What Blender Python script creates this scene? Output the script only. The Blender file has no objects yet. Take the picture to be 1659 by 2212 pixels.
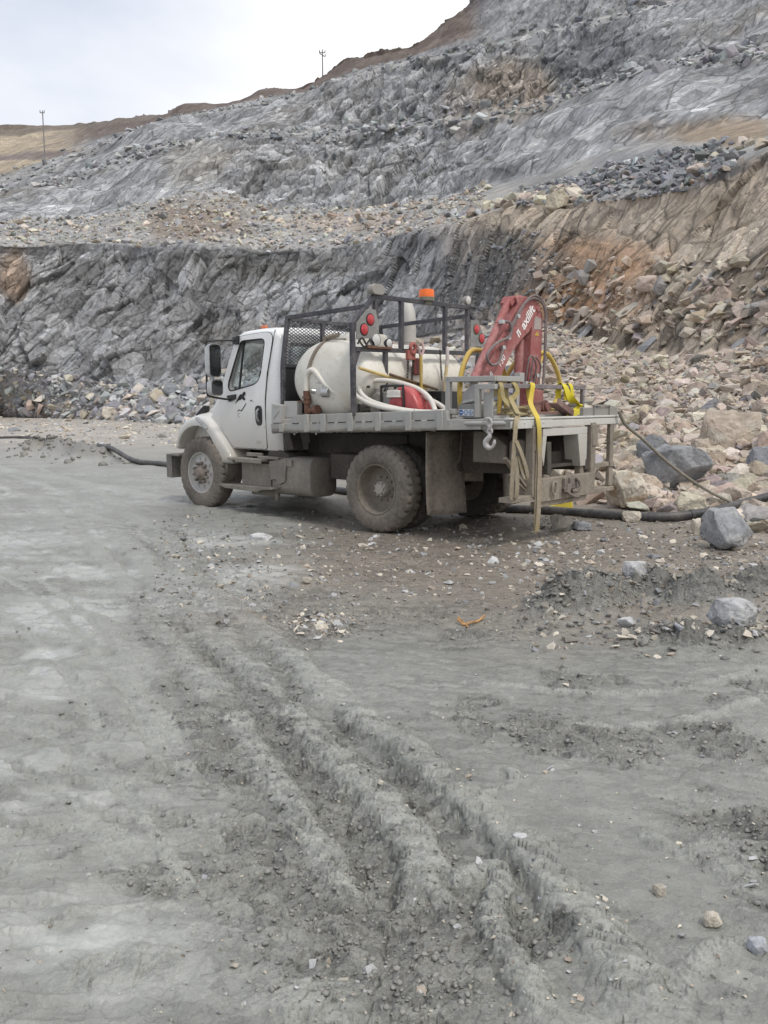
import bpy, bmesh, math, random
import numpy as np
from mathutils import Vector, Matrix, Euler, Quaternion

random.seed(7)
rng = np.random.default_rng(11)
scene = bpy.context.scene
COL = scene.collection

# ------------------------------------------------------------------ camera
PITCH = -0.1306
CAMZ = 1.581
cam_d = bpy.data.cameras.new('camera')
cam_d.sensor_fit = 'VERTICAL'
cam_d.sensor_height = 32.64
cam_d.sensor_width = 24.48
cam_d.lens = 27.10
cam_d.clip_start = 0.05
cam_d.clip_end = 3000
cam = bpy.data.objects.new('camera', cam_d)
COL.objects.link(cam)
cam.location = (0, 0, CAMZ)
cam.rotation_euler = (math.pi / 2 + PITCH, 0, 0)
scene.camera = cam

# ------------------------------------------------------------------ light
SUN_EL, SUN_AZ = math.radians(60), math.radians(140)     # azimuth clockwise from +Y
SUN_STRENGTH = 1.5
world = bpy.data.worlds.new('World')
scene.world = world
world.use_nodes = True
wn = world.node_tree
wn.nodes.clear()
w_out = wn.nodes.new('ShaderNodeOutputWorld')
w_bg = wn.nodes.new('ShaderNodeBackground')
w_sky = wn.nodes.new('ShaderNodeTexSky')
w_sky.sky_type = 'NISHITA'
w_sky.sun_disc = False
w_sky.sun_elevation = SUN_EL
w_sky.sun_rotation = SUN_AZ
w_sky.dust_density = 2.0
w_tc = wn.nodes.new('ShaderNodeTexCoord')
w_map = wn.nodes.new('ShaderNodeMapping')
w_map.inputs['Location'].default_value = (0.35, 0.2, 0.0)
w_map.inputs['Scale'].default_value = (1.1, 1.1, 2.6)
w_no = wn.nodes.new('ShaderNodeTexNoise')
w_no.inputs['Scale'].default_value = 1.7
w_no.inputs['Detail'].default_value = 6
w_no.inputs['Roughness'].default_value = 0.55
w_rm = wn.nodes.new('ShaderNodeMapRange')
w_rm.inputs['From Min'].default_value = 0.36
w_rm.inputs['From Max'].default_value = 0.66
w_rm.inputs['To Min'].default_value = 0.12
w_rm.inputs['To Max'].default_value = 0.80
w_sep = wn.nodes.new('ShaderNodeSeparateXYZ')
w_mix = wn.nodes.new('ShaderNodeMix')
w_mix.data_type = 'RGBA'
w_mix.inputs['B'].default_value = (11.2, 11.3, 11.45, 1)     # bright overcast cloud, x strength 0.1
w_gr = wn.nodes.new('ShaderNodeMix'); w_gr.data_type = 'RGBA'
w_gr.inputs['Factor'].default_value = 0.88
w_gr.inputs['B'].default_value = (7.6, 8.2, 9.5, 1)          # thin blue grey cloud over the clear sky
w_bg.inputs['Strength'].default_value = 0.08
wn.links.new(w_tc.outputs['Generated'], w_map.inputs['Vector'])
wn.links.new(w_map.outputs['Vector'], w_no.inputs['Vector'])
wn.links.new(w_no.outputs['Fac'], w_rm.inputs['Value'])
# cloud cover thickens towards the lower sky and towards the east (real sky, by direction only)
w_hz = wn.nodes.new('ShaderNodeMapRange')
w_hz.inputs['From Min'].default_value = 0.20
w_hz.inputs['From Max'].default_value = 0.42
w_hz.inputs['To Min'].default_value = 0.5
w_hz.inputs['To Max'].default_value = 0.0
w_ea = wn.nodes.new('ShaderNodeMapRange')
w_ea.inputs['From Min'].default_value = -0.30
w_ea.inputs['From Max'].default_value = -0.02
w_ea.inputs['To Min'].default_value = -0.42
w_ea.inputs['To Max'].default_value = 0.5
w_ad = wn.nodes.new('ShaderNodeMath'); w_ad.operation = 'ADD'
w_ad2 = wn.nodes.new('ShaderNodeMath'); w_ad2.operation = 'ADD'; w_ad2.use_clamp = True
wn.links.new(w_tc.outputs['Generated'], w_sep.inputs[0])
wn.links.new(w_sep.outputs['Z'], w_hz.inputs['Value'])
wn.links.new(w_sep.outputs['X'], w_ea.inputs['Value'])
wn.links.new(w_hz.outputs[0], w_ad.inputs[0])
wn.links.new(w_ea.outputs[0], w_ad.inputs[1])
wn.links.new(w_rm.outputs[0], w_ad2.inputs[0])
wn.links.new(w_ad.outputs[0], w_ad2.inputs[1])
wn.links.new(w_ad2.outputs[0], w_mix.inputs['Factor'])
wn.links.new(w_sky.outputs[0], w_gr.inputs['A'])
wn.links.new(w_gr.outputs['Result'], w_mix.inputs['A'])
wn.links.new(w_mix.outputs['Result'], w_bg.inputs['Color'])
wn.links.new(w_bg.outputs[0], w_out.inputs[0])

sun_d = bpy.data.lights.new('sun', 'SUN')
sun_d.energy = SUN_STRENGTH
sun_d.angle = math.radians(12)
sun_d.color = (1.0, 0.96, 0.90)
sun = bpy.data.objects.new('sun', sun_d)
COL.objects.link(sun)
sdir = Vector((math.sin(SUN_AZ) * math.cos(SUN_EL), math.cos(SUN_AZ) * math.cos(SUN_EL), math.sin(SUN_EL)))
sun.rotation_euler = sdir.to_track_quat('Z', 'Y').to_euler()
sun.location = sdir * 50

vs = scene.view_settings
vs.view_transform = 'Standard'
vs.look = 'None'
vs.gamma = 1.0
vs.exposure = 0.3
vs.use_curve_mapping = False
scene.cycles.use_denoising = True
scene.cycles.denoiser = 'OPENIMAGEDENOISE'
scene.cycles.denoising_input_passes = 'RGB_ALBEDO_NORMAL'
scene.cycles.denoising_prefilter = 'FAST'
scene.cycles.use_adaptive_sampling = False
scene.cycles.sample_clamp_indirect = 3.0
scene.cycles.max_bounces = 6
scene.cycles.transparent_max_bounces = 8
scene.cycles.caustics_reflective = False
scene.cycles.caustics_refractive = False

# ------------------------------------------------------------------ rays of the photograph
FD = 1836.6
CP, SP = math.cos(PITCH), math.sin(PITCH)

def ray(u, v):
    """world direction of a picture point (1659 x 2212 units)"""
    dx = (np.asarray(u, float) - 829.5) / FD
    dz = -(np.asarray(v, float) - 1106.0) / FD
    return dx, CP - SP * dz, SP + CP * dz

def at_depth(u, v, d):
    dx, dy, dz = ray(u, v)
    t = d / dy
    return dx * t, dy * t, CAMZ + dz * t

def on_ground(u, v, z=0.0):
    dx, dy, dz = ray(u, v)
    t = (z - CAMZ) / dz
    return float(dx * t), float(dy * t)

def project(X, Y, Z):
    """picture point of world points"""
    Z = Z - CAMZ
    f = Y * CP + Z * SP
    up = -Y * SP + Z * CP
    return 829.5 + FD * X / f, 1106 - FD * up / f, f

# ------------------------------------------------------------------ noise
def _h(ix, iy, iz, seed):
    x = (ix.astype(np.int64) * 374761393 + iy.astype(np.int64) * 668265263 + iz.astype(np.int64) * 2147483647 + seed * 1274126177) & 0xFFFFFFFF
    x = ((x ^ (x >> 13)) * 1274126177) & 0xFFFFFFFF
    x = ((x ^ (x >> 16)) * 2246822519) & 0xFFFFFFFF
    return ((x ^ (x >> 15)) & 0xFFFFFF) / np.float32(0x1000000)

def hash01(ix, iy, iz, seed=0):
    return _h(ix, iy, iz, seed).astype(np.float32)

def vnoise(x, y, z=None, seed=0):
    if z is None:
        fx, fy = np.floor(x), np.floor(y)
        ix, iy = fx.astype(np.int64), fy.astype(np.int64)
        tx, ty = (x - fx), (y - fy)
        tx = tx * tx * tx * (tx * (tx * 6 - 15) + 10); ty = ty * ty * ty * (ty * (ty * 6 - 15) + 10)
        o = np.zeros_like(ix)
        a = hash01(ix, iy, o, seed); b = hash01(ix + 1, iy, o, seed)
        c = hash01(ix, iy + 1, o, seed); d = hash01(ix + 1, iy + 1, o, seed)
        return (a + (b - a) * tx) * (1 - ty) + (c + (d - c) * tx) * ty
    fx, fy, fz = np.floor(x), np.floor(y), np.floor(z)
    ix, iy, iz = fx.astype(np.int64), fy.astype(np.int64), fz.astype(np.int64)
    t = [x - fx, y - fy, z - fz]
    t = [k * k * (3 - 2 * k) for k in t]
    r = 0
    for a in (0, 1):
        for b in (0, 1):
            for c in (0, 1):
                w = (t[0] if a else 1 - t[0]) * (t[1] if b else 1 - t[1]) * (t[2] if c else 1 - t[2])
                r = r + w * hash01(ix + a, iy + b, iz + c, seed)
    return r

def fbm(x, y, z=None, oct=4, seed=0, gain=0.5, lac=2.03):
    s, a, n = 0.0, 1.0, 0.0
    for i in range(oct):
        s = s + a * (vnoise(x, y, z, seed + i * 17) - 0.5)
        n += a
        a *= gain
        x = x * lac + 13.7; y = y * lac + 7.1
        if z is not None: z = z * lac + 3.3
    return s / n * 2.0            # about -1 .. 1

def worley2(x, y, seed=0):
    fx, fy = np.floor(x).astype(np.int64), np.floor(y).astype(np.int64)
    f1 = np.full(x.shape, 9.0, np.float32); f2 = f1.copy()
    cid = np.zeros(x.shape, np.float32); cx = cid.copy(); cy = cid.copy()
    o = np.zeros_like(fx)
    for a in (-1, 0, 1):
        for b in (-1, 0, 1):
            ix, iy = fx + a, fy + b
            px = ix + hash01(ix, iy, o, seed); py = iy + hash01(ix, iy, o, seed + 1)
            d = ((px - x) ** 2 + (py - y) ** 2).astype(np.float32)
            m = d < f1
            f2 = np.where(m, f1, np.minimum(f2, d)); f1 = np.where(m, d, f1)
            cid = np.where(m, hash01(ix, iy, o, seed + 2), cid)
            cx = np.where(m, px, cx); cy = np.where(m, py, cy)
    return np.sqrt(f1), np.sqrt(f2), cid, x - cx, y - cy

def worley3(P, seed=0):
    """P (n,3): distance to the nearest and second cell, random of the cell, offset from its centre"""
    F = np.floor(P).astype(np.int64)
    n = len(P)
    f1 = np.full(n, 9.0, np.float32); f2 = f1.copy()
    cid = np.zeros(n, np.float32)
    C = np.zeros((n, 3), np.float32)
    for a in (-1, 0, 1):
        for b in (-1, 0, 1):
            for c in (-1, 0, 1):
                i, j, k = F[:, 0] + a, F[:, 1] + b, F[:, 2] + c
                px = i + hash01(i, j, k, seed); py = j + hash01(i, j, k, seed + 1); pz = k + hash01(i, j, k, seed + 2)
                d = ((px - P[:, 0]) ** 2 + (py - P[:, 1]) ** 2 + (pz - P[:, 2]) ** 2).astype(np.float32)
                m = d < f1
                f2 = np.where(m, f1, np.minimum(f2, d)); f1 = np.where(m, d, f1)
                cid[m] = hash01(i[m], j[m], k[m], seed + 3)
                C[m, 0] = px[m]; C[m, 1] = py[m]; C[m, 2] = pz[m]
    return np.sqrt(f1), np.sqrt(f2), cid, (P - C).astype(np.float32)

def sstep(a, b, x):
    t = np.clip((x - a) / (b - a), 0, 1)
    return t * t * (3 - 2 * t)

# ------------------------------------------------------------------ objects and their properties
def tag(o, label=None, cat=None, group=None, kind=None):
    if label: o['label'] = label
    if cat: o['category'] = cat
    if group: o['group'] = group
    if kind: o['kind'] = kind
    return o

def empty(name, loc=(0, 0, 0), rz=0.0):
    o = bpy.data.objects.new(name, None)
    o.empty_display_size = 0.3
    COL.objects.link(o)
    o.location = loc
    o.rotation_euler = (0, 0, rz)
    return o

def mesh_object(name, me, material=None, parent=None):
    o = bpy.data.objects.new(name, me)
    COL.objects.link(o)
    if material is not None:
        me.materials.append(material)
    if parent is not None:
        o.parent = parent
    return o

def grid_mesh(name, X, Y, Z, smooth=True, wrap=False):
    """rows x cols arrays to a mesh"""
    r, c = X.shape
    me = bpy.data.meshes.new(name)
    co = np.stack([X, Y, Z], -1).reshape(-1, 3).astype(np.float32)
    idx = np.arange(r * c).reshape(r, c)
    if wrap:
        idx = np.concatenate([idx, idx[:, :1]], 1)
    q = np.stack([idx[:-1, :-1], idx[:-1, 1:], idx[1:, 1:], idx[1:, :-1]], -1).reshape(-1, 4)
    me.vertices.add(len(co)); me.vertices.foreach_set('co', co.ravel())
    me.loops.add(q.size); me.loops.foreach_set('vertex_index', q.ravel().astype(np.int32))
    me.polygons.add(len(q))
    me.polygons.foreach_set('loop_start', np.arange(0, q.size, 4, dtype=np.int32))
    me.polygons.foreach_set('use_smooth', np.full(len(q), smooth))
    me.update(calc_edges=True)
    return me

def add_color(me, rgb, name='Col'):
    a = me.color_attributes.new(name, 'FLOAT_COLOR', 'POINT')
    rgba = np.ones((len(rgb), 4), np.float32); rgba[:, :3] = rgb
    a.data.foreach_set('color', rgba.ravel())

def add_float(me, v, name):
    a = me.attributes.new(name, 'FLOAT', 'POINT')
    a.data.foreach_set('value', np.asarray(v, np.float32).ravel())

class MB:
    """collects shapes, then links them as ONE mesh object"""
    def __init__(self):
        self.v = []; self.f = []; self.s = []
    def add(self, verts, faces, smooth=False, M=None):
        o = len(self.v)
        for p in verts:
            p = Vector(p)
            self.v.append(M @ p if M is not None else p)
        for f in faces:
            self.f.append([i + o for i in f]); self.s.append(smooth)
        return self
    def box(self, c, s, rot=None):
        x, y, z = s[0] / 2, s[1] / 2, s[2] / 2
        vs_ = [(-x, -y, -z), (x, -y, -z), (x, y, -z), (-x, y, -z), (-x, -y, z), (x, -y, z), (x, y, z), (-x, y, z)]
        M = Matrix.Translation(c)
        if rot is not None: M = M @ rot.to_4x4()
        return self.add(vs_, [(3, 2, 1, 0), (4, 5, 6, 7), (0, 1, 5, 4), (1, 2, 6, 5), (2, 3, 7, 6), (3, 0, 4, 7)], False, M)
    def bar(self, a, b, w, h=None, up=(0, 0, 1)):
        """square section bar from a to b"""
        h = h or w
        a, b = Vector(a), Vector(b)
        d = (b - a); L = d.length; d.normalize()
        u = Vector(up)
        if abs(d.dot(u)) > 0.98: u = Vector((1, 0, 0))
        s = d.cross(u).normalized(); u = s.cross(d)
        R = Matrix((d, -s, u)).transposed()
        return self.box((a + b) / 2, (L, w, h), R)
    def tube(self, pts, r, n=10, caps=True, smooth=True):
        pts = [Vector(p) for p in pts]
        m = len(pts)
        rs = r if isinstance(r, (list, tuple)) else [r] * m
        T = []
        for i in range(m):
            t = (pts[min(i + 1, m - 1)] - pts[max(i - 1, 0)])
            T.append(t.normalized())
        u = Vector((0, 0, 1)) if abs(T[0].z) < 0.9 else Vector((1, 0, 0))
        u = (u - T[0] * u.dot(T[0])).normalized()
        vs_, fs = [], []
        for i in range(m):
            if i:
                q = T[i - 1].rotation_difference(T[i]); u = q @ u
                u = (u - T[i] * u.dot(T[i])).normalized()
            w = T[i].cross(u)
            for k in range(n):
                a = 2 * math.pi * k / n
                vs_.append(pts[i] + (u * math.cos(a) + w * math.sin(a)) * rs[i])
        for i in range(m - 1):
            for k in range(n):
                k2 = (k + 1) % n
                fs.append((i * n + k, i * n + k2, (i + 1) * n + k2, (i + 1) * n + k))
        if caps:
            fs.append(tuple(range(n - 1, -1, -1))); fs.append(tuple(range((m - 1) * n, m * n)))
        return self.add(vs_, fs, smooth)
    def cyl(self, a, b, r, n=16, r2=None):
        return self.tube([a, b], [r, r if r2 is None else r2], n)
    def lathe(self, prof, n=32, M=None, closed=False):
        """prof: (radius, along) pairs turned round local Y"""
        vs_, fs = [], []
        m = len(prof)
        for (r, y) in prof:
            for k in range(n):
                a = 2 * math.pi * k / n
                vs_.append((r * math.cos(a), y, r * math.sin(a)))
        for i in range(m if closed else m - 1):
            j = (i + 1) % m
            for k in range(n):
                k2 = (k + 1) % n
                fs.append((i * n + k, i * n + k2, j * n + k2, j * n + k))
        if not closed:
            if prof[0][0] > 1e-4: fs.append(tuple(range(n - 1, -1, -1)))
            if prof[-1][0] > 1e-4: fs.append(tuple(range((m - 1) * n, m * n)))
        return self.add(vs_, fs, True, M)
    def prism(self, poly, a, b, ax='y', M=None):
        """polygon in the plane across ax, extruded from a to b"""
        def P(p, t):
            return {'x': (t, p[0], p[1]), 'y': (p[0], t, p[1]), 'z': (p[0], p[1], t)}[ax]
        n = len(poly)
        vs_ = [P(p, a) for p in poly] + [P(p, b) for p in poly]
        fs = [tuple(range(n)), tuple(range(2 * n - 1, n - 1, -1))]
        for i in range(n):
            j = (i + 1) % n
            fs.append((j, i, i + n, j + n))
        return self.add(vs_, fs, False, M)
    def loft(self, secs, closed=True, caps=True, smooth=True):
        n = len(secs[0]); vs_ = [p for s in secs for p in s]; fs = []
        for i in range(len(secs) - 1):
            for k in range(n if closed else n - 1):
                k2 = (k + 1) % n
                fs.append((i * n + k, i * n + k2, (i + 1) * n + k2, (i + 1) * n + k))
        if caps and closed:
            fs.append(tuple(range(n - 1, -1, -1))); fs.append(tuple(range((len(secs) - 1) * n, len(secs) * n)))
        return self.add(vs_, fs, smooth)
    def mesh(self, name):
        me = bpy.data.meshes.new(name)
        me.from_pydata([tuple(p) for p in self.v], [], self.f)
        me.polygons.foreach_set('use_smooth', self.s)
        bm = bmesh.new(); bm.from_mesh(me)
        bmesh.ops.recalc_face_normals(bm, faces=bm.faces)
        bm.to_mesh(me); bm.free()
        me.set_sharp_from_angle(angle=math.radians(38))
        return me
    def build(self, name, material, parent=None, bevel=0.0, loc=None):
        o = mesh_object(name, self.mesh(name), material, parent)
        if loc is not None: o.location = loc
        if bevel:
            b = o.modifiers.new('edges', 'BEVEL'); b.width = bevel; b.segments = 2
            b.limit_method = 'ANGLE'; b.angle_limit = math.radians(40)
        return o

def boolean(o, cutters, op='DIFFERENCE'):
    """apply cutters (meshes in MB) to o and bake"""
    tmp = []
    for c in cutters:
        co = mesh_object('cutter', c.mesh('cutter')); co.parent = o.parent; tmp.append(co)
        m = o.modifiers.new('b', 'BOOLEAN'); m.operation = op; m.object = co; m.solver = 'EXACT'
    bpy.context.view_layer.update()
    dg = bpy.context.evaluated_depsgraph_get()
    me = bpy.data.meshes.new_from_object(o.evaluated_get(dg))
    o.modifiers.clear()
    old = o.data; o.data = me
    for co in tmp:
        d = co.data; bpy.data.objects.remove(co); bpy.data.meshes.remove(d)
    me.set_sharp_from_angle(angle=math.radians(38))
    return o

def smooth_path(pts, k=6, closed=False):
    """Catmull-Rom"""
    P = [Vector(p) for p in pts]; out = []
    n = len(P)
    for i in range(n if closed else n - 1):
        if closed:
            p0, p1, p2, p3 = P[i - 1], P[i], P[(i + 1) % n], P[(i + 2) % n]
        else:
            p0, p1, p2, p3 = P[max(i - 1, 0)], P[i], P[i + 1], P[min(i + 2, n - 1)]
        for j in range(k):
            t = j / k
            out.append(0.5 * ((2 * p1) + (p2 - p0) * t + (2 * p0 - 5 * p1 + 4 * p2 - p3) * t * t + (3 * p1 - p0 - 3 * p2 + p3) * t ** 3))
    if not closed: out.append(P[-1])
    return out

def text_mesh(txt, size, depth=0.002, bold=0.0):
    c = bpy.data.curves.new('lettering', 'FONT'); c.body = txt; c.size = size; c.extrude = depth; c.offset = bold
    c.align_x = 'LEFT'
    o = bpy.data.objects.new('lettering', c); COL.objects.link(o)
    dg = bpy.context.evaluated_depsgraph_get(); dg.update()
    me = bpy.data.meshes.new_from_object(o.evaluated_get(dg))
    bpy.data.objects.remove(o); bpy.data.curves.remove(c)
    return me

# ------------------------------------------------------------------ materials
def nm(name):
    m = bpy.data.materials.new(name); m.use_nodes = True
    nt = m.node_tree; nt.nodes.clear()
    out = nt.nodes.new('ShaderNodeOutputMaterial'); b = nt.nodes.new('ShaderNodeBsdfPrincipled')
    nt.links.new(b.outputs[0], out.inputs[0])
    return m, nt, b

def N(nt, t, **kw):
    n = nt.nodes.new(t)
    for k, v in kw.items():
        if hasattr(n, k) and k not in n.inputs: setattr(n, k, v)
        else: n.inputs[k].default_value = v
    return n

def noise(nt, vec, scale, detail=4, rough=0.6):
    n = nt.nodes.new('ShaderNodeTexNoise')
    n.inputs['Scale'].default_value = scale; n.inputs['Detail'].default_value = detail; n.inputs['Roughness'].default_value = rough
    nt.links.new(vec, n.inputs['Vector'])
    return n.outputs['Fac']

def mrange(nt, v, a, b, c=0.0, d=1.0):
    n = nt.nodes.new('ShaderNodeMapRange')
    for k, x in zip(('From Min', 'From Max', 'To Min', 'To Max'), (a, b, c, d)): n.inputs[k].default_value = x
    nt.links.new(v, n.inputs['Value'])
    return n.outputs[0]

def mixc(nt, f, a, b, mode='MIX'):
    n = nt.nodes.new('ShaderNodeMix'); n.data_type = 'RGBA'; n.blend_type = mode
    for k, x in (('Factor', f), ('A', a), ('B', b)):
        if isinstance(x, (int, float)): n.inputs[k].default_value = x
        elif isinstance(x, tuple): n.inputs[k].default_value = (*x, 1)
        else: nt.links.new(x, n.inputs[k])
    return n.outputs['Result']

def math2(nt, op, a, b=0.0, clamp=False):
    n = nt.nodes.new('ShaderNodeMath'); n.operation = op; n.use_clamp = clamp
    for i, x in enumerate((a, b)):
        if isinstance(x, (int, float)): n.inputs[i].default_value = x
        else: nt.links.new(x, n.inputs[i])
    return n.outputs[0]

def bump(nt, b, h, strength, dist):
    n = nt.nodes.new('ShaderNodeBump'); n.inputs['Strength'].default_value = strength; n.inputs['Distance'].default_value = dist
    nt.links.new(h, n.inputs['Height']); nt.links.new(n.outputs[0], b.inputs['Normal'])

MUD = (0.30, 0.262, 0.22)
MUD_DARK = (0.16, 0.137, 0.115)

def dirty(name, base, rough=0.5, metal=0.0, mud=MUD, zlo=0.6, zhi=1.5, most=0.9, least=0.1, splat=0.5, coat=0.0, wear=None, scale=1.0):
    """paint or metal under a film of dried mud that thickens downwards, with splashes; optional worn patches"""
    m, nt, b = nm(name)
    geo = nt.nodes.new('ShaderNodeNewGeometry'); pos = geo.outputs['Position']
    sep = nt.nodes.new('ShaderNodeSeparateXYZ'); nt.links.new(pos, sep.inputs[0])
    n1 = noise(nt, pos, 3.0 * scale, 5); n2 = noise(nt, pos, 22 * scale, 5, 0.7); n3 = noise(nt, pos, 90 * scale, 3)
    h = mrange(nt, sep.outputs['Z'], zlo, zhi, most, least)
    f = math2(nt, 'ADD', h, math2(nt, 'MULTIPLY', math2(nt, 'SUBTRACT', n1, 0.5), splat))
    f = math2(nt, 'ADD', f, math2(nt, 'MULTIPLY', math2(nt, 'SUBTRACT', n2, 0.5), splat * 0.9), True)
    c = base
    if wear is not None:
        c = mixc(nt, mrange(nt, noise(nt, pos, 9 * scale, 6, 0.7), 0.52, 0.62), base, wear)
    mc = mixc(nt, mrange(nt, math2(nt, 'ADD', math2(nt, 'MULTIPLY', n1, .5), math2(nt, 'MULTIPLY', n2, .5)), .36, .64), tuple(k * 0.58 for k in mud), tuple(k * 1.28 for k in mud))
    col = mixc(nt, f, c, mc)
    nt.links.new(col, b.inputs['Base Color'])
    nt.links.new(mrange(nt, f, 0, 1, rough, 0.9), b.inputs['Roughness'])
    b.inputs['Metallic'].default_value = metal
    if metal: nt.links.new(mrange(nt, f, 0.1, 0.6, metal, 0.0), b.inputs['Metallic'])
    if coat: b.inputs['Coat Weight'].default_value = coat
    bump(nt, b, math2(nt, 'MULTIPLY', math2(nt, 'ADD', n2, n3), f), 0.5, 0.006)
    return m

def plain(name, base, rough=0.5, metal=0.0, vary=0.2, scale=12, bmp=0.0, alpha=None):
    m, nt, b = nm(name)
    tc = nt.nodes.new('ShaderNodeTexCoord'); v = tc.outputs['Object']
    n1 = noise(nt, v, scale, 5, 0.65)
    nt.links.new(mixc(nt, mrange(nt, n1, 0.3, 0.7), tuple(k * (1 - vary) for k in base), tuple(min(1, k * (1 + vary)) for k in base)), b.inputs['Base Color'])
    nt.links.new(mrange(nt, n1, 0.3, 0.7, max(0.02, rough - 0.08), min(1, rough + 0.08)), b.inputs['Roughness'])
    b.inputs['Metallic'].default_value = metal
    if bmp: bump(nt, b, noise(nt, v, scale * 6, 3), bmp, 0.004)
    return m

def glass_mat(name, tint=(0.93, 0.955, 0.95)):
    m = bpy.data.materials.new(name); m.use_nodes = True
    nt = m.node_tree; nt.nodes.clear()
    out = nt.nodes.new('ShaderNodeOutputMaterial')
    tr = nt.nodes.new('ShaderNodeBsdfTransparent'); tr.inputs[0].default_value = (*tint, 1)
    gl = nt.nodes.new('ShaderNodeBsdfGlossy'); gl.inputs['Roughness'].default_value = 0.03
    lw = nt.nodes.new('ShaderNodeLayerWeight'); fr_ = math2(nt, 'ADD', math2(nt, 'MULTIPLY', math2(nt, 'POWER', lw.outputs['Facing'], 5.0), 0.9), 0.035)
    mx = nt.nodes.new('ShaderNodeMixShader')
    nt.links.new(fr_, mx.inputs[0]); nt.links.new(tr.outputs[0], mx.inputs[1]); nt.links.new(gl.outputs[0], mx.inputs[2])
    nt.links.new(mx.outputs[0], out.inputs[0])
    return m

def rock_mat(name, fine=1.0, bstr=0.55, bdist=0.03):
    """colour attribute x object colour, broken up by mineral noise, cracks and dust"""
    m, nt, b = nm(name)
    at = nt.nodes.new('ShaderNodeAttribute'); at.attribute_name = 'Col'
    oi = nt.nodes.new('ShaderNodeObjectInfo')
    geo = nt.nodes.new('ShaderNodeNewGeometry'); pos = geo.outputs['Position']
    c = mixc(nt, 1.0, at.outputs['Color'], oi.outputs['Color'], 'MULTIPLY')
    n1 = noise(nt, pos, 1.1 * fine, 6, 0.7); n2 = noise(nt, pos, 7.0 * fine, 6, 0.72); n3 = noise(nt, pos, 30 * fine, 4, 0.7)
    f = math2(nt, 'ADD', math2(nt, 'MULTIPLY', n1, 0.45), math2(nt, 'MULTIPLY', n2, 0.55))
    k = mrange(nt, f, 0.32, 0.68, 0.66, 1.30)
    g = nt.nodes.new('ShaderNodeCombineColor')
    for i in range(3): nt.links.new(k, g.inputs[i])
    nt.links.new(mixc(nt, 1.0, c, g.outputs[0], 'MULTIPLY'), b.inputs['Base Color'])
    b.inputs['Roughness'].default_value = 0.85
    b.inputs['Specular IOR Level'].default_value = 0.3
    h = math2(nt, 'ADD', math2(nt, 'MULTIPLY', n2, 0.7), math2(nt, 'MULTIPLY', n3, 0.3))
    bump(nt, b, h, bstr, bdist)
    return m

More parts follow.
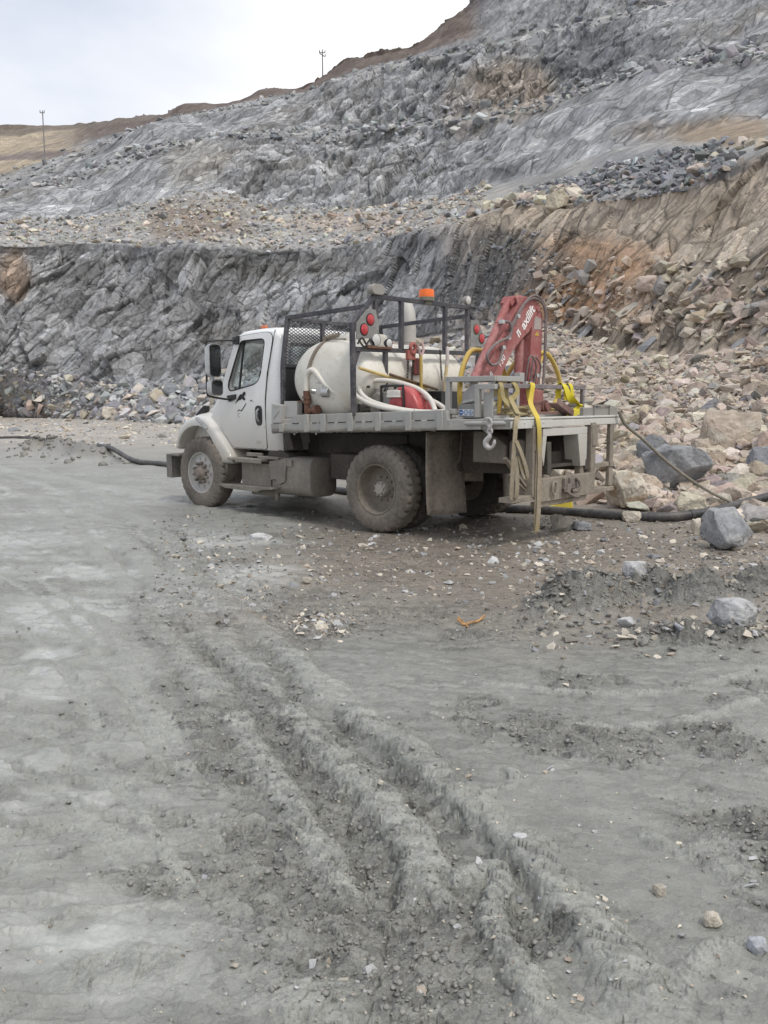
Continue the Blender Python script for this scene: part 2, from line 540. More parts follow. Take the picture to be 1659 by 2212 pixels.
def quarry_mat(name):
    """jointed rock: block faces of their own tone and tilt, fine joints, mineral grain"""
    m, nt, b = nm(name)
    at = nt.nodes.new('ShaderNodeAttribute'); at.attribute_name = 'Col'
    aw = nt.nodes.new('ShaderNodeAttribute'); aw.attribute_name = 'blocky'
    geo = nt.nodes.new('ShaderNodeNewGeometry'); pos = geo.outputs['Position']
    dn = nt.nodes.new('ShaderNodeTexNoise'); dn.inputs['Scale'].default_value = 0.45; dn.inputs['Detail'].default_value = 2; dn.inputs['Roughness'].default_value = 0.65
    nt.links.new(pos, dn.inputs['Vector'])
    dv = nt.nodes.new('ShaderNodeVectorMath'); dv.operation = 'MULTIPLY_ADD'
    nt.links.new(dn.outputs['Color'], dv.inputs[0]); dv.inputs[1].default_value = (0.35, 0.35, 0.35); nt.links.new(pos, dv.inputs[2])
    d2 = nt.nodes.new('ShaderNodeTexNoise'); d2.inputs['Scale'].default_value = 0.045; d2.inputs['Detail'].default_value = 2
    nt.links.new(pos, d2.inputs['Vector'])
    dv2 = nt.nodes.new('ShaderNodeVectorMath'); dv2.operation = 'MULTIPLY_ADD'
    nt.links.new(d2.outputs['Color'], dv2.inputs[0]); dv2.inputs[1].default_value = (5, 5, 5); nt.links.new(dv.outputs[0], dv2.inputs[2])
    dv = dv2
    cells = []
    for (rot_, sc, seed) in (((0.15, -0.98, 0.30), (7.5, 3.0, 3.2), 1.0), ((-0.2, -0.70, -0.25), (2.3, 1.25, 1.3), 7.0), ((0.3, -1.25, 0.1), (0.75, 0.42, 0.45), 13.0)):
        mp = nt.nodes.new('ShaderNodeMapping'); mp.vector_type = 'TEXTURE'; mp.inputs['Rotation'].default_value = rot_; mp.inputs['Scale'].default_value = sc; mp.inputs['Location'].default_value = (seed, seed, seed)
        nt.links.new(dv.outputs[0], mp.inputs['Vector'])
        v = nt.nodes.new('ShaderNodeTexVoronoi'); v.feature = 'F1'; v.inputs['Scale'].default_value = 1.0
        e = nt.nodes.new('ShaderNodeTexVoronoi'); e.feature = 'DISTANCE_TO_EDGE'; e.inputs['Scale'].default_value = 1.0
        nt.links.new(mp.outputs[0], v.inputs['Vector']); nt.links.new(mp.outputs[0], e.inputs['Vector'])
        sb = nt.nodes.new('ShaderNodeVectorMath'); sb.operation = 'SUBTRACT'; nt.links.new(mp.outputs[0], sb.inputs[0]); nt.links.new(v.outputs['Position'], sb.inputs[1])
        hc = nt.nodes.new('ShaderNodeVectorMath'); hc.operation = 'SUBTRACT'; nt.links.new(v.outputs['Color'], hc.inputs[0]); hc.inputs[1].default_value = (.5, .5, .5)
        dt = nt.nodes.new('ShaderNodeVectorMath'); dt.operation = 'DOT_PRODUCT'; nt.links.new(sb.outputs[0], dt.inputs[0]); nt.links.new(hc.outputs[0], dt.inputs[1])
        sc_ = nt.nodes.new('ShaderNodeSeparateColor'); nt.links.new(v.outputs['Color'], sc_.inputs[0])
        cells.append((sc_.outputs[0], dt.outputs['Value'], e.outputs['Distance'], sc_.outputs[1]))
    n1 = noise(nt, pos, 0.6, 6, 0.7); n2 = noise(nt, pos, 4.0, 6, 0.75); n3 = noise(nt, pos, 16, 4, 0.7)
    t = math2(nt, 'ADD', math2(nt, 'MULTIPLY', cells[0][0], 0.30), math2(nt, 'MULTIPLY', cells[1][0], 0.42))
    t = math2(nt, 'ADD', t, math2(nt, 'MULTIPLY', cells[2][0], 0.28))
    tb = mrange(nt, t, 0.25, 0.75, 0.58, 1.40)
    tb = math2(nt, 'ADD', math2(nt, 'MULTIPLY', math2(nt, 'SUBTRACT', tb, 1.0), aw.outputs['Fac']), 1.0)
    k = mrange(nt, math2(nt, 'ADD', math2(nt, 'MULTIPLY', n1, 0.4), math2(nt, 'MULTIPLY', n2, 0.6)), 0.34, 0.66, 0.72, 1.24)
    k = math2(nt, 'MULTIPLY', k, tb)
    j0 = mrange(nt, math2(nt, 'MULTIPLY', cells[0][2], 1.0), 0.0, 0.032, 0.38, 1.0); j1 = mrange(nt, cells[1][2], 0.0, 0.052, 0.48, 1.0)  # crack shade painted as dark lines along the block edges
    gap = mrange(nt, noise(nt, pos, 0.35, 4, 0.6), 0.42, 0.58, 0.5, 1.0)          # the painted crack shade weakens in places
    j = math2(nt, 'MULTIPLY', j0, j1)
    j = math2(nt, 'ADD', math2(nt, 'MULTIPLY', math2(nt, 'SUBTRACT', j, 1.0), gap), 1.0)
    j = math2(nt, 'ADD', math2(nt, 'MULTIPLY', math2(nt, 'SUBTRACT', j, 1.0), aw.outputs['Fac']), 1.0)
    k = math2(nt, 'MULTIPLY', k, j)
    g = nt.nodes.new('ShaderNodeCombineColor')
    for i in range(3): nt.links.new(k, g.inputs[i])
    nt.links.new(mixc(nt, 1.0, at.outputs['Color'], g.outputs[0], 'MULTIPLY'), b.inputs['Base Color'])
    b.inputs['Roughness'].default_value = 0.82; b.inputs['Specular IOR Level'].default_value = 0.35
    h = math2(nt, 'ADD', math2(nt, 'MULTIPLY', cells[0][1], 3.0), math2(nt, 'MULTIPLY', cells[1][1], 1.7))
    h = math2(nt, 'ADD', h, math2(nt, 'MULTIPLY', cells[2][1], 0.48))
    h = math2(nt, 'MULTIPLY', h, aw.outputs['Fac'])
    h = math2(nt, 'ADD', h, math2(nt, 'ADD', math2(nt, 'MULTIPLY', n2, 0.09), math2(nt, 'MULTIPLY', n3, 0.025)))
    bump(nt, b, h, 1.0, 0.9)
    return m
# ================================================================== GROUND
def seg_dist(X, Y, pts):
    """distance to a polyline, arc length at the foot, signed side"""
    best = np.full(X.shape, 1e9); S = np.zeros(X.shape); side = np.zeros(X.shape); acc = 0.0
    for (x0, y0), (x1, y1) in zip(pts[:-1], pts[1:]):
        dx, dy = x1 - x0, y1 - y0; L = math.hypot(dx, dy) + 1e-9
        t = np.clip(((X - x0) * dx + (Y - y0) * dy) / L ** 2, 0, 1)
        ex, ey = X - x0 - t * dx, Y - y0 - t * dy
        d = np.hypot(ex, ey); m = d < best
        best = np.where(m, d, best); S = np.where(m, acc + t * L, S)
        side = np.where(m, np.sign(ex * dy - ey * dx), side); acc += L
    return best, S, side, acc

def gpath(*uv):
    p = [Vector((*on_ground(u, v), 0)) for u, v in uv]
    return [(q.x, q.y) for q in smooth_path(p, 5)]

def near(X, Y, pts, m):
    xs = [p[0] for p in pts]; ys = [p[1] for p in pts]
    return (X > min(xs) - m) & (X < max(xs) + m) & (Y > min(ys) - m) & (Y < max(ys) + m)

RIDGES = [   # picture path, width, height
    (gpath((505, 1535), (535, 1600), (585, 1670), (640, 1755), (690, 1830), (735, 1900), (770, 1950)), 0.085, 0.050),
    (gpath((600, 1520), (655, 1575), (730, 1650), (800, 1720), (865, 1785), (910, 1850), (915, 1910), (935, 1965)), 0.115, 0.088),
    (gpath((735, 1525), (800, 1570), (880, 1630), (950, 1690), (1010, 1740), (1070, 1790), (1140, 1850), (1205, 1920), (1270, 1990), (1330, 2070), (1395, 2160), (1440, 2240)), 0.105, 0.080),
    (gpath((945, 1880), (1000, 1905), (1060, 1880), (1085, 1925), (1060, 1975), (1085, 2040), (1130, 2110), (1190, 2230)), 0.060, 0.060),
    (gpath((1010, 1745), (1045, 1715), (1100, 1700), (1110, 1675), (1085, 1658), (1060, 1665)), 0.030, 0.026),
    (gpath((1370, 1790), (1430, 1830), (1500, 1850), (1580, 1830), (1659, 1850)), 0.05, 0.035),
    (gpath((1480, 1800), (1560, 1850), (1600, 1910), (1659, 1930)), 0.12, 0.05),
    (gpath((-20, 1010), (120, 1035), (250, 1060), (395, 1085)), 0.22, 0.07),
    (gpath((-20, 1065), (150, 1085), (270, 1110), (380, 1190), (400, 1260)), 0.16, 0.06),
    (gpath((150, 1100), (260, 1150), (320, 1230), (340, 1300)), 0.13, 0.05),
    (gpath((735, 1525), (650, 1440), (560, 1360), (470, 1290), (390, 1225), (310, 1140), (210, 1065), (80, 1010)), 0.12, 0.050),
    (gpath((600, 1520), (530, 1440), (450, 1370), (380, 1300), (300, 1215), (220, 1130), (120, 1060), (0, 1022)), 0.12, 0.050),
    (gpath((480, 1520), (400, 1430), (330, 1350), (260, 1250), (180, 1160), (80, 1085), (-20, 1045)), 0.12, 0.045),
    (gpath((-20, 1200), (120, 1280), (240, 1390), (330, 1520), (400, 1640)), 0.045, 0.022),
    (gpath((-20, 1235), (100, 1310), (205, 1410), (290, 1540), (350, 1660)), 0.045, 0.022),
    (gpath((-20, 1310), (90, 1400), (170, 1500), (230, 1620)), 0.045, 0.020),
    (gpath((-20, 1560), (100, 1600), (220, 1680), (330, 1800), (410, 1930)), 0.045, 0.022),
    (gpath((-20, 1640), (80, 1690), (180, 1770), (270, 1890)), 0.040, 0.020),
    (gpath((1659, 1440), (1500, 1480), (1340, 1500), (1180, 1490), (1000, 1470)), 0.05, 0.022),
    (gpath((1659, 1500), (1520, 1545), (1360, 1570), (1200, 1560)), 0.05, 0.022),
    (gpath((1659, 2040), (1540, 2060), (1480, 2120), (1450, 2200)), 0.05, 0.025),
    (gpath((420, 1700), (360, 1600), (300, 1500), (240, 1420)), 0.07, 0.030),
    (gpath((90, 1340), (160, 1330), (230, 1350), (280, 1400), (300, 1450)), 0.09, 0.05),
    (gpath((120, 1365), (190, 1380), (240, 1360)), 0.05, 0.03),
    (gpath((250, 1350), (290, 1410), (330, 1480)), 0.10, 0.035),
    (gpath((180, 1690), (250, 1705), (330, 1700)), 0.05, 0.03),
    (gpath((150, 1770), (240, 1810), (330, 1860)), 0.07, 0.03),
    (gpath((-10, 1845), (40, 1870), (90, 1900)), 0.08, 0.04),
    (gpath((60, 2160), (160, 2120), (300, 2090), (420, 2100)), 0.10, 0.035),
    (gpath((560, 2110), (620, 2150), (700, 2160), (780, 2200)), 0.10, 0.05),
]
RUTS = [(gpath((560, 1530), (640, 1640), (740, 1770), (830, 1900), (870, 1980), (950, 2090)), 0.15, 0.035),
        (gpath((680, 1520), (800, 1640), (900, 1740), (1000, 1850), (1090, 1940), (1200, 2060)), 0.15, 0.040)]
BERM = gpath((1120, 1350), (1210, 1330), (1300, 1305), (1400, 1300), (1500, 1310), (1600, 1295), (1720, 1285))
BERM2 = gpath((1330, 1375), (1450, 1385), (1560, 1392), (1680, 1385))
MOUND = gpath((45, 985), (100, 978), (150, 985), (215, 1000))
SLICK = gpath((1170, 1760), (1260, 1740), (1340, 1790), (1380, 1880))
CRUMB = [gpath((360, 1300), (480, 1420), (560, 1560), (700, 1800), (850, 2050)),
         gpath((250, 1140), (420, 1200), (560, 1300))]

def ground_fields(X, Y):
    """height, wetness, brownness of the pit floor"""
    R = np.hypot(X, Y)
    U, V, F = project(X, Y, np.zeros_like(X))
    front = (Y > 0.3)
    h = 0.035 * fbm(X * 0.35, Y * 0.35, oct=3, seed=3) * sstep(2, 8, R)
    h += 0.014 * fbm(X * 1.3 + 5, Y * 1.3, oct=4, seed=5)
    fineness = 1 - sstep(7, 16, R)
    bermk = np.zeros_like(X)
    # zones of the floor (by place): wet silt on the west side, churned strip, firmer gravelly floor by the truck
    edge = X + 0.35 * fbm(X * 1.2, Y * 1.2, oct=3, seed=31) + 0.03 * Y
    west = 1 - sstep(-1.05, -0.35, edge)
    west = west * (1 - sstep(14, 26, Y))
    d_sl, _, _, _ = seg_dist(X, Y, SLICK)
    slick = (1 - sstep(0.10, 0.42, d_sl + 0.12 * fbm(X * 4, Y * 4, oct=3, seed=41)))
    churn = np.zeros_like(X)
    for p in CRUMB:
        d, _, _, _ = seg_dist(X, Y, p)
        churn = np.maximum(churn, 1 - sstep(0.12, 0.62, d + 0.25 * fbm(X * 2.5, Y * 2.5, oct=3, seed=43)))
    patch = sstep(0.02, 0.34, fbm(X * 1.9 + 9, Y * 2.6, oct=5, seed=47, gain=0.6))
    east_near = sstep(0.2, 0.9, X) * (1 - sstep(4.2, 5.5, Y))
    rough = np.clip(0.27 + 0.75 * churn + 0.50 * patch * (1 - 0.55 * west) + 0.35 * patch * east_near, 0, 1.15) * (1 - 0.93 * slick)
    rough = rough * (1 - 0.32 * west * (1 - patch))
    # soft streaky wash of wet silt
    wx = X + 0.25 * fbm(X * 0.8, Y * 0.8, oct=2, seed=51)
    st = fbm(wx * 1.6 + 3, Y * 4.4 + 0.8 * X, oct=4, seed=53)
    h += west * (0.020 * st + 0.012 * np.abs(fbm(wx * 3.1, Y * 8.0, oct=3, seed=57)))
    for p, w, ht in ((BERM, 0.40, 0.30), (BERM2, 0.36, 0.16), (MOUND, 1.0, 0.42)):
        m = near(X, Y, p, w * 3)
        d, s, sd, L = seg_dist(X[m], Y[m], p)
        e = np.clip(np.minimum(s, L - s) / w, 0, 1)
        n1 = fbm(X[m] * 1.5, Y[m] * 1.5, oct=3, seed=201); n2 = fbm(X[m] * 7, Y[m] * 7, oct=5, seed=203, gain=0.65)
        f1, f2, cid, _, _ = worley2(X[m] / 0.15, Y[m] / 0.15, 207)
        g = np.exp(-(d / (w * (0.62 + 0.25 * n1))) ** 2) * e
        h[m] += g * ht * (0.85 + 0.6 * n1) + g * (0.09 * n2 + 0.10 * np.sqrt(np.clip(0.3 - f1 ** 2, 0, 1)) * cid)
        rough[m] = np.maximum(rough[m], 1.25 * sstep(.15, .6, g)); bermk[m] = np.maximum(bermk[m], sstep(.12, .5, g))
    # torn clay: flat-faced lumps of several sizes, the finest only near by
    def torn(sx, sy, ang, seed, wob):
        ca, sa = math.cos(ang), math.sin(ang)
        x_ = (X * ca + Y * sa) / sx; y_ = (-X * sa + Y * ca) / sy
        x_ = x_ + wob * fbm(x_ * 0.6, y_ * 0.6, oct=3, seed=seed + 5); y_ = y_ + wob * fbm(x_ * 0.6 + 9, y_ * 0.6, oct=3, seed=seed + 6)
        f1, f2, cid, ox, oy = worley2(x_, y_, seed)
        g1 = _h((cid * 65535).astype(np.int64), np.zeros(cid.shape, np.int64), np.zeros(cid.shape, np.int64), seed + 11) - 0.5
        g2 = _h((cid * 65535).astype(np.int64), np.zeros(cid.shape, np.int64), np.zeros(cid.shape, np.int64), seed + 12) - 0.5
        return (cid - 0.5) * 0.8 + 1.7 * (g1 * ox + g2 * oy) - 0.35 * (1 - sstep(0, 0.16, f2 - f1))
    t1 = torn(0.17, 0.10, 0.5, 61, 0.5); t2 = torn(0.075, 0.045, 0.9, 67, 0.5); t3 = torn(0.034, 0.022, 0.3, 71, 0.4)
    near1 = 1 - sstep(9, 18, R); near2 = 1 - sstep(5, 11, R); near3 = 1 - sstep(3.0, 6.0, R)
    k1 = sstep(0.30, 0.85, rough)
    h += 0.022 * t1 * k1 * near1 + 0.0105 * t2 * (0.25 + 0.75 * k1) * (1 - 0.93 * slick) * (1 - 0.6 * west * (1 - patch)) * near2 + 0.0035 * t3 * (0.4 + 0.6 * k1) * (1 - 0.9 * slick) * (1 - 0.5 * west) * near3
    # ripples of the wet silt to the west
    rp = fbm(wx * 2.2 + 0.9 * Y, Y * 7.5 - 1.2 * X, oct=3, seed=59)
    h += west * (0.042 * (1 - np.abs(rp)) ** 2.5 + 0.020 * t1 * sstep(0.0, 0.5, rp + 0.3 * st)) * near1
    rg = 1 - np.abs(fbm(X * 6, Y * 6, oct=3, seed=73, gain=0.55))
    h += 0.018 * (rg ** 3 - 0.4) * np.clip(rough, 0.1, 1) * fineness * (1 - 0.9 * slick)
    # far side: coarse lumps only
    h += 0.05 * fbm(X * 1.1, Y * 1.1, oct=4, seed=79) * sstep(9, 20, R) * (Y > 0)
    soft = np.zeros_like(X)
    # wheel ruts between the thrown-up ridges
    for i, (p, w, dp) in enumerate(RUTS):
        m = near(X, Y, p, 0.7)
        d, s, sd, L = seg_dist(X[m], Y[m], p)
        e = np.clip(np.minimum(s, L - s) / 0.25, 0, 1)
        h[m] -= dp * (1 - sstep(w * 0.5, w * 1.25, d)) * e
    for i, (p, w, ht) in enumerate(RIDGES):
        m = near(X, Y, p, w * 5)
        x, y = X[m], Y[m]
        d, s, sd, L = seg_dist(x, y, p)
        k = 1.0 / w
        n1 = fbm(x * 0.45 * k, y * 0.45 * k, oct=2, seed=100 + i); n2 = fbm(x * 1.6 * k, y * 1.6 * k, oct=2, seed=130 + i)
        e = np.clip(np.minimum(s, L - s) / (w * 1.6), 0, 1) ** 0.7
        f1, f2, cid, ox, oy = worley2((s + 0.5 * d * sd) / (0.55 * w) + 0.5 * n2, (d * sd) / (1.1 * w) + 0.35 * n1, 170 + i)
        ww = w * 1.12 * (1 + 0.30 * n1 + 0.20 * n2 + 0.30 * (cid - .5))
        q = np.clip(1 - d / ww, 0, 1)
        prof = sstep(0, 0.62, q) * (0.72 + 0.28 * q)
        shg = (0.16 * (cid - .5) + 0.24 * ox - 0.12 * (1 - sstep(0, .2, f2 - f1))) if w < 0.14 else 0.25 * n2
        hh = ht * (0.74 if w < 0.13 else 0.9) * e * prof * (0.92 + 0.26 * n1 + shg)
        hs = h[m]
        keep = 1 - 0.95 * prof * e
        h[m] = hs * keep + hh * (1 - 0.0) + 0.0
        sm = soft[m]; soft[m] = np.maximum(sm, prof * e)
    # hollows fill with water: flat, glossy
    wl = fbm(X * 0.9 + 20, Y * 1.7, oct=3, seed=301)
    wet = np.clip(west * sstep(-0.25, 0.45, wl + 0.35 * st), 0, 1) * (1 - soft)
    pwn = fbm(X * 3.2, Y * 5.0, oct=4, seed=303); pwm = fbm(X * 4.1 + 7, Y * 4.6, oct=4, seed=305)
    for (u, v, a, b_) in ((40, 1062, 120, 12), (100, 1410, 80, 14)):
        g = np.exp(-(((U - u + 60 * wl + 40 * pwn) / a) ** 2 + ((V - v + 10 * st + 6 * pwm) / b_) ** 2)) * front
        pm = sstep(0.25, 0.75, g + 0.10 * pwm)
        h = h * (1 - 0.9 * pm)
        wet = np.maximum(wet, pm * 1.1)
    for (u, v, a, b_) in ((120, 1720, 230, 150), (190, 2060, 300, 130), (60, 1460, 150, 70), (60, 1180, 160, 50)):
        g = np.exp(-(((U - u) / a) ** 2 + ((V - v) / b_) ** 2)) * front
        wet = np.maximum(wet, g * sstep(-0.25, 0.35, st + 0.5 * pwm) * (1 - soft) * 1.05)
    brown = sstep(4.6, 7.2, Y + 0.8 * fbm(X * 0.7, Y * 0.7, oct=3, seed=311)) * sstep(-2.2, 0.2, X + 0.6 * fbm(X * 0.5, Y * 0.5, oct=2, seed=313)) * (1 - 0.4 * sstep(14, 25, Y)) * (1 - bermk)
    rough = rough + 0.35 * bermk
    return h, wet, brown, rough, soft, west

def ground_height(x, y):
    a = np.array([[float(x)]]), np.array([[float(y)]])
    return float(ground_fields(*a)[0][0, 0])

th = np.radians(np.concatenate([np.linspace(-36, 36, 1040), np.linspace(37, 323, 96)]))
ph = np.radians(np.concatenate([[89, 80, 70], np.linspace(62, 44, 22), np.linspace(43.9, 6.0, 620), np.linspace(5.95, 0.25, 120)]))
rr = CAMZ / np.tan(ph)
TH, RR = np.meshgrid(th, rr)
GX, GY = RR * np.sin(TH), RR * np.cos(TH)
GH, GW, GB, GR, GS, GWEST = ground_fields(GX, GY)
# torn faces on the flanks of ridges and ruts: pushed out along the surface normal, in three dimensions
PG = np.stack([GX, GY, GH], -1)
NG = np.cross(np.gradient(PG, axis=1), np.gradient(PG, axis=0)); NG /= np.linalg.norm(NG, axis=-1, keepdims=True) + 1e-12
NG *= np.where(NG[..., 2:3] < 0, -1, 1)
for _ in range(3): NG[1:-1, 1:-1] = (NG[:-2, 1:-1] + NG[2:, 1:-1] + NG[1:-1, :-2] + NG[1:-1, 2:]) / 4
steep = np.clip((1 - NG[..., 2]) * 6, 0, 1)
tm_ = np.clip(np.maximum(GS, steep * 0.8), 0, 1) * (1 - sstep(5.5, 9, RR)) * (GY > 0.3) * (RR > 1.2)
sel = tm_ > 0.03
q3 = PG[sel]
q3w = q3 + 0.02 * np.stack([fbm(q3[:, 0] * 14, q3[:, 1] * 14, q3[:, 2] * 14, oct=2, seed=450 + i) for i in range(3)], -1)
def cell3(size, seed):
    f1, f2, cid, off = worley3(q3w / np.array(size), seed)
    gg = np.stack([_h((cid * 65535).astype(np.int64), np.zeros(len(cid), np.int64), np.zeros(len(cid), np.int64), seed + 20 + i) - 0.5 for i in range(3)], -1)
    return (cid - .5) + 1.5 * np.sum(gg * off, -1) - 0.4 * (1 - sstep(0, .14, f2 - f1))
d3 = 0.0095 * cell3((.10, .075, .060), 461) + 0.0030 * cell3((.045, .038, .030), 471)
PG[sel] += NG[sel] * (d3 * tm_[sel])[:, None]
GX, GY, GH = PG[..., 0], PG[..., 1], PG[..., 2]
ground_me = grid_mesh('pit_floor', GX, GY, GH, wrap=True)
nv = fbm(GX * 1.1, GY * 1.1, oct=4, seed=401)[..., None]; nv2 = fbm(GX * 6, GY * 6, oct=3, seed=403)[..., None]
grey = np.array([0.268, 0.271, 0.247]); brownc = np.array([0.240, 0.208, 0.172]); silt_sheen = np.array([0.425, 0.432, 0.412]); dark = np.array([0.132, 0.127, 0.113])
gc = grey + (brownc - grey) * GB[..., None]
gc = gc + (silt_sheen - gc) * (np.clip(GW, 0, 1) * 0.72)[..., None]  # pale silt, with the wet sheen painted into its colour
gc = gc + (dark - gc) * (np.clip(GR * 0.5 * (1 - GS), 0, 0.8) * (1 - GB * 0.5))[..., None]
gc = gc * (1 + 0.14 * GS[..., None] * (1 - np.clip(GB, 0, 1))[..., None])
gc = gc * (1 + 0.13 * nv + 0.08 * nv2)
# paler tan dust on the floor beyond the truck
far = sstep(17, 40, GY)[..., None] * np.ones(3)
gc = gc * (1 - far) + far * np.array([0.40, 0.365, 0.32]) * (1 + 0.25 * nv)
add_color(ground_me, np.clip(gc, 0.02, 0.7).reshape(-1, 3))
add_float(ground_me, GW, 'wet')
add_float(ground_me, np.clip((0.34 + GR * 0.8 - 0.30 * GWEST * (GR < .5)) * (1 - 0.15 * GS), 0.05, 1.0) * (1 - sstep(8, 20, RR)), 'rough')
gm, nt, b = nm('wet_mud')
at = N(nt, 'ShaderNodeAttribute'); at.attribute_name = 'Col'
aw = N(nt, 'ShaderNodeAttribute'); aw.attribute_name = 'wet'
pos = nt.nodes.new('ShaderNodeNewGeometry').outputs['Position']
n1 = noise(nt, pos, 14, 6, 0.7); n2 = noise(nt, pos, 75, 5, 0.75); n3 = noise(nt, pos, 260, 3, 0.7)
k = mrange(nt, math2(nt, 'ADD', math2(nt, 'MULTIPLY', n1, 0.5), math2(nt, 'MULTIPLY', n2, 0.5)), 0.33, 0.67, 0.84, 1.16)
g = nt.nodes.new('ShaderNodeCombineColor')
for i in range(3): nt.links.new(k, g.inputs[i])
nt.links.new(mixc(nt, 1.0, at.outputs['Color'], g.outputs[0], 'MULTIPLY'), b.inputs['Base Color'])
r1 = mrange(nt, aw.outputs['Fac'], 0.15, 1.1, 0.40, 0.18)
nt.links.new(math2(nt, 'ADD', r1, math2(nt, 'MULTIPLY', math2(nt, 'SUBTRACT', n1, 0.5), 0.35), True), b.inputs['Roughness'])
b.inputs['Specular IOR Level'].default_value = 0.5
# torn clay in the shader: small flat faces, each with its own tilt and moisture
ar = N(nt, 'ShaderNodeAttribute'); ar.attribute_name = 'rough'
wob = nt.nodes.new('ShaderNodeTexNoise'); wob.inputs['Scale'].default_value = 9; wob.inputs['Detail'].default_value = 3
nt.links.new(pos, wob.inputs['Vector'])
wv = nt.nodes.new('ShaderNodeVectorMath'); wv.operation = 'MULTIPLY_ADD'; nt.links.new(wob.outputs['Color'], wv.inputs[0]); wv.inputs[1].default_value = (.10, .10, .10); nt.links.new(pos, wv.inputs[2])
hs_ = None; tone_ = None
for (sc, wt, tw) in ((15.0, 0.048, .5), (42.0, 0.016, .35), (110.0, 0.0045, .15)):
    mp = nt.nodes.new('ShaderNodeMapping'); mp.vector_type = 'TEXTURE'; mp.inputs['Rotation'].default_value = (0, 0, .6 + sc); mp.inputs['Scale'].default_value = (1.5 / sc, .75 / sc, 1 / sc)
    nt.links.new(wv.outputs[0], mp.inputs['Vector'])
    v = nt.nodes.new('ShaderNodeTexVoronoi'); v.inputs['Scale'].default_value = 1.0; nt.links.new(mp.outputs[0], v.inputs['Vector'])
    sb = nt.nodes.new('ShaderNodeVectorMath'); sb.operation = 'SUBTRACT'; nt.links.new(mp.outputs[0], sb.inputs[0]); nt.links.new(v.outputs['Position'], sb.inputs[1])
    hc = nt.nodes.new('ShaderNodeVectorMath'); hc.operation = 'SUBTRACT'; nt.links.new(v.outputs['Color'], hc.inputs[0]); hc.inputs[1].default_value = (.5, .5, .5)
    dt = nt.nodes.new('ShaderNodeVectorMath'); dt.operation = 'DOT_PRODUCT'; nt.links.new(sb.outputs[0], dt.inputs[0]); nt.links.new(hc.outputs[0], dt.inputs[1])
    se = nt.nodes.new('ShaderNodeSeparateColor'); nt.links.new(v.outputs['Color'], se.inputs[0])
    h_ = math2(nt, 'MULTIPLY', dt.outputs['Value'], wt); hs_ = h_ if hs_ is None else math2(nt, 'ADD', hs_, h_)
    t_ = math2(nt, 'MULTIPLY', se.outputs[0], tw); tone_ = t_ if tone_ is None else math2(nt, 'ADD', tone_, t_)
tn = math2(nt, 'ADD', math2(nt, 'MULTIPLY', math2(nt, 'SUBTRACT', tone_, 0.5), math2(nt, 'MULTIPLY', ar.outputs['Fac'], 0.75)), 1.0)
k = math2(nt, 'MULTIPLY', k, tn)
for i in range(3): nt.links.new(k, g.inputs[i])
hh = math2(nt, 'ADD', math2(nt, 'MULTIPLY', hs_, ar.outputs['Fac']), math2(nt, 'ADD', math2(nt, 'MULTIPLY', n2, 0.0045), math2(nt, 'MULTIPLY', n3, 0.0018)))
bs = nt.nodes.new('ShaderNodeBump'); bs.inputs['Distance'].default_value = 1.0
nt.links.new(mrange(nt, aw.outputs['Fac'], 0.3, 1.1, 0.9, 0.12), bs.inputs['Strength'])
nt.links.new(hh, bs.inputs['Height']); nt.links.new(bs.outputs[0], b.inputs['Normal'])
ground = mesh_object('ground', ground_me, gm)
tag(ground, kind='structure')

# ================================================================== QUARRY WALL
def P_(*a):
    return [p[0] for p in a], [p[1] for p in a], [p[2] for p in a]

def toe_depth(u, v):
    return on_ground(u, v)[1]

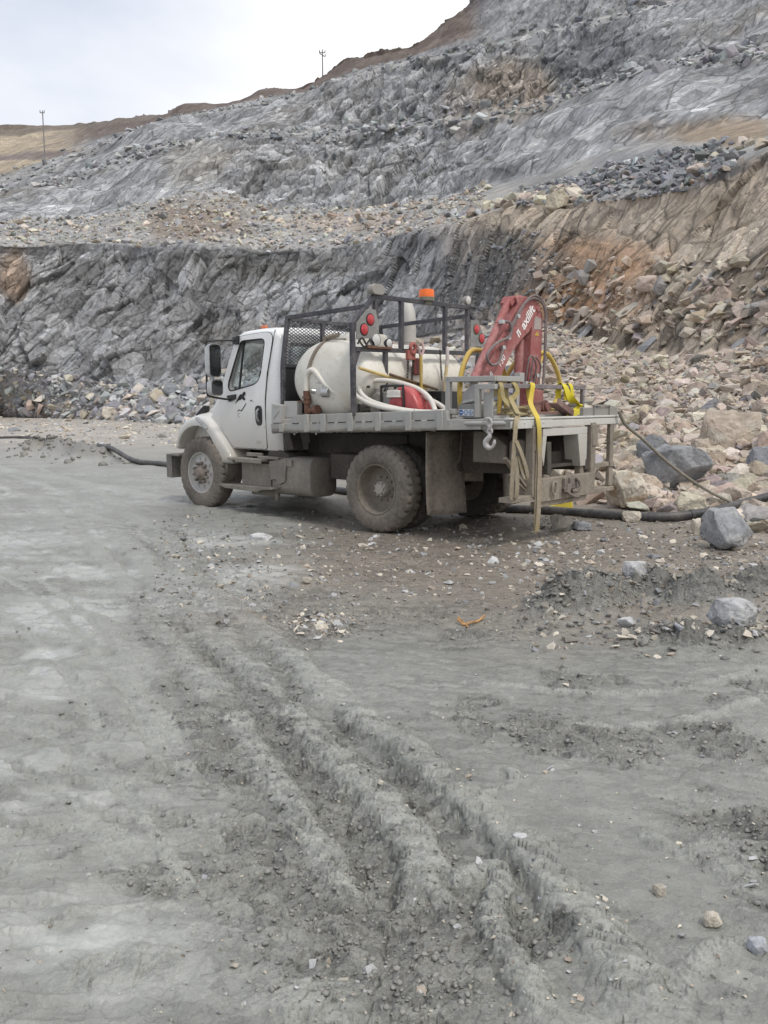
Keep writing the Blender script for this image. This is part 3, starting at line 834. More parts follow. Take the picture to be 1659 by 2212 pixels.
TOE = [(-400, 903), (0, 901), (200, 906), (380, 917), (560, 942), (800, 1000), (1000, 1045), (1180, 1078), (1300, 1100), (1400, 1114), (1500, 1140), (1659, 1168), (1850, 1205), (2050, 1240)]
K = [
    P_(*[(u, v + 16, toe_depth(u, v) * 0.985) for u, v in TOE]),                                   # below the floor
    P_(*[(u, v, toe_depth(u, v)) for u, v in TOE]),
    P_((-400, 790, 78), (0, 800, 76), (130, 806, 76), (300, 834, 73), (440, 815, 72), (600, 790, 70), (800, 750, 64), (1000, 720, 55), (1100, 690, 50), (1200, 700, 44), (1350, 760, 36), (1500, 775, 31.5), (1659, 740, 29), (1850, 700, 26), (2050, 680, 23)),
    P_((-400, 528, 82), (0, 526, 82), (150, 523, 82), (300, 531, 80), (450, 536, 78), (560, 539, 77), (700, 535, 74), (829, 516, 71), (930, 496, 65), (1019, 480, 60), (1130, 450, 54), (1254, 443, 49), (1355, 425, 44.5), (1430, 412, 42), (1500, 395, 40), (1569, 362, 38.5), (1659, 320, 37), (1850, 250, 34), (2050, 190, 31)),
    P_((-400, 485, 100), (0, 480, 100), (200, 468, 100), (330, 430, 98), (410, 410, 96), (480, 412, 96), (560, 446, 95), (700, 448, 94), (829, 440, 92), (950, 428, 88), (1030, 405, 83), (1100, 392, 78), (1200, 370, 73), (1330, 325, 66), (1500, 292, 60), (1659, 266, 56), (1850, 210, 52), (2050, 160, 48)),
    P_((-400, 424, 112), (0, 414, 114), (140, 388, 114), (300, 335, 112), (450, 305, 110), (600, 298, 108), (829, 276, 104), (995, 262, 98), (1244, 196, 87), (1430, 148, 78), (1659, 113, 71), (1850, 60, 66), (2050, 10, 60)),
    P_((-400, 416, 119), (0, 406, 121), (140, 377, 121), (300, 322, 119), (450, 293, 117), (600, 287, 115), (829, 264, 111), (995, 249, 105), (1244, 184, 94), (1430, 138, 85), (1659, 101, 78), (1850, 48, 72), (2050, -2, 66)),
    P_((-400, 398, 128), (0, 388, 130), (140, 346, 130), (250, 302, 129), (330, 270, 128), (450, 248, 127), (560, 229, 126), (660, 206, 124), (760, 172, 121), (900, 138, 116), (1000, 116, 112), (1190, 70, 105), (1430, 18, 96), (1659, -22, 90), (1850, -70, 84), (2050, -110, 78)),
    P_((-400, 394, 134), (0, 384, 138), (140, 340, 138), (250, 296, 136), (330, 266, 134), (450, 244, 132), (560, 222, 131), (660, 199, 129), (760, 162, 127), (900, 128, 122), (1000, 104, 118), (1190, 58, 111), (1430, 6, 102), (1659, -34, 96), (1850, -82, 90), (2050, -122, 84)),
    P_((-400, 270, 230), (0, 274, 220), (90, 272, 215), (160, 270, 205), (210, 264, 180), (250, 260, 165), (350, 254, 150), (372, 246, 146), (385, 230, 145), (400, 226, 144), (450, 231, 143), (520, 222, 141), (545, 212, 140), (562, 203, 140), (600, 196, 139), (655, 189, 138), (675, 179, 137), (760, 130, 134), (830, 110, 131), (885, 104, 129), (905, 92, 128), (960, 55, 127), (1010, 20, 126), (1035, 0, 125), (1080, -45, 124), (1200, -130, 120), (1430, -210, 112), (1659, -310, 105), (2050, -420, 95)),
    P_((-400, 272, 330), (0, 276, 320), (160, 274, 300), (380, 238, 240), (600, 214, 230), (830, 130, 220), (1035, 25, 215), (1200, -95, 205), (1659, -270, 190), (2050, -380, 180)),
]
ROWS = [6, 190, 230, 60, 130, 16, 90, 16, 110, 10]
us = np.linspace(-330, 1960, 1120)
cu = []
for (ku, kv, kd) in K:
    cu.append(at_depth(us, np.interp(us, ku, kv), np.interp(us, ku, kd)))
TX, TY, TZ, TS = [], [], [], []
for i, n in enumerate(ROWS):
    ts = np.linspace(0, 1, n, endpoint=(i == len(ROWS) - 1))
    for t in ts:
        tt = t
        if i == 1: zt = t ** 1.25        # talus steepens towards the wall
        else: zt = t
        a, c = cu[i], cu[i + 1]
        TX.append(a[0] + (c[0] - a[0]) * tt); TY.append(a[1] + (c[1] - a[1]) * tt); TZ.append(a[2] + (c[2] - a[2]) * zt)
        TS.append(np.full(us.shape, i + t))
TX, TY, TZ, TS = map(np.array, (TX, TY, TZ, TS))
TU, TV, TF = project(TX, TY, TZ)
P3 = np.stack([TX, TY, TZ], -1)
def normals(P):
    du = np.gradient(P, axis=1); dv = np.gradient(P, axis=0)
    n = np.cross(du, dv); n /= (np.linalg.norm(n, axis=-1, keepdims=True) + 1e-9)
    s = np.sign(np.sum(n * -P, -1, keepdims=True)); s[s == 0] = 1
    return n * s
NRM = normals(P3)
# soften the macro normal so that pieces of neighbouring faces keep together
for _ in range(10):
    NRM[1:-1] = (NRM[:-2] + NRM[1:-1] * 2 + NRM[2:]) / 4
NRM /= np.linalg.norm(NRM, axis=-1, keepdims=True)
Q = P3.reshape(-1, 3); S = TS.ravel(); U = TU.ravel(); V = TV.ravel(); NN = NRM.reshape(-1, 3)
wallness = np.interp(S, [0, 1, 1.85, 2.0, 2.08, 2.93, 3.0, 3.1, 3.8, 4.0, 4.1, 4.95, 5.0, 6.0, 6.1, 6.95, 7, 8, 8.1, 9, 10], [0, .03, .06, .5, 1, 1, .55, .2, .22, .5, 1, 1, .6, .6, 1, 1, .6, .6, .45, .22, .2])
talus = np.clip(1 - np.abs(S - 1.4) / 0.6, 0, 1) * (S < 2)
def joint(a, b):
    """axes of a joint set: long axis climbing to the east at angle a, plane yawed by b"""
    e1 = np.array([math.cos(a) * math.cos(b), math.cos(a) * math.sin(b), math.sin(a)])
    e3 = np.array([-math.sin(b), math.cos(b), 0.0]); e2 = np.cross(e3, e1)
    return np.stack([e1, e2, e3], 1)
ROT = joint(math.radians(56), 0.25); ROT2 = joint(math.radians(48), -0.3); ROT3 = joint(math.radians(75), 0.1)
warp = np.stack([fbm(Q[:, 0] * .12, Q[:, 1] * .12, Q[:, 2] * .12, oct=2, seed=500 + i) for i in range(3)], -1)
nf = math.sin
def facets(size, R, seed, tilt, wamp):
    q = ((Q + warp * wamp) @ R) / np.array(size)
    f1, f2, cid, off = worley3(q, seed)
    g = np.stack([_h((cid * 65535).astype(np.int64), np.zeros(len(cid), np.int64), np.zeros(len(cid), np.int64), seed + 10 + i) - 0.5 for i in range(3)], -1)
    return (cid - 0.5) + tilt * np.sum(g * off, -1), f2 - f1, cid
dA, eA, cA = facets((9.0, 3.6, 5.0), ROT, 601, 0.9, 2.0)
dB, eB, cB = facets((3.4, 1.15, 1.6), ROT, 611, 1.0, 0.8)
dC, eC, cC = facets((1.5, 0.50, 0.8), ROT2, 621, 1.0, 0.35)
dD, eD, cD = facets((0.62, 0.22, 0.4), ROT3, 631, 1.0, 0.15)
big = fbm(Q[:, 0] * .055, Q[:, 1] * .055, Q[:, 2] * .09, oct=4, seed=641)
mid = fbm(Q[:, 0] * .5, Q[:, 1] * .5, Q[:, 2] * .5, oct=4, seed=643)
dist_k = np.clip(TF.ravel() / 60.0, 0.45, 1.5)
view_ = -Q / np.linalg.norm(Q - np.array([0, 0, CAMZ]), axis=1, keepdims=True)
graze = sstep(0.15, 0.60, np.abs(np.sum(NN * view_, 1)))
D = wallness * (1.9 * big * np.clip(dist_k, .4, 1.2) + graze * np.where(S > 4, 1.7, 1.0) * ((0.80 * dA + 0.48 * dB) * np.clip(dist_k, .5, 1.3) + 0.17 * dC * np.clip(dist_k, .6, 1.5) + 0.05 * dD))
crack = graze * wallness * (0.15 * (1 - sstep(0, .09, eB)) + 0.05 * (1 - sstep(0, .11, eC)))
D = D - crack
D += (1 - wallness) * (0.30 * mid * np.clip(dist_k, .2, 1.2) + 0.10 * dD * (S > 2)) * sstep(1.0, 1.25, S)
# ledges stepping out along the upper walls
led = np.where(S > 4, 1.0, 0.0)
zz = Q[:, 2] + 0.16 * Q[:, 0] + 1.5 * mid
D += led * wallness * 1.1 * (np.abs(((zz / 4.2) % 1.0) - 0.5) - 0.25)
D += np.clip(S - 8.2, 0, .8) * (1.6 * fbm(Q[:, 0] * .16, Q[:, 1] * .16, Q[:, 2] * .16, oct=4, seed=661) + 0.5 * np.round(1.5 * fbm(Q[:, 0] * .09, Q[:, 1] * .02, oct=2, seed=663)))
D = np.where(S < 1.0, 0, D)
Dg = D.reshape(P3.shape[:2]); Db = Dg.copy()
for _ in range(14):
    Db[1:-1, 1:-1] = (Db[:-2, 1:-1] + Db[2:, 1:-1] + Db[1:-1, :-2] + Db[1:-1, 2:]) / 4
kb = 1 - sstep(0.10, 0.42, graze.reshape(P3.shape[:2]))
D = (Dg + (Db - Dg) * kb).ravel()
Pn = Q + NN * D[:, None]
TP = Pn.reshape(P3.shape)
terr_me = grid_mesh('quarry_wall', TP[..., 0], TP[..., 1], TP[..., 2], smooth=True)

# --- rock colours by place and by block
def blob(u, v, a, b_, p=1.0):
    w_ = fbm(U / 60, V / 60, oct=3, seed=700 + int(u)) * 0.7
    return sstep(0.25, 0.75, np.exp(-(((U - u) / a) ** 2 + ((V - v) / b_) ** 2)) + 0.35 * w_) * p
def mixk(c, k, col): return c + (np.array(col) - c) * np.clip(k, 0, 1)[:, None]
tone = 0.4 * (cA - .5) + 0.6 * (cB - .5) + 0.6 * (cC - .5) + 0.4 * (cD - .5)
c = np.array([0.375, 0.378, 0.386]) * np.ones((len(Q), 1))
stain = sstep(-0.05, 0.45, fbm(Q[:, 0] * .10, Q[:, 1] * .10, Q[:, 2] * .22, oct=5, seed=651, gain=.6))
c = mixk(c, stain * 0.6, (0.295, 0.287, 0.275))
up_ = np.clip(S - 4, 0, 1)
c = c * (1 - 0.10 * up_)[:, None]
c = mixk(c, up_ * 0.7 * sstep(.05, .40, fbm(Q[:, 0] * .05 + 3, Q[:, 1] * .05, Q[:, 2] * .10, oct=5, seed=681, gain=.6)), (0.195, 0.195, 0.20))
c = mixk(c, up_ * 0.55 * sstep(.12, .45, fbm(Q[:, 0] * .06 + 13, Q[:, 1] * .05, Q[:, 2] * .08, oct=4, seed=683, gain=.6)), (0.31, 0.265, 0.22))
pale = sstep(0.60, 0.95, cB * 0.55 + cC * 0.45) * (S > 2)
c = mixk(c, pale * 0.75, (0.50, 0.50, 0.50))
low = (S < 3.02) & (S > 1.95)
c = mixk(c, low * (1 - sstep(900, 1150, U)) * 0.30, (0.25, 0.253, 0.265))
# tan sandstone of the lower east wall
tan_k = sstep(930, 1130, U + 70 * fbm(U / 90, V / 90, oct=3, seed=653)) * (S < 3.02) * sstep(-0.1, 0.25, (V - 300) / 300.0)
c = mixk(c, tan_k * 0.88, (0.52, 0.425, 0.325))
c = mixk(c, tan_k * 0.5 * sstep(.45, .8, cB), (0.54, 0.48, 0.40))
c = mixk(c, blob(1215, 640, 120, 70) * (S < 3), (0.46, 0.27, 0.155))
c = mixk(c, blob(1330, 560, 130, 60, .6) * (S < 3), (0.47, 0.30, 0.19))
c = mixk(c, blob(1265, 610, 190, 110, .65) * (S < 3) * (U > 1130), (0.44, 0.28, 0.175))
c = mixk(c, blob(1100, 560, 70, 60, .8) * (S < 3) * (U < 1180), (0.20, 0.19, 0.175))
c = mixk(c, blob(1225, 750, 55, 62, .95) * (S < 2.7), (0.15, 0.15, 0.155))
c = mixk(c, blob(1060, 620, 130, 70, .8) * (S < 2.95) * (U < 1200), (0.175, 0.175, 0.175))
c = mixk(c, blob(640, 570, 280, 34, .75) * low, (0.20, 0.196, 0.188))
c = mixk(c, blob(560, 720, 180, 26, .6) * low, (0.215, 0.205, 0.19))
c = mixk(c, blob(700, 650, 260, 40, .5) * low, (0.36, 0.362, 0.37))
c = mixk(c, blob(420, 790, 160, 40, .45) * low, (0.36, 0.362, 0.37))
c = mixk(c, blob(1185, 580, 80, 45, .5), (0.25, 0.235, 0.21))
c = mixk(c, blob(20, 590, 40, 60, .8) * low, (0.40, 0.29, 0.21))
# benches, upper walls
c = mixk(c, ((S > 3.0) & (S < 4.0)) * 0.65, (0.34, 0.325, 0.30))
c = mixk(c, blob(410, 480, 130, 50, .95) * (S > 2.9) * (S < 4.2), (0.27, 0.225, 0.185))
c = mixk(c, blob(760, 478, 170, 26, .8) * (S > 2.9) * (S < 4.1), (0.43, 0.365, 0.31))
c = mixk(c, blob(1440, 365, 190, 40, .8) * (S > 2.95) * (S < 4.0), (0.20, 0.205, 0.225))
c = mixk(c, blob(1560, 290, 200, 34, .8) * (S > 3.4) * (S < 4.6), (0.33, 0.25, 0.17))
c = mixk(c, (((S > 4.93) & (S < 6.05)) | ((S > 6.93) & (S < 8.03))) * 0.45, (0.36, 0.35, 0.33))
c = mixk(c, blob(1110, 185, 110, 62, .75) * (S > 3.9), (0.40, 0.335, 0.27))
c = mixk(c, blob(1000, 235, 60, 50, .4) * (S > 3.9), (0.38, 0.32, 0.26))
c = mixk(c, blob(420, 350, 90, 50, .45) * (S > 3.9), (0.36, 0.33, 0.27))
c = mixk(c, blob(1320, 110, 160, 70, .6) * (S > 3.9), (0.205, 0.212, 0.225))
c = mixk(c, blob(1150, 380, 110, 34, .6) * (S > 3.2) * (S < 4.6), (0.185, 0.185, 0.19))
# overburden along the rim, tan bench far to the west
rim = sstep(8.10, 8.3, S + .12 * mid) * (1 - sstep(1000, 1060, U))
c = mixk(c, rim * 0.9, (0.15, 0.112, 0.092))
west_b = (S > 8.02) & (S < 9.2)
c = mixk(c, west_b * (1 - sstep(120, 200, U + 40 * mid)), (0.44, 0.365, 0.265))
c = mixk(c, west_b * (1 - sstep(120, 200, U + 40 * mid)) * sstep(-.1, .4, fbm(Q[:, 0] * .12, Q[:, 1] * .05, Q[:, 2] * .3, oct=4, seed=671)) * .75, (0.25, 0.21, 0.17))
c = mixk(c, west_b * (1 - sstep(120, 200, U)) * blob(60, 338, 160, 9, .9), (0.21, 0.17, 0.16))
c = mixk(c, west_b * (U < 400) * (sstep(8.72, 8.80, S + .05 * mid)) * 0.9, (0.17, 0.14, 0.115))
# talus fines
c = mixk(c, ((S > .9) & (S < 2.0)) * 0.8, (0.36, 0.325, 0.29))
c = mixk(c, ((S > .9) & (S < 2.05)) * (1 - sstep(500, 900, U)) * 0.8 * sstep(1.25, 1.6, S), (0.29, 0.295, 0.305))
c = c * (1 + 0.30 * tone * (0.4 + 0.6 * wallness) + 0.16 * mid)[:, None]
add_color(terr_me, np.clip(c, 0.03, 0.62))
add_float(terr_me, np.clip(wallness + 0.15, 0, 1) * np.where(S < 1.9, 0.3, 1.0), 'blocky')
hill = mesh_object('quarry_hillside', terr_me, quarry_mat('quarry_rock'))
tag(hill, kind='structure')
# ================================================================== ROCKS
def rock_shape(n, seed, flat=0.8, boxy=0.5, bev=0.0):
    r = random.Random(seed)
    bm = bmesh.new()
    for i in range(n):
        d = Vector((r.gauss(0, 1), r.gauss(0, 1), r.gauss(0, 1))).normalized()
        m = max(abs(d.x), abs(d.y), abs(d.z))
        k = (1 - boxy) + boxy / m * 0.8
        d *= k * r.uniform(0.82, 1.08)
        bm.verts.new((d.x, d.y * r.uniform(0.8, 1.0), d.z * flat))
    res = bmesh.ops.convex_hull(bm, input=bm.verts)
    bmesh.ops.delete(bm, geom=[g for g in res['geom_interior'] if isinstance(g, bmesh.types.BMVert)], context='VERTS')
    bmesh.ops.dissolve_limit(bm, angle_limit=math.radians(14), verts=bm.verts, edges=bm.edges)
    if bev:
        bmesh.ops.bevel(bm, geom=list(bm.edges), offset=bev, segments=1, affect='EDGES', profile=0.5)
    bmesh.ops.triangulate(bm, faces=bm.faces)
    bm.normal_update()
    v = np.array([p.co[:] for p in bm.verts], np.float32)
    f = np.array([[x.index for x in q.verts] for q in bm.faces], np.int32)
    bm.free()
    v /= np.abs(v).max()
    return v, f

SHAPES = [rock_shape(random.Random(i).randint(9, 17), 900 + i, flat=(0.45 + 0.5 * random.Random(i + 50).random()), boxy=0.3 + 0.6 * random.Random(i + 70).random(), bev=0.015) for i in range(28)]
N_ROUND = len(SHAPES)
def slab(i):
    v, f = rock_shape(random.Random(i).randint(10, 15), 1500 + i, flat=0.9, boxy=0.9, bev=0.01)
    return (v * (1.0, .55, .24)).astype(np.float32), f
SHAPES += [slab(i) for i in range(8)]
PEB = [rock_shape(9, 1200 + i, flat=0.6, boxy=0.4) for i in range(10)]

def tri_mesh(name, v, f, smooth=False):
    me = bpy.data.meshes.new(name)
    me.vertices.add(len(v)); me.vertices.foreach_set('co', np.asarray(v, np.float32).ravel())
    me.loops.add(f.size); me.loops.foreach_set('vertex_index', f.ravel().astype(np.int32))
    me.polygons.add(len(f)); me.polygons.foreach_set('loop_start', np.arange(0, f.size, 3, dtype=np.int32))
    me.polygons.foreach_set('use_smooth', np.full(len(f), smooth))
    me.update(calc_edges=True)
    return me

ROCKM = rock_mat('loose_rock', 3.0, 0.5, 0.02)
MUDLUMP = [rock_shape(22, 1700 + i, flat=0.85, boxy=0.15) for i in range(10)]
SHAPE_ME = []
for i, (v, f) in enumerate(SHAPES):
    me = tri_mesh('rock', v, f)
    r = np.random.default_rng(i)
    add_color(me, np.ones((len(v), 3)) * r.uniform(0.88, 1.12, (len(v), 1)))
    me.materials.append(ROCKM)
    SHAPE_ME.append(me)

TAN = np.array((0.425, 0.36, 0.295)); CREAM = np.array((0.56, 0.51, 0.43)); GREY = np.array((0.27, 0.275, 0.285)); BLUE = np.array((0.235, 0.242, 0.258)); PALE = np.array((0.46, 0.46, 0.46)); RUST = np.array((0.40, 0.315, 0.24)); PURPLE = np.array((0.30, 0.265, 0.25)); BROWN = np.array((0.30, 0.25, 0.20))
Uv, Vv, Fv = project(TP[..., 0], TP[..., 1], TP[..., 2])
Sf = TS
def pick(n, mask, w=None):
    idx = np.flatnonzero(mask.ravel())
    p = None
    if w is not None:
        p = w.ravel()[idx]; p = p / p.sum()
    return idx[rng.choice(len(idx), n, p=p)]
ROCKS = []      # pos, size, colour, shape, euler, zone, squash
def scatter(n, mask, rmin, rmax, alpha, cols, probs, zone, w=None, sink=0.25, tilt=0.5):
    ids = pick(n, mask, w)
    P = TP.reshape(-1, 3)[ids]
    u = rng.random(n)
    sz = rmin * (1 - u * (1 - (rmin / rmax) ** alpha)) ** (-1 / alpha)
    ci = rng.choice(len(cols), n, p=probs)
    for i in range(n):
        p = P[i] + rng.normal(0, 0.3 * sz[i] + 0.03, 3) * (1, 1, 0.15)
        p[2] += sz[i] * (0.42 - sink)
        k = rng.uniform(0.78, 1.18)
        cc_ = cols[ci[i]]
        if zone == 'east': cc_ = cc_ * .72 + np.array((.43, .365, .305)) * .28
        ROCKS.append((p, sz[i], cc_ * k * (1 + rng.normal(0, 0.03, 3)), rng.integers(N_ROUND), (rng.normal(0, tilt), rng.normal(0, tilt), rng.uniform(0, 6.28)), zone, rng.uniform(0.55, 1.0), ci[i]))

area = Fv ** 2
east = (Sf > 1.02) & (Sf < 1.97) & (Uv > 1100)
east_near = east & (Fv < 21)
scatter(9500, east, 0.055, 0.32, 1.7, [TAN, CREAM, GREY, RUST, PURPLE, BLUE], [.60, .24, .06, .05, .03, .02], 'east', w=1.0 / np.clip(Fv, 8, 60) ** 0.2)
scatter(5200, east_near, 0.035, 0.26, 1.9, [TAN, CREAM, GREY, RUST, PURPLE, BLUE], [.55, .28, .06, .05, .03, .03], 'east')
scatter(90, east & (Uv > 1330) & (Vv > 800), 0.14, 0.30, 1.6, [TAN, CREAM, GREY, BLUE], [.62, .22, .08, .08], 'east')
scatter(900, (Sf > 1.02) & (Sf < 1.97) & (Uv > 560) & (Uv <= 1130), 0.12, 0.7, 1.7, [TAN, CREAM, GREY, BLUE, PALE], [.3, .22, .2, .13, .15], 'back')
scatter(2600, (Sf > 1.02) & (Sf < 2.02) & (Uv < 640), 0.14, 0.85, 1.9, [PALE, GREY, CREAM, BLUE, TAN], [.28, .33, .17, .17, .05], 'west')
scatter(90, (Sf > 3.0) & (Sf < 3.3) & (Uv > 985) & (Uv < 1270), 0.24, 0.66, 1.5, [CREAM, TAN, GREY], [.62, .3, .08], 'rim', sink=0.1)
scatter(800, (Sf > 2.99) & (Sf < 3.6) & (Uv > 1120) & (Uv < 1580), 0.13, 0.42, 1.8, [BLUE, GREY, PALE, PURPLE], [.5, .3, .1, .1], 'rim', sink=0.12)
scatter(70, (Sf > 2.99) & (Sf < 3.4) & (Uv > 1460), 0.22, 0.55, 1.6, [CREAM, TAN, GREY], [.45, .35, .2], 'rim', sink=0.1)
scatter(4200, (Sf > 3.0) & (Sf < 4.02) & (Uv < 1050), 0.11, 0.60, 2.1, [PALE, CREAM, GREY, TAN, BROWN], [.3, .3, .2, .12, .08], 'bench')
scatter(1100, ((Sf > 4.9) & (Sf < 6.1)) | ((Sf > 6.9) & (Sf < 8.1)), 0.2, 0.9, 1.9, [PALE, GREY, BLUE], [.35, .4, .25], 'upper')
scatter(800, (Sf > 4.95) & (Sf < 6.03), 0.2, 0.8, 1.8, [PALE, GREY, BLUE], [.35, .4, .25], 'upper')
scatter(420, (Sf > 1.9) & (Sf < 2.7) & (Uv > 960) & (Uv < 1200), 0.08, 0.30, 1.9, [GREY * .7, BLUE * .8, GREY], [.5, .3, .2], 'back', sink=0.2)
scatter(160, (Sf > 1.6) & (Sf < 2.4) & (Uv > 1165) & (Uv < 1265), 0.05, 0.18, 1.9, [GREY * .6, BLUE * .65], [.6, .4], 'east', sink=0.2)
scatter(500, (Sf > 2.05) & (Sf < 2.8) & (Uv > 1150) & (Vv > 560), 0.12, 0.5, 1.8, [TAN, CREAM, RUST, GREY], [.6, .15, .15, .1], 'east', sink=0.2)

# slabs lying with the dip of the beds under the east wall
for i in pick(80, (Sf > 1.7) & (Sf < 2.45) & (Uv > 1150)):
    p = TP.reshape(-1, 3)[i].copy(); sz = rng.uniform(.25, .75)
    ROCKS.append((p, sz, (TAN, TAN, CREAM * .9, GREY * 1.2)[rng.integers(4)] * rng.uniform(.8, 1.1), N_ROUND + rng.integers(8), (rng.normal(.25, .2), -rng.uniform(.45, .85), rng.normal(0, .3)), 'east', 1.0, 0))

# stones lying on the pit floor
def floor_stones(n, uv, rmin, rmax, alpha, cols, probs, zone):
    for i in range(n):
        u, v = uv()
        x, y = on_ground(u, v)
        t = rng.random()
        sz = rmin * (1 - t * (1 - (rmin / rmax) ** alpha)) ** (-1 / alpha)
        c = rng.choice(len(cols), p=probs)
        ROCKS.append((np.array((x, y, np.nan)), sz, cols[c] * rng.uniform(0.85, 1.15), rng.integers(N_ROUND), (rng.normal(0, .3), rng.normal(0, .3), rng.uniform(0, 6.28)), zone, rng.uniform(0.4, 0.8), c))
FL = [CREAM, PALE, TAN, BLUE, GREY]
floor_stones(480, lambda: (rng.uniform(380, 1660), 1120 + 190 * rng.beta(1.2, 1.6)), 0.016, 0.07, 2.0, FL, [.42, .28, .14, .08, .08], 'floor')
floor_stones(90, lambda: (rng.uniform(1150, 1660), rng.uniform(1115, 1420)), 0.022, 0.075, 1.9, FL, [.38, .26, .14, .12, .10], 'floor')
floor_stones(60, lambda: (rng.normal(690, 45), rng.normal(1345, 14)), 0.014, 0.05, 1.8, FL, [.45, .2, .2, .05, .10], 'floor')
floor_stones(160, lambda: (rng.uniform(820, 1660), rng.uniform(1350, 2200)), 0.005, 0.028, 1.9, FL, [.36, .34, .1, .12, .08], 'floor')
floor_stones(60, lambda: (rng.uniform(300, 1300), rng.uniform(1350, 2200)), 0.004, 0.018, 2.0, FL, [.4, .35, .1, .1, .05], 'floor')
floor_stones(1900, lambda: (rng.uniform(-200, 620), 896 + 70 * rng.beta(1.0, 1.8)), 0.05, 0.32, 1.9, FL, [.40, .28, .16, .08, .08], 'westfloor')
floor_stones(12, lambda: (rng.uniform(480, 820), rng.uniform(2030, 2190)), 0.008, 0.022, 1.5, [CREAM * .75, PALE * .8], [.6, .4], 'floor')

PIPE_UV = ((-260, 938), (-120, 942), (-20, 946), (60, 947), (120, 958), (170, 974), (230, 990), (290, 1001), (360, 1009), (460, 1024), (600, 1046), (747, 1066), (900, 1086), (1050, 1102), (1175, 1111), (1300, 1120), (1430, 1127), (1530, 1124), (1600, 1117), (1680, 1112), (1800, 1108), (1950, 1108))
PIPE_XY = [on_ground(u, v) for u, v in PIPE_UV]
rp_ = np.array([r[0][:2] for r in ROCKS]); rs_ = np.array([r[1] for r in ROCKS])
pd_, _, psd, _ = seg_dist(rp_[:, 0], rp_[:, 1], PIPE_XY)
front_ = np.array([np.interp(x, [q[0] for q in PIPE_XY], [q[1] for q in PIPE_XY]) for x in rp_[:, 0]]) + .1 > rp_[:, 1]
ok_ = (pd_ > rs_ + .07) & ~((rp_[:, 0] > 2.5) & front_ & (pd_ < .55) & (rs_ > .06))
ROCKS = [r for r, k_ in zip(ROCKS, ok_) if k_]

# heights of the floor under all those stones at once
fx = np.array([r[0][0] for r in ROCKS if np.isnan(r[0][2])]); fy = np.array([r[0][1] for r in ROCKS if np.isnan(r[0][2])])
fz = ground_fields(fx[None, :], fy[None, :])[0][0]
j = 0
for r in ROCKS:
    if np.isnan(r[0][2]):
        r[0][2] = fz[j] + r[1] * 0.15; j += 1

# fine gravel nobody could count
def bulk(name, items, shapes, mat):
    V_, F_, C_ = [], [], []; o = 0
    for (p, sz, col, sh, eu, sq) in items:
        v, f = shapes[sh % len(shapes)]
        R = np.array(Euler(eu).to_matrix())
        w = (v * (1, 1, sq)) @ R.T * sz + p
        V_.append(w); F_.append(f + o); o += len(v)
        C_.append(np.repeat(col[None], len(v), 0))
    me = tri_mesh(name, np.concatenate(V_), np.concatenate(F_))
    add_color(me, np.clip(np.concatenate(C_), 0.02, 0.75))
    o_ = mesh_object(name, me, mat)
    tag(o_, kind='stuff')
    return o_

def gravel_items(n, uv, lo, hi, cols, probs):
    P = np.array([on_ground(*uv()) for _ in range(n)])
    z = ground_fields(P[None, :, 0], P[None, :, 1])[0][0]
    out = []
    for i in range(n):
        sz = lo * (hi / lo) ** (rng.random() ** 2)
        out.append((np.array((P[i, 0], P[i, 1], z[i] + sz * 0.1)), sz, cols[rng.choice(len(cols), p=probs)] * rng.uniform(0.75, 1.2), rng.integers(99), tuple(rng.uniform(-.6, 6, 3) * (0.2, 0.2, 1)), rng.uniform(.4, .9)))
    return out
GC = [CREAM * .9, PALE * .9, TAN * .8, GREY, np.array((.26, .24, .21))]
GC = [g_ * .86 for g_ in GC]
it = gravel_items(3900, lambda: (rng.uniform(330, 1680), 1105 + 260 * rng.beta(1.1, 1.9)), 0.007, 0.032, GC, [.22, .2, .16, .14, .28])
it += gravel_items(900, lambda: (rng.uniform(-20, 1680), rng.uniform(1300, 2210)), 0.003, 0.010, GC, [.25, .25, .15, .15, .2])
it += gravel_items(500, lambda: (rng.normal(690, 50), rng.normal(1345, 16)), 0.006, 0.022, GC, [.25, .15, .2, .1, .3])
it += gravel_items(1500, lambda: (rng.uniform(1130, 1680), rng.uniform(1100, 1400)), 0.010, 0.045, GC, [.25, .2, .2, .15, .2])
bulk('gravel', it, PEB, ROCKM)

# crumbs of churned mud
n_c = 60000
cu_ = np.stack([rng.uniform(-30, 1690, n_c), 1165 + 1080 * rng.random(n_c) ** 0.9], 1)
cxy = np.array([on_ground(*q) for q in cu_])
ch_, cw_, cb_, cr_, cs_, _ = [a_[0] for a_ in ground_fields(cxy[None, :, 0], cxy[None, :, 1])]
keep = rng.random(n_c) < np.clip((cr_ - 0.32) * 0.75, 0.0, 0.6) * (1 - 0.55 * cs_) * (cw_ < 0.8)
it = []
for i in np.flatnonzero(keep)[:4500]:
    R_ = math.hypot(*cxy[i]); sz = (0.002 + 0.009 * rng.random() ** 4) * (0.5 + R_ / 4.0)
    it.append((np.array((cxy[i, 0], cxy[i, 1], ch_[i] + sz * 0.25)), sz, np.array((.25, .242, .222)) * rng.uniform(.8, 1.25) * (1 - .1 * cb_[i]), rng.integers(99), tuple(rng.uniform(-1, 1, 3) * (.5, .5, 3.1)), rng.uniform(.45, 1.0)))
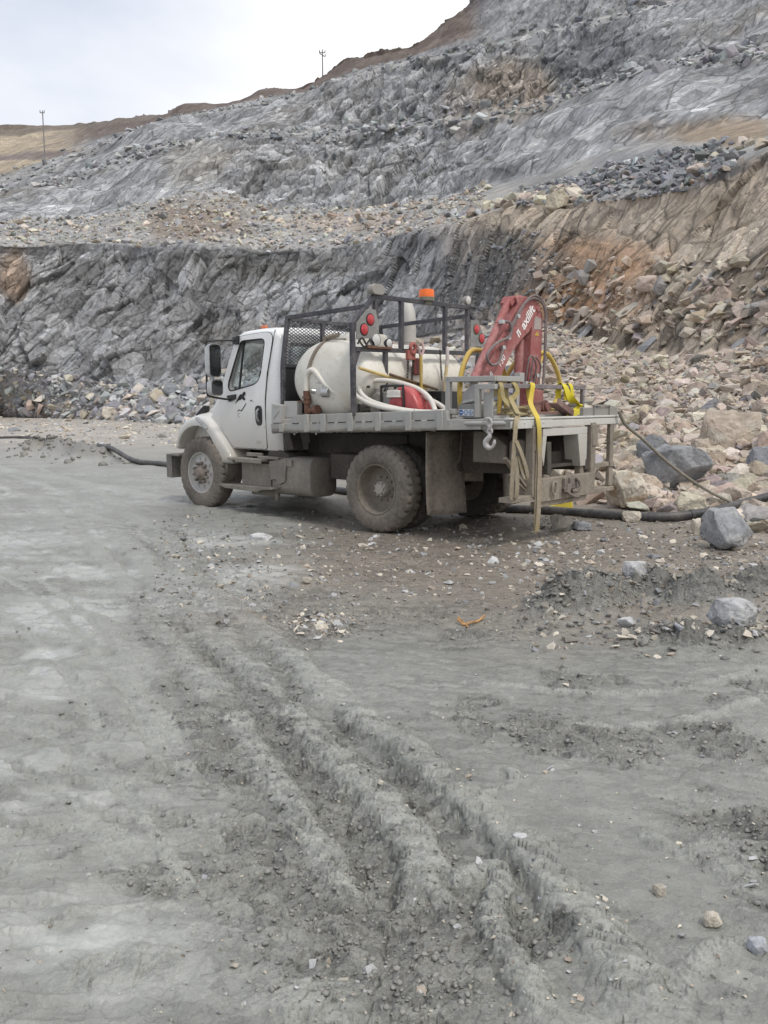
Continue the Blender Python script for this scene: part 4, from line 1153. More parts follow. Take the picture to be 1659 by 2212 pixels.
for i in range(500):
    k_ = rng.random(); pa = (BERM, BERM, BERM2)[i % 3]; q = k_ * (len(pa) - 1.001); a_, b_ = pa[int(q)], pa[int(q) + 1]; f_ = q % 1
    x, y = a_[0] + (b_[0] - a_[0]) * f_ + rng.normal(0, .16), a_[1] + (b_[1] - a_[1]) * f_ + rng.normal(0, .20)
    sz = .008 + .032 * rng.random() ** 3
    it.append((np.array((x, y, np.nan)), sz, np.array((.20, .194, .176)) * rng.uniform(.8, 1.25), rng.integers(99), tuple(rng.uniform(-1, 1, 3) * (.5, .5, 3.1)), rng.uniform(.5, 1.0)))
for i in range(260):
    q = rng.random() * (len(MOUND) - 1.001); a_, b_ = MOUND[int(q)], MOUND[int(q) + 1]
    x, y = a_[0] + (b_[0] - a_[0]) * (q % 1) + rng.normal(0, .5), a_[1] + (b_[1] - a_[1]) * (q % 1) + rng.normal(0, .6)
    it.append((np.array((x, y, np.nan)), .03 + .12 * rng.random() ** 3, np.array((.20, .19, .17)) * rng.uniform(.8, 1.3), rng.integers(99), tuple(rng.uniform(-1, 1, 3) * (.5, .5, 3.1)), rng.uniform(.5, 1.0)))
nn_ = [t for t in it if np.isnan(t[0][2])]
zz_ = ground_fields(np.array([[t[0][0] for t in nn_]]), np.array([[t[0][1] for t in nn_]]))[0][0]
for t, z_ in zip(nn_, zz_): t[0][2] = z_ + t[1] * .15
bulk('mud_crumbs', it, MUDLUMP + PEB, gm).data.polygons.foreach_set('use_smooth', [True] * len(bpy.data.objects['mud_crumbs'].data.polygons))

# --- boulders that stand out, each placed on the slope or floor where it lies
KD_u, KD_v = Uv[(Sf > .9) & (Sf < 2)], Vv[(Sf > .9) & (Sf < 2)]
KD_p = TP[(Sf > .9) & (Sf < 2)]
def slope_at(u, v):
    i = np.argmin((KD_u - u) ** 2 + (KD_v - v) ** 2)
    return KD_p[i]

def big_rock(seed, n=26, flat=0.8, boxy=0.6, rough=0.035):
    """one boulder: faceted hull, broken edges, fine chipping"""
    r = random.Random(seed)
    bm = bmesh.new()
    for i in range(n):
        d = Vector((r.gauss(0, 1), r.gauss(0, 1), r.gauss(0, 1))).normalized()
        m = max(abs(d.x), abs(d.y), abs(d.z))
        d *= (1 - boxy) + boxy / m * 0.8
        bm.verts.new((d.x, d.y, d.z * flat) )
    res = bmesh.ops.convex_hull(bm, input=bm.verts)
    bmesh.ops.delete(bm, geom=[g for g in res['geom_interior'] if isinstance(g, bmesh.types.BMVert)], context='VERTS')
    bmesh.ops.dissolve_limit(bm, angle_limit=math.radians(20), verts=bm.verts, edges=bm.edges)
    bmesh.ops.bevel(bm, geom=list(bm.edges), offset=0.05, segments=2, affect='EDGES', profile=0.6)
    bmesh.ops.triangulate(bm, faces=bm.faces)
    for _ in range(3):
        le = [e for e in bm.edges if e.calc_length() > 0.09]
        if not le: break
        bmesh.ops.subdivide_edges(bm, edges=le, cuts=1)
        bmesh.ops.triangulate(bm, faces=bm.faces)
    bm.normal_update()
    v = np.array([p.co[:] for p in bm.verts], np.float32); nrm = np.array([p.normal[:] for p in bm.verts], np.float32)
    f1, f2, cid, off = worley3(v / 0.30, seed); g1, g2, cj, off2 = worley3(v / 0.12, seed + 5)
    d = rough * ((cid - .5) * 1.6 + off[:, 0] * 0.6 + (cj - .5) * 0.6 + fbm(v[:, 0] * 6, v[:, 1] * 6, v[:, 2] * 6, oct=3, seed=seed) * 0.5)
    v = v + nrm * d[:, None]
    f = np.array([[x.index for x in q.verts] for q in bm.faces], np.int32)
    bm.free()
    v /= np.abs(v).max()
    return v, f, cid

def boulder(uv, w, h, dp, col, seed, label, on='floor', sink=0.15, rz=0.0, flat=1.0, boxy=0.6, tilt=(0, 0), name='boulder', streak=None, lift=0.0):
    """w, h in picture units at its place"""
    u, v = uv
    if on == 'floor':
        x, y = on_ground(u, v); p = np.array((x, y, ground_height(x, y)))
    else:
        p = slope_at(u, v)
    _, _, F = project(*p)
    W, H = w / FD * F, h / FD * F
    vv, ff, cid = big_rock(seed, boxy=boxy)
    lo, hi = vv.min(0), vv.max(0)
    vv = (vv - (lo + hi) / 2) / (hi - lo)
    R = np.array(Euler((tilt[0], tilt[1], rz)).to_matrix())
    vv = vv @ R.T
    lo, hi = vv.min(0), vv.max(0)
    vv = (vv - (lo + hi) / 2) / (hi - lo) * (W, W * dp, H / (1 - sink))
    vv[:, 2] += H / (1 - sink) * (0.5 - sink)
    me = tri_mesh(name, vv, ff)
    q = vv / max(W, .05)
    tone = 1 + 0.22 * (cid - .5) + 0.20 * fbm(q[:, 0] * 5, q[:, 1] * 5, q[:, 2] * 5, oct=3, seed=seed)
    cc = np.array(col)[None] * tone[:, None]
    if streak is not None:
        k = sstep(0.05, 0.3, fbm(q[:, 0] * 3, q[:, 1] * 3, q[:, 2] * 4, oct=4, seed=seed + 9))[:, None]
        cc = cc + (np.array(streak) - cc) * k
    add_color(me, np.clip(cc, 0.03, 0.7))
    o = mesh_object(name, me, ROCKM)
    o.location = Vector(p) + Vector((0, W * dp * 0.35, lift))
    tag(o, label, 'rock')
    return o

boulder((1470, 1066), 140, 104, 0.8, GREY * 0.95, 31, 'big square grey boulder under the slanting hose on the rubble slope', 'slope', 0.12, 0.3, boxy=0.85, tilt=(0.1, -.1))
boulder((1418, 1000), 72, 62, 0.9, GREY * 0.8, 32, 'dark grey boulder just behind the big square grey boulder', 'slope', 0.2, 0.5)
boulder((1362, 1100), 90, 84, 0.9, CREAM, 33, 'cream coloured block with a dark brown side beside the rear step frame', 'slope', 0.08, 0.9, boxy=0.8, tilt=(0.25, 0.35), streak=(0.40, 0.31, 0.22))
boulder((1580, 1192), 106, 92, 0.9, GREY * 1.02, 34, 'rounded grey boulder in front of the pipe end at the right edge', 'floor', 0.08, 0.4, boxy=0.55, streak=PALE * 0.8)
boulder((1516, 1158), 40, 36, 0.9, CREAM * 1.05, 35, 'small cream white rock left of the rounded grey boulder', 'floor', 0.1, 0.2)
boulder((1590, 975), 128, 92, 0.7, TAN * 1.05, 36, 'largest tan slab rock with cracked face high in the scree on the right', 'slope', 0.2, -0.2, boxy=0.8, tilt=(-0.2, 0.15), streak=CREAM * .9)
boulder((1655, 1022), 62, 58, 0.9, BLUE * 1.1, 37, 'blue grey boulder at the right picture edge below the tan slab', 'slope', 0.15, 0.3)
boulder((1590, 1386), 98, 48, 0.8, PALE * 0.92, 38, 'pale streaked boulder half sunk in the mud bank on the right', 'floor', 0.35, 0.1, boxy=0.4, streak=GREY * 1.0)
boulder((1376, 1300), 62, 42, 0.7, PALE * 0.95, 39, 'mud smeared pale rock embedded in the crest of the mud bank', 'floor', 0.3, 0.5, streak=(0.25, 0.24, 0.22))
boulder((1356, 1360), 42, 22, 0.6, PALE * 1.05, 40, 'white oblong stone at the foot of the mud bank', 'floor', 0.15, 0.4)
boulder((1210, 1148), 42, 38, 0.8, (0.36, 0.33, 0.29), 41, 'grey brown angular rock beside the hanging yellow strap end', 'floor', 0.1, 0.6, boxy=0.8)
boulder((1258, 1146), 42, 19, 0.8, BLUE * 1.15, 42, 'flat blue grey stone right of the rock by the strap end', 'floor', 0.1, 0.2)
boulder((237, 906), 40, 27, 0.9, CREAM, 43, 'lone cream boulder below the grey wall left of the truck', 'slope', 0.1, 0.2)
boulder((562, 1173), 52, 14, 0.6, PALE * 1.15, 44, 'flat white slab stone on the ground before the truck', 'floor', 0.2, 0.2)
boulder((1370, 1128), 44, 22, 0.8, CREAM * .9, 45, 'flat cream stone propped against the black pipe', 'floor', 0.1, 0.1)
boulder((1525, 990), 48, 44, 0.9, TAN * 0.95, 46, 'tan rock leaning on the left foot of the largest slab', 'slope', 0.2, 0.1)
boulder((1542, 2010), 40, 34, 0.9, CREAM * .85, 47, 'pale muddy cobble near the bottom right corner', 'floor', 0.2, 0.3, boxy=.3)
boulder((1641, 2068), 42, 30, 0.9, BLUE * 1.5, 48, 'bluish white stone at the right edge of the foreground', 'floor', 0.25, 0.3)
boulder((1427, 1940), 30, 22, 0.9, CREAM * .7, 49, 'mud coated cobble on the smooth mud right of the ruts', 'floor', 0.3, 0.3, boxy=.3)
boulder((692, 1362), 34, 14, 0.8, CREAM, 50, 'white block in the small heap of gravel in mid ground', 'floor', 0.2, 0.3)
boulder((662, 1262), 22, 14, 0.8, CREAM * .7, 51, 'grey cobble standing alone on the ground below the rear wheel', 'floor', 0.15, 0.3)
boulder((1090, 716), 20, 18, 0.9, CREAM, 52, 'cream rock seen over the truck beside the red crane cylinder', 'slope', 0.15, 0.3, lift=0.2)

# --- the 280 that show largest become objects, the rest one mass per place
def in_front_of_truck_gap(u, v):
    return not ((590 < u < 1335 and 640 < v < 1112) or (385 < u < 600 and 700 < v < 1098) or (940 < u < 1165 and v < 1130 and v > 640))
scored = []
for i, r in enumerate(ROCKS):
    u, v, f = project(*r[0])
    vis = -10 < u < 1669 and 0 < v < 2225 and in_front_of_truck_gap(u, v)
    scored.append(((r[1] / f) if vis else 0, i))
scored.sort(reverse=True)
things = [i for s, i in scored[:255] if s > 0]
tset = set(things)
ZN = {'east': ('rubble slope right of the truck', 'loose rocks on the rubble slope'), 'back': ('rubble behind the truck', 'loose rocks behind the truck'),
      'west': ('rubble at the foot of the grey wall', 'loose rocks below the grey wall'), 'rim': ('bench edge above the tan wall', 'boulders along the lower bench'),
      'bench': ('rubble bank on the bench', 'loose rocks on the bench'), 'upper': ('upper ledge of the quarry', 'loose rocks on the upper ledge'),
      'floor': ('muddy floor in front of the truck', 'stones on the pit floor'), 'westfloor': ('pale gravel strip left of the truck', 'stones on the gravel strip')}
def colour_word(c):
    c = np.array(c); l = c.mean(); w = c[0] - c[2]
    if w > 0.13: return 'tan' if c[0] - c[1] < 0.115 else 'rusty brown'
    if w > 0.06: return 'cream' if l > 0.42 else 'brown'
    if l > 0.38: return 'pale'
    return 'grey' if l > 0.235 else 'dark blue grey'
BIG_ME = []
for i in range(12):
    v, f, cid = big_rock(300 + i, n=random.Random(i).randint(14, 26), flat=.6 + .35 * random.Random(i + 9).random(), boxy=.3 + .6 * random.Random(i + 5).random(), rough=.03)
    me = tri_mesh('rock', v, f); add_color(me, np.ones((len(v), 3)) * (1 + .25 * (cid - .5))[:, None]); me.materials.append(ROCKM); BIG_ME.append(me)
for i in things:
    p, sz, col, sh, eu, zone, sq, ci = ROCKS[i]
    px = sz / project(*p)[2] * FD * 2
    o = bpy.data.objects.new('rock', BIG_ME[i % 12] if (px > 26 and sh < N_ROUND) else SHAPE_ME[sh]); COL.objects.link(o)
    o.location = p; o.rotation_euler = eu; o.scale = (sz, sz, sz * sq)
    o.color = (*np.clip(col, 0, .75), 1)
    w, g_ = ZN[zone]
    u, v, f = project(*p)
    cw = colour_word(col)
    tag(o, f'{cw} angular rock on the {w}', 'rock', f'{cw} {g_}')
ROCKM.use_fake_user = True
rest = {}
for i, r in enumerate(ROCKS):
    if i not in tset: rest.setdefault({'east': 'scree', 'back': 'scree', 'west': 'scree', 'rim': 'rubble', 'bench': 'rubble', 'upper': 'rubble', 'floor': 'pebbles', 'westfloor': 'pebbles'}[r[5]], []).append((r[0], r[1], r[2], r[3], r[4], r[6]))
for k_, items in rest.items():
    bulk(k_, items, SHAPES, ROCKM)

# ================================================================== PIPE, HOSE, POLES, SCRAPS
black_pe = dirty('black_pipe_plastic', (0.028, 0.030, 0.036), 0.42, zlo=-0.1, zhi=0.4, most=0.18, least=0.1, splat=0.6)
pp = []
def gp(u, v, r): 
    x, y = on_ground(u, v); return (x, y, ground_height(x, y) + r)
def lay(u, v):
    x, y = on_ground(u, v); i = np.argmin(np.abs(KD_p[:, 0] - x) + np.abs(KD_p[:, 1] - y)); q = KD_p[i]
    z = ground_height(x, y)
    if math.hypot(q[0] - x, q[1] - y) < .25: z = max(z, float(q[2]))
    return (x, y, z + .055)
for u, v in PIPE_UV: pp.append(lay(u, v))
m = MB(); pth = smooth_path(pp, 5); m.tube(pth, 0.062, 12)
pipe = m.build('poly_pipe', black_pe)
tag(pipe, 'long black plastic pipe lying on the ground behind the truck from side to side', 'pipe')
for u, v in ((1268, 1118), (1400, 1126), (1500, 1126)):
    k = min(range(len(pth)), key=lambda i: abs(project(*pth[i])[0] - u))
    a, b_ = pth[k], pth[k + 1]; d = (b_ - a).normalized()
    m = MB(); m.tube([a - d * .035, a + d * .035], 0.068, 14)
    m.build('weld_bead', black_pe, pipe)

pole_m = plain('weathered_pole', (0.22, 0.205, 0.195), 0.8, vary=0.3, scale=3)
def pole(u, vtop, vbase, d, arms, label):
    b_ = at_depth(u, vbase, d); t_ = at_depth(u, vtop, d)
    r = empty('power_pole', (float(b_[0]), d, float(b_[2]) - 1.0)); H = float(t_[2] - b_[2]) + 1.0
    tag(r, label, 'power pole', 'poles along the quarry rim')
    m = MB(); m.tube([(0, 0, 0), (0, 0, H)], [0.105, 0.075], 10); m.build('pole', pole_m, r)
    for (z, w, rz) in arms:
        c = MB(); c.box((0, -.16, H - z), (w, .10, .11), Euler((0, rz, 0)).to_matrix()); arm = c.build('crossarm', pole_m, r)
        ins = MB()
        for k in (-.45, .45):
            ins.tube([(k * w, -.16, H - z + .08 - k * w * math.tan(rz)), (k * w, -.16, H - z + .36 - k * w * math.tan(rz))], .06, 8)
        ins.build('insulator', pole_m, arm)
pole(97, 239, 345, 136, [(0.35, 0.7, 0.0)], 'tall thin pole on the left before the distant tan bench')
pole(697, 107, 172, 137, [(0.5, 0.9, 0.0), (0.85, 1.0, 0.5)], 'smaller pole with crossed arms standing on the skyline')

# hose from the truck bed corner to the pipe
hose_m = dirty('old_rope', (0.20, 0.19, 0.15), 0.8, zlo=0, zhi=1, most=.6, least=.3)
h3 = [at_depth(1337, 888, 10.55), at_depth(1352, 918, 10.62), at_depth(1390, 950, 10.75), at_depth(1440, 997, 10.95), at_depth(1500, 1042, 11.2), at_depth(1560, 1076, 11.4), at_depth(1622, 1100, 11.55), gp(1650, 1112, 0.05)]
m = MB(); m.tube(smooth_path([Vector([float(c) for c in p]) for p in h3], 6), 0.021, 8)
tag(m.build('hose_line', hose_m), 'thin muddy hose slanting from the truck bed corner down to the pipe', 'hose')
cp_ = Vector(gp(1622, 1112, 0.055))
cc_ = MB(); cc_.tube([cp_ + Vector((-.07, .01, .03)), cp_ + Vector((.07, -.01, .03))], 0.085, 14); cc_.tube([cp_ + Vector((0, -.02, .05)), cp_ + Vector((0, -.05, .16))], 0.03, 10)
tag(cc_.build('pipe_coupling', dirty('coupling_iron', (0.12, 0.11, 0.10), 0.5, 0.4, most=.7, least=.7)), 'muddy metal coupling clamped on the black pipe at the right', 'coupling')

yel = dirty('yellow_plastic', (0.78, 0.62, 0.04), 0.4, zlo=0, zhi=.3, most=.22, least=.1, splat=.4)
x, y = on_ground(1206, 1098); gz = ground_height(x, y)
m = MB(); m.prism([(-.24, 0), (.21, 0), (.19, .125), (.05, .135), (-.06, .07)], -.09, .09, 'y')
ch = m.build('wheel_chock', yel, None, 0.012, (x, y, gz)); ch.rotation_euler = (0, 0, -.1)
tag(ch, 'bright yellow plastic wedge on the ground behind the rear bumper', 'wheel chock')
scr = plain('orange_scrap', (0.42, 0.23, 0.09), 0.6, vary=.4)
pts = [gp(u, v, 0.012 + dz) for u, v, dz in ((988, 1345, 0.02), (1002, 1350, 0.0), (1018, 1349, .012), (1032, 1344, .0), (1046, 1338, .02))]
m = MB(); m.tube(smooth_path(pts, 4), [.006 + .006 * math.sin(i * 1.9) ** 2 for i in range(17)], 7); m.tube(smooth_path([gp(990, 1336, .015), gp(1004, 1348, .01), gp(1012, 1354, .0)], 3), .006, 6)
tag(m.build('torn_strip', scr), 'torn orange brown strip lying on the mud in mid ground', 'scrap')
# ================================================================== TRUCK
# truck frame: x forward from the rear axle, y to its left, z up
TRX, TRY, TRZ = 0.697, 11.01, math.pi / 2 + 0.8485
TR = Matrix.Translation((TRX, TRY, 0)) @ Matrix.Rotation(TRZ, 4, 'Z')
truck = empty('flatbed_truck', (TRX, TRY, 0), TRZ)
tag(truck, 'muddy white flatbed truck with red folding crane parked on the quarry floor', 'truck')
RK = 0.0339
def zr(x): return 1.2206 - RK * x
RKM = Euler((0, math.atan(RK), 0)).to_matrix()

paint = dirty('white_paint', (0.80, 0.80, 0.79), 0.32, mud=(0.44, 0.40, 0.335), zlo=0.62, zhi=1.70, most=1.0, least=0.08, splat=0.6, coat=0.4)
roofp = paint
chassis = dirty('shaded_muddy_chassis', (0.06, 0.055, 0.05), 0.7, zlo=0, zhi=1.6, most=1.0, least=0.75, mud=(0.085, 0.073, 0.061), splat=0.5)  # underside shade put into the mud colour
steps_m = dirty('muddy_steps', (0.25, 0.24, 0.22), 0.6, 0.0, zlo=0, zhi=1.5, most=1.0, least=.7, mud=(0.235, 0.21, 0.178), splat=.5)
deckp = dirty('grey_deck_paint', (0.40, 0.405, 0.395), 0.55, zlo=1.0, zhi=1.7, most=0.72, least=0.35, mud=(0.345, 0.325, 0.285), splat=1.3)
deckw = dirty('worn_white_deck_paint', (0.62, 0.62, 0.59), 0.5, zlo=0.6, zhi=1.5, most=0.95, least=0.12, mud=(0.36, 0.32, 0.265), splat=0.9)
rackp = dirty('black_rack_paint', (0.028, 0.028, 0.038), 0.5, zlo=1.2, zhi=3.5, most=0.2, least=0.08, splat=0.7, mud=(0.30, 0.28, 0.27))
rubber = dirty('muddy_rubber', (0.045, 0.043, 0.042), 0.75, zlo=0, zhi=1.2, most=1.0, least=0.72, mud=(0.185, 0.160, 0.134), splat=0.6)
rubber_in = dirty('dark_rubber', (0.035, 0.034, 0.033), 0.8, zlo=0, zhi=1.2, most=.55, least=.3, mud=(0.13, 0.115, 0.10), splat=.4)
alu = dirty('muddy_wheel_metal', (0.58, 0.58, 0.57), 0.35, 0.7, zlo=0, zhi=1.2, most=0.55, least=0.35, mud=(0.33, 0.295, 0.255), splat=1.0)
hubm = dirty('muddy_hub', (0.20, 0.17, 0.15), 0.7, zlo=0, zhi=1.2, most=0.95, least=0.8, mud=(0.22, 0.185, 0.16), splat=.6)
rimm = dirty('muddy_steel_rim', (0.20, 0.17, 0.14), 0.6, zlo=0, zhi=1.2, most=0.9, least=0.7, mud=(0.215, 0.185, 0.152), splat=.7)
blackp = plain('black_plastic', (0.022, 0.022, 0.024), 0.45, vary=.25, scale=20)
dark = plain('dark_interior', (0.018, 0.018, 0.019), 0.7)
chrome = plain('mirror_glass', (0.55, 0.58, 0.60), 0.05, 1.0, vary=.05)
glass = glass_mat('window_glass')
seal = plain('rubber_seal', (0.015, 0.015, 0.016), 0.6)
mudflap = dirty('mudflap_rubber', (0.05, 0.048, 0.046), 0.8, zlo=0, zhi=1.4, most=1.0, least=.85, mud=(0.265, 0.228, 0.190), splat=.35)
redp = dirty('red_crane_paint', (0.31, 0.062, 0.058), 0.55, zlo=0.8, zhi=2.6, most=0.42, least=0.28, splat=0.9, mud=(0.44, 0.29, 0.275))
yelp = dirty('yellow_tube_paint', (0.58, 0.40, 0.055), 0.5, zlo=1.2, zhi=2.6, most=.35, least=.2, splat=.9, mud=(0.36, 0.30, 0.22))
rust = plain('rusty_iron', (0.14, 0.070, 0.045), 0.8, vary=.45, scale=25, bmp=.3)
lamp_red = plain('red_reflector', (0.46, 0.045, 0.055), 0.3, vary=.25, scale=60, bmp=.3)
lamp_white = plain('lamp_lens', (0.58, 0.58, 0.56), 0.3, vary=.1)
lamp_grey = dirty('dusty_lamp_grey', (0.30, 0.30, 0.29), 0.5, zlo=1, zhi=4, most=.5, least=.4)
orange = plain('amber_beacon', (0.85, 0.16, 0.02), 0.2, vary=.12)
whitelet = plain('white_lettering', (0.80, 0.78, 0.76), 0.5, vary=.08)
hydr = dirty('hydraulic_hose', (0.10, 0.085, 0.09), 0.5, zlo=1, zhi=3, most=.5, least=.4, mud=(0.28, 0.22, 0.21))
steel = dirty('grey_steel', (0.30, 0.29, 0.28), 0.5, 0.3, zlo=.4, zhi=2.2, most=.7, least=.4)

# ---------------------------------------------------------------- wheels
def tyre_mb(R=0.525, w=0.27, rimR=0.292, n=120, lug=0.020):
    """tyre lathed about Y with the outer face at y=0 going to -w, tread lugs cut in"""
    prof = [(rimR, -0.028), (rimR + .012, -0.010), (rimR + .05, 0.004), (rimR + .10, 0.010), (rimR + .15, 0.006), (R - .045, -0.006), (R - .018, -0.018), (R - .003, -0.034),
            (R, -0.060), (R + .002, -0.064), (R, -0.068), (R + .002, -w * .5), (R, -w + .068), (R, -w + .060), (R - .003, -w + .034), (R - .018, -w + .018), (R - .045, -w + .006), (rimR + .12, -w - .008), (rimR + .05, -w - .002), (rimR, -w + .028)]
    m = MB(); vs_, fs = [], []
    lugr = {6: .5, 7: 1.0, 8: 1.0, 9: 0.9, 12: 1, 13: 1.0, 14: 1.0, 15: .5}
    groove = (9, )
    for i, (r, y) in enumerate(prof):
        for k in range(n):
            a = 2 * math.pi * k / n
            rr_ = r
            if i in lugr and (k % 4) in (0,): rr_ -= lug * 1.3 * lugr[i]
            if 6 <= i <= 8 and (k % 4) in (0,): y2 = y - .006
            else: y2 = y
            vs_.append((rr_ * math.cos(a), y2, rr_ * math.sin(a)))
    for i in range(len(prof) - 1):
        for k in range(n):
            k2 = (k + 1) % n
            fs.append((i * n + k, i * n + k2, (i + 1) * n + k2, (i + 1) * n + k))
    m.add(vs_, fs, True)
    return m

def disc_with_holes(m, R0, R1, y0, y1, nh, hr, hc, seg=120):
    """ring face with oval hand holes, as a grid with the hole quads left out"""
    nr = 9; vs_, fs = [], []
    for i in range(nr + 1):
        t = i / nr; r = R0 + (R1 - R0) * t; y = y0 + (y1 - y0) * t
        for k in range(seg):
            a = 2 * math.pi * k / seg
            vs_.append((r * math.cos(a), y, r * math.sin(a)))
    for i in range(nr):
        for k in range(seg):
            r = R0 + (R1 - R0) * (i + .5) / nr; a = 2 * math.pi * (k + .5) / seg
            hole = False
            for h in range(nh):
                ah = 2 * math.pi * (h + .5) / nh
                da = (a - ah + math.pi) % (2 * math.pi) - math.pi
                if (da * r / hr) ** 2 + ((r - hc) / hr) ** 2 < 1: hole = True
            if hole: continue
            k2 = (k + 1) % seg
            fs.append((i * seg + k, i * seg + k2, (i + 1) * seg + k2, (i + 1) * seg + k))
    m.add(vs_, fs, True)
    m.add([(v[0] * .999, v[1] - .012, v[2] * .999) for v in vs_], [tuple(reversed(f)) for f in fs], True)

def nuts(par, R, y0, y1, y2, r, mt, ph_):
    q = MB(); q.tube([(0, y0, 0), (0, y1, 0), (0, y2, 0)], [r, r * .92, r * .5], 8); me = q.mesh('wheel_nut'); me.materials.append(mt)
    for k in range(10):
        a = 2 * math.pi * (k + ph_) / 10
        n_ = bpy.data.objects.new('wheel_nut', me); COL.objects.link(n_); n_.parent = par
        n_.location = (R * math.cos(a), 0, R * math.sin(a))

def front_wheel(x, y, side, spin):
    w = MB()
    w.lathe([(0.292, -.24), (0.285, -.10), (0.288, -.028), (0.305, -.012), (0.300, -.006), (0.288, -.014), (0.278, -.045), (0.262, -.060)], 64)
    disc_with_holes(w, 0.262, 0.150, -.060, -.040, 10, 0.028, 0.214)
    w.lathe([(0.150, -.040), (0.146, -.050), (0.05, -.055), (0.0, -.055)], 48)
    o = w.build('front_wheel', alu, truck, 0, (x, y, 0.525))
    o.rotation_euler = (0, spin, 0 if side > 0 else math.pi)
    t = tyre_mb().build('tyre', rubber, o)
    q = MB(); q.lathe([(.0, -.22), (.25, -.22), (.25, -.085), (.0, -.08)], 32); q.build('dark_drum_backing', dark, o)  # near-black drum added as backing so the hand holes look shaded
    h = MB()
    h.lathe([(0.118, -.05), (0.112, -.010), (0.088, 0.010), (0.070, 0.030), (0.066, 0.060), (0.045, 0.068), (0.0, 0.068)], 40)
    h.build('hub', hubm, o)
    if side > 0: nuts(o, .145, -.05, 0.0, .022, .024, hubm, 0)
    return o

def rear_wheel(x, y, side, spin, outer=True):
    w = MB()
    if outer:
        w.lathe([(0.292, -.24), (0.280, -.20), (0.283, -.05), (0.288, -.020), (0.306, -.010), (0.302, -.002), (0.290, -.006), (0.278, -.045), (0.270, -.115), (0.262, -.150), (0.252, -.160)], 64)
        disc_with_holes(w, 0.252, 0.135, -.160, -.178, 5, 0.038, 0.197)
        w.lathe([(0.135, -.178), (0.10, -.180), (0.0, -.180)], 40)
    else:
        w.lathe([(0.292, -.24), (0.280, -.12), (0.292, -.01), (0.27, -.02), (0.255, -.06), (0.10, -.05), (0, -.05)], 48)
    o = w.build('rear_wheel', rimm, truck, 0, (x, y, 0.525))
    o.rotation_euler = (0, spin, 0 if side > 0 else math.pi)
    tyre_mb().build('tyre', rubber if outer else rubber_in, o)
    if outer:
        h = MB()
        h.lathe([(0.095, -.18), (0.092, -.10), (0.085, -.085), (0.065, -.080), (0.060, -.058), (0.0, -.055)], 32)
        for k in range(8):
            a = 2 * math.pi * k / 8; c = Vector((.078 * math.cos(a), 0, .078 * math.sin(a)))
            h.tube([c + Vector((0, -.10, 0)), c + Vector((0, -.064, 0))], [.015, .013], 6)
        h.build('hub', dirty('pale_hub', (.42, .40, .37), .6, zlo=0, zhi=1.2, most=.6, least=.5) if 'pale_hub' not in bpy.data.materials else bpy.data.materials['pale_hub'], o)
        if side > 0: nuts(o, .143, -.18, -.150, -.138, .019, rimm, .5)
    return o

front_wheel(3.52, 1.155, 1, 0.2)
front_wheel(3.52, -1.155, -1, 0.9)
rear_wheel(0, 1.208, 1, 0.35)
rear_wheel(0, 0.875, 1, 0.0, False)
rear_wheel(0, -1.208, -1, 1.0)
rear_wheel(0, -0.875, -1, 0.4, False)

# ---------------------------------------------------------------- chassis
m = MB()
for s in (1, -1):
    m.box((1.15, s * .43, .84), (6.1, .09, .36), RKM); m.box((.05, s * .43, 1.11), (3.7, .09, .17), RKM); m.box((.9, s * .40, 1.0), (1.6, .2, .3))
for x in (-1.6, -.5, .6, 1.6, 2.6): m.box((x, 0, .90), (.10, .80, .18))
m.build('frame_rail', chassis, truck, 0.008)
m = MB(); m.cyl((0, -.9, .525), (0, .9, .525), .085, 14); m.tube([(0, -.22, .525), (0, -.12, .525), (0, .12, .525), (0, .22, .525)], [.09, .22, .22, .09], 18); m.cyl((0, 0, .55), (1.9, 0, .78), .05, 10)
for s in (1, -1):
    m.tube([(-.75, s * .5, .80), (-.3, s * .5, .68), (0, s * .5, .64), (.3, s * .5, .68), (.75, s * .5, .80)], .05, 8)
m.build('rear_axle', chassis, truck)
m = MB(); m.cyl((3.52, -.95, .525), (3.52, .95, .525), .06, 12)
for s in (1, -1): m.tube([(2.9, s * .45, .76), (3.52, s * .45, .60), (4.1, s * .45, .74)], .045, 8)
m.box((3.3, 0, .85), (1.1, .55, .5))
m.build('front_axle', chassis, truck)
# underbody tanks and boxes, with added light blockers
m = MB(); sec = []
def rrect(cy, cz, w, h, r, n=6):
    out = []
    for (sx, sy, a0) in ((1, 1, 0), (-1, 1, 90), (-1, -1, 180), (1, -1, 270)):
        for k in range(n + 1):
            a = math.radians(a0 + 90 * k / n)
            out.append((cy + sx * (w / 2 - r) + r * math.cos(a), cz + sy * (h / 2 - r) + r * math.sin(a)))
    return out
ft = [[(x, a * 1.0, b_) for a, b_ in rrect(.80, .565, .5 * k, .52 * k, .13 * k)] for x, k in ((1.29, .93), (1.30, .99), (1.32, 1.0), (2.02, 1.0), (2.04, .98))]
m.loft(ft); m.build('fuel_tank', steps_m, truck)
m = MB(); m.loft([[(x - .35, -.80 + a - .80, b_) for (_, a, b_) in s_] for s_, x in ((ft[1], .9), (ft[2], .92), (ft[2], 2.2), (ft[1], 2.22))]); m.build('fuel_tank', chassis, truck)  # unseen right-hand tank, added to block light below the bed
m = MB(); m.box((1.9, 0, .70), (2.3, .66, .22)); m.tube([(.55, .0, .60), (2.6, .0, .66)], .11, 12); m.box((.95, .62, .72), (.5, .3, .34)); m.box((.95, -.62, .72), (.5, .3, .34)); m.build('underbody_blocker', chassis, truck, .02)  # pan, shaft and side boxes added to darken the ground underneath
m = MB()
m.box((2.40, .98, .535), (.62, .10, .36)); m.box((2.40, .80, .54), (.66, .30, .42))
m.prism([(1.72, .80), (2.07, .76), (2.05, .50), (1.94, .52), (1.88, .45), (1.76, .49)], 1.055, 1.075, 'y')
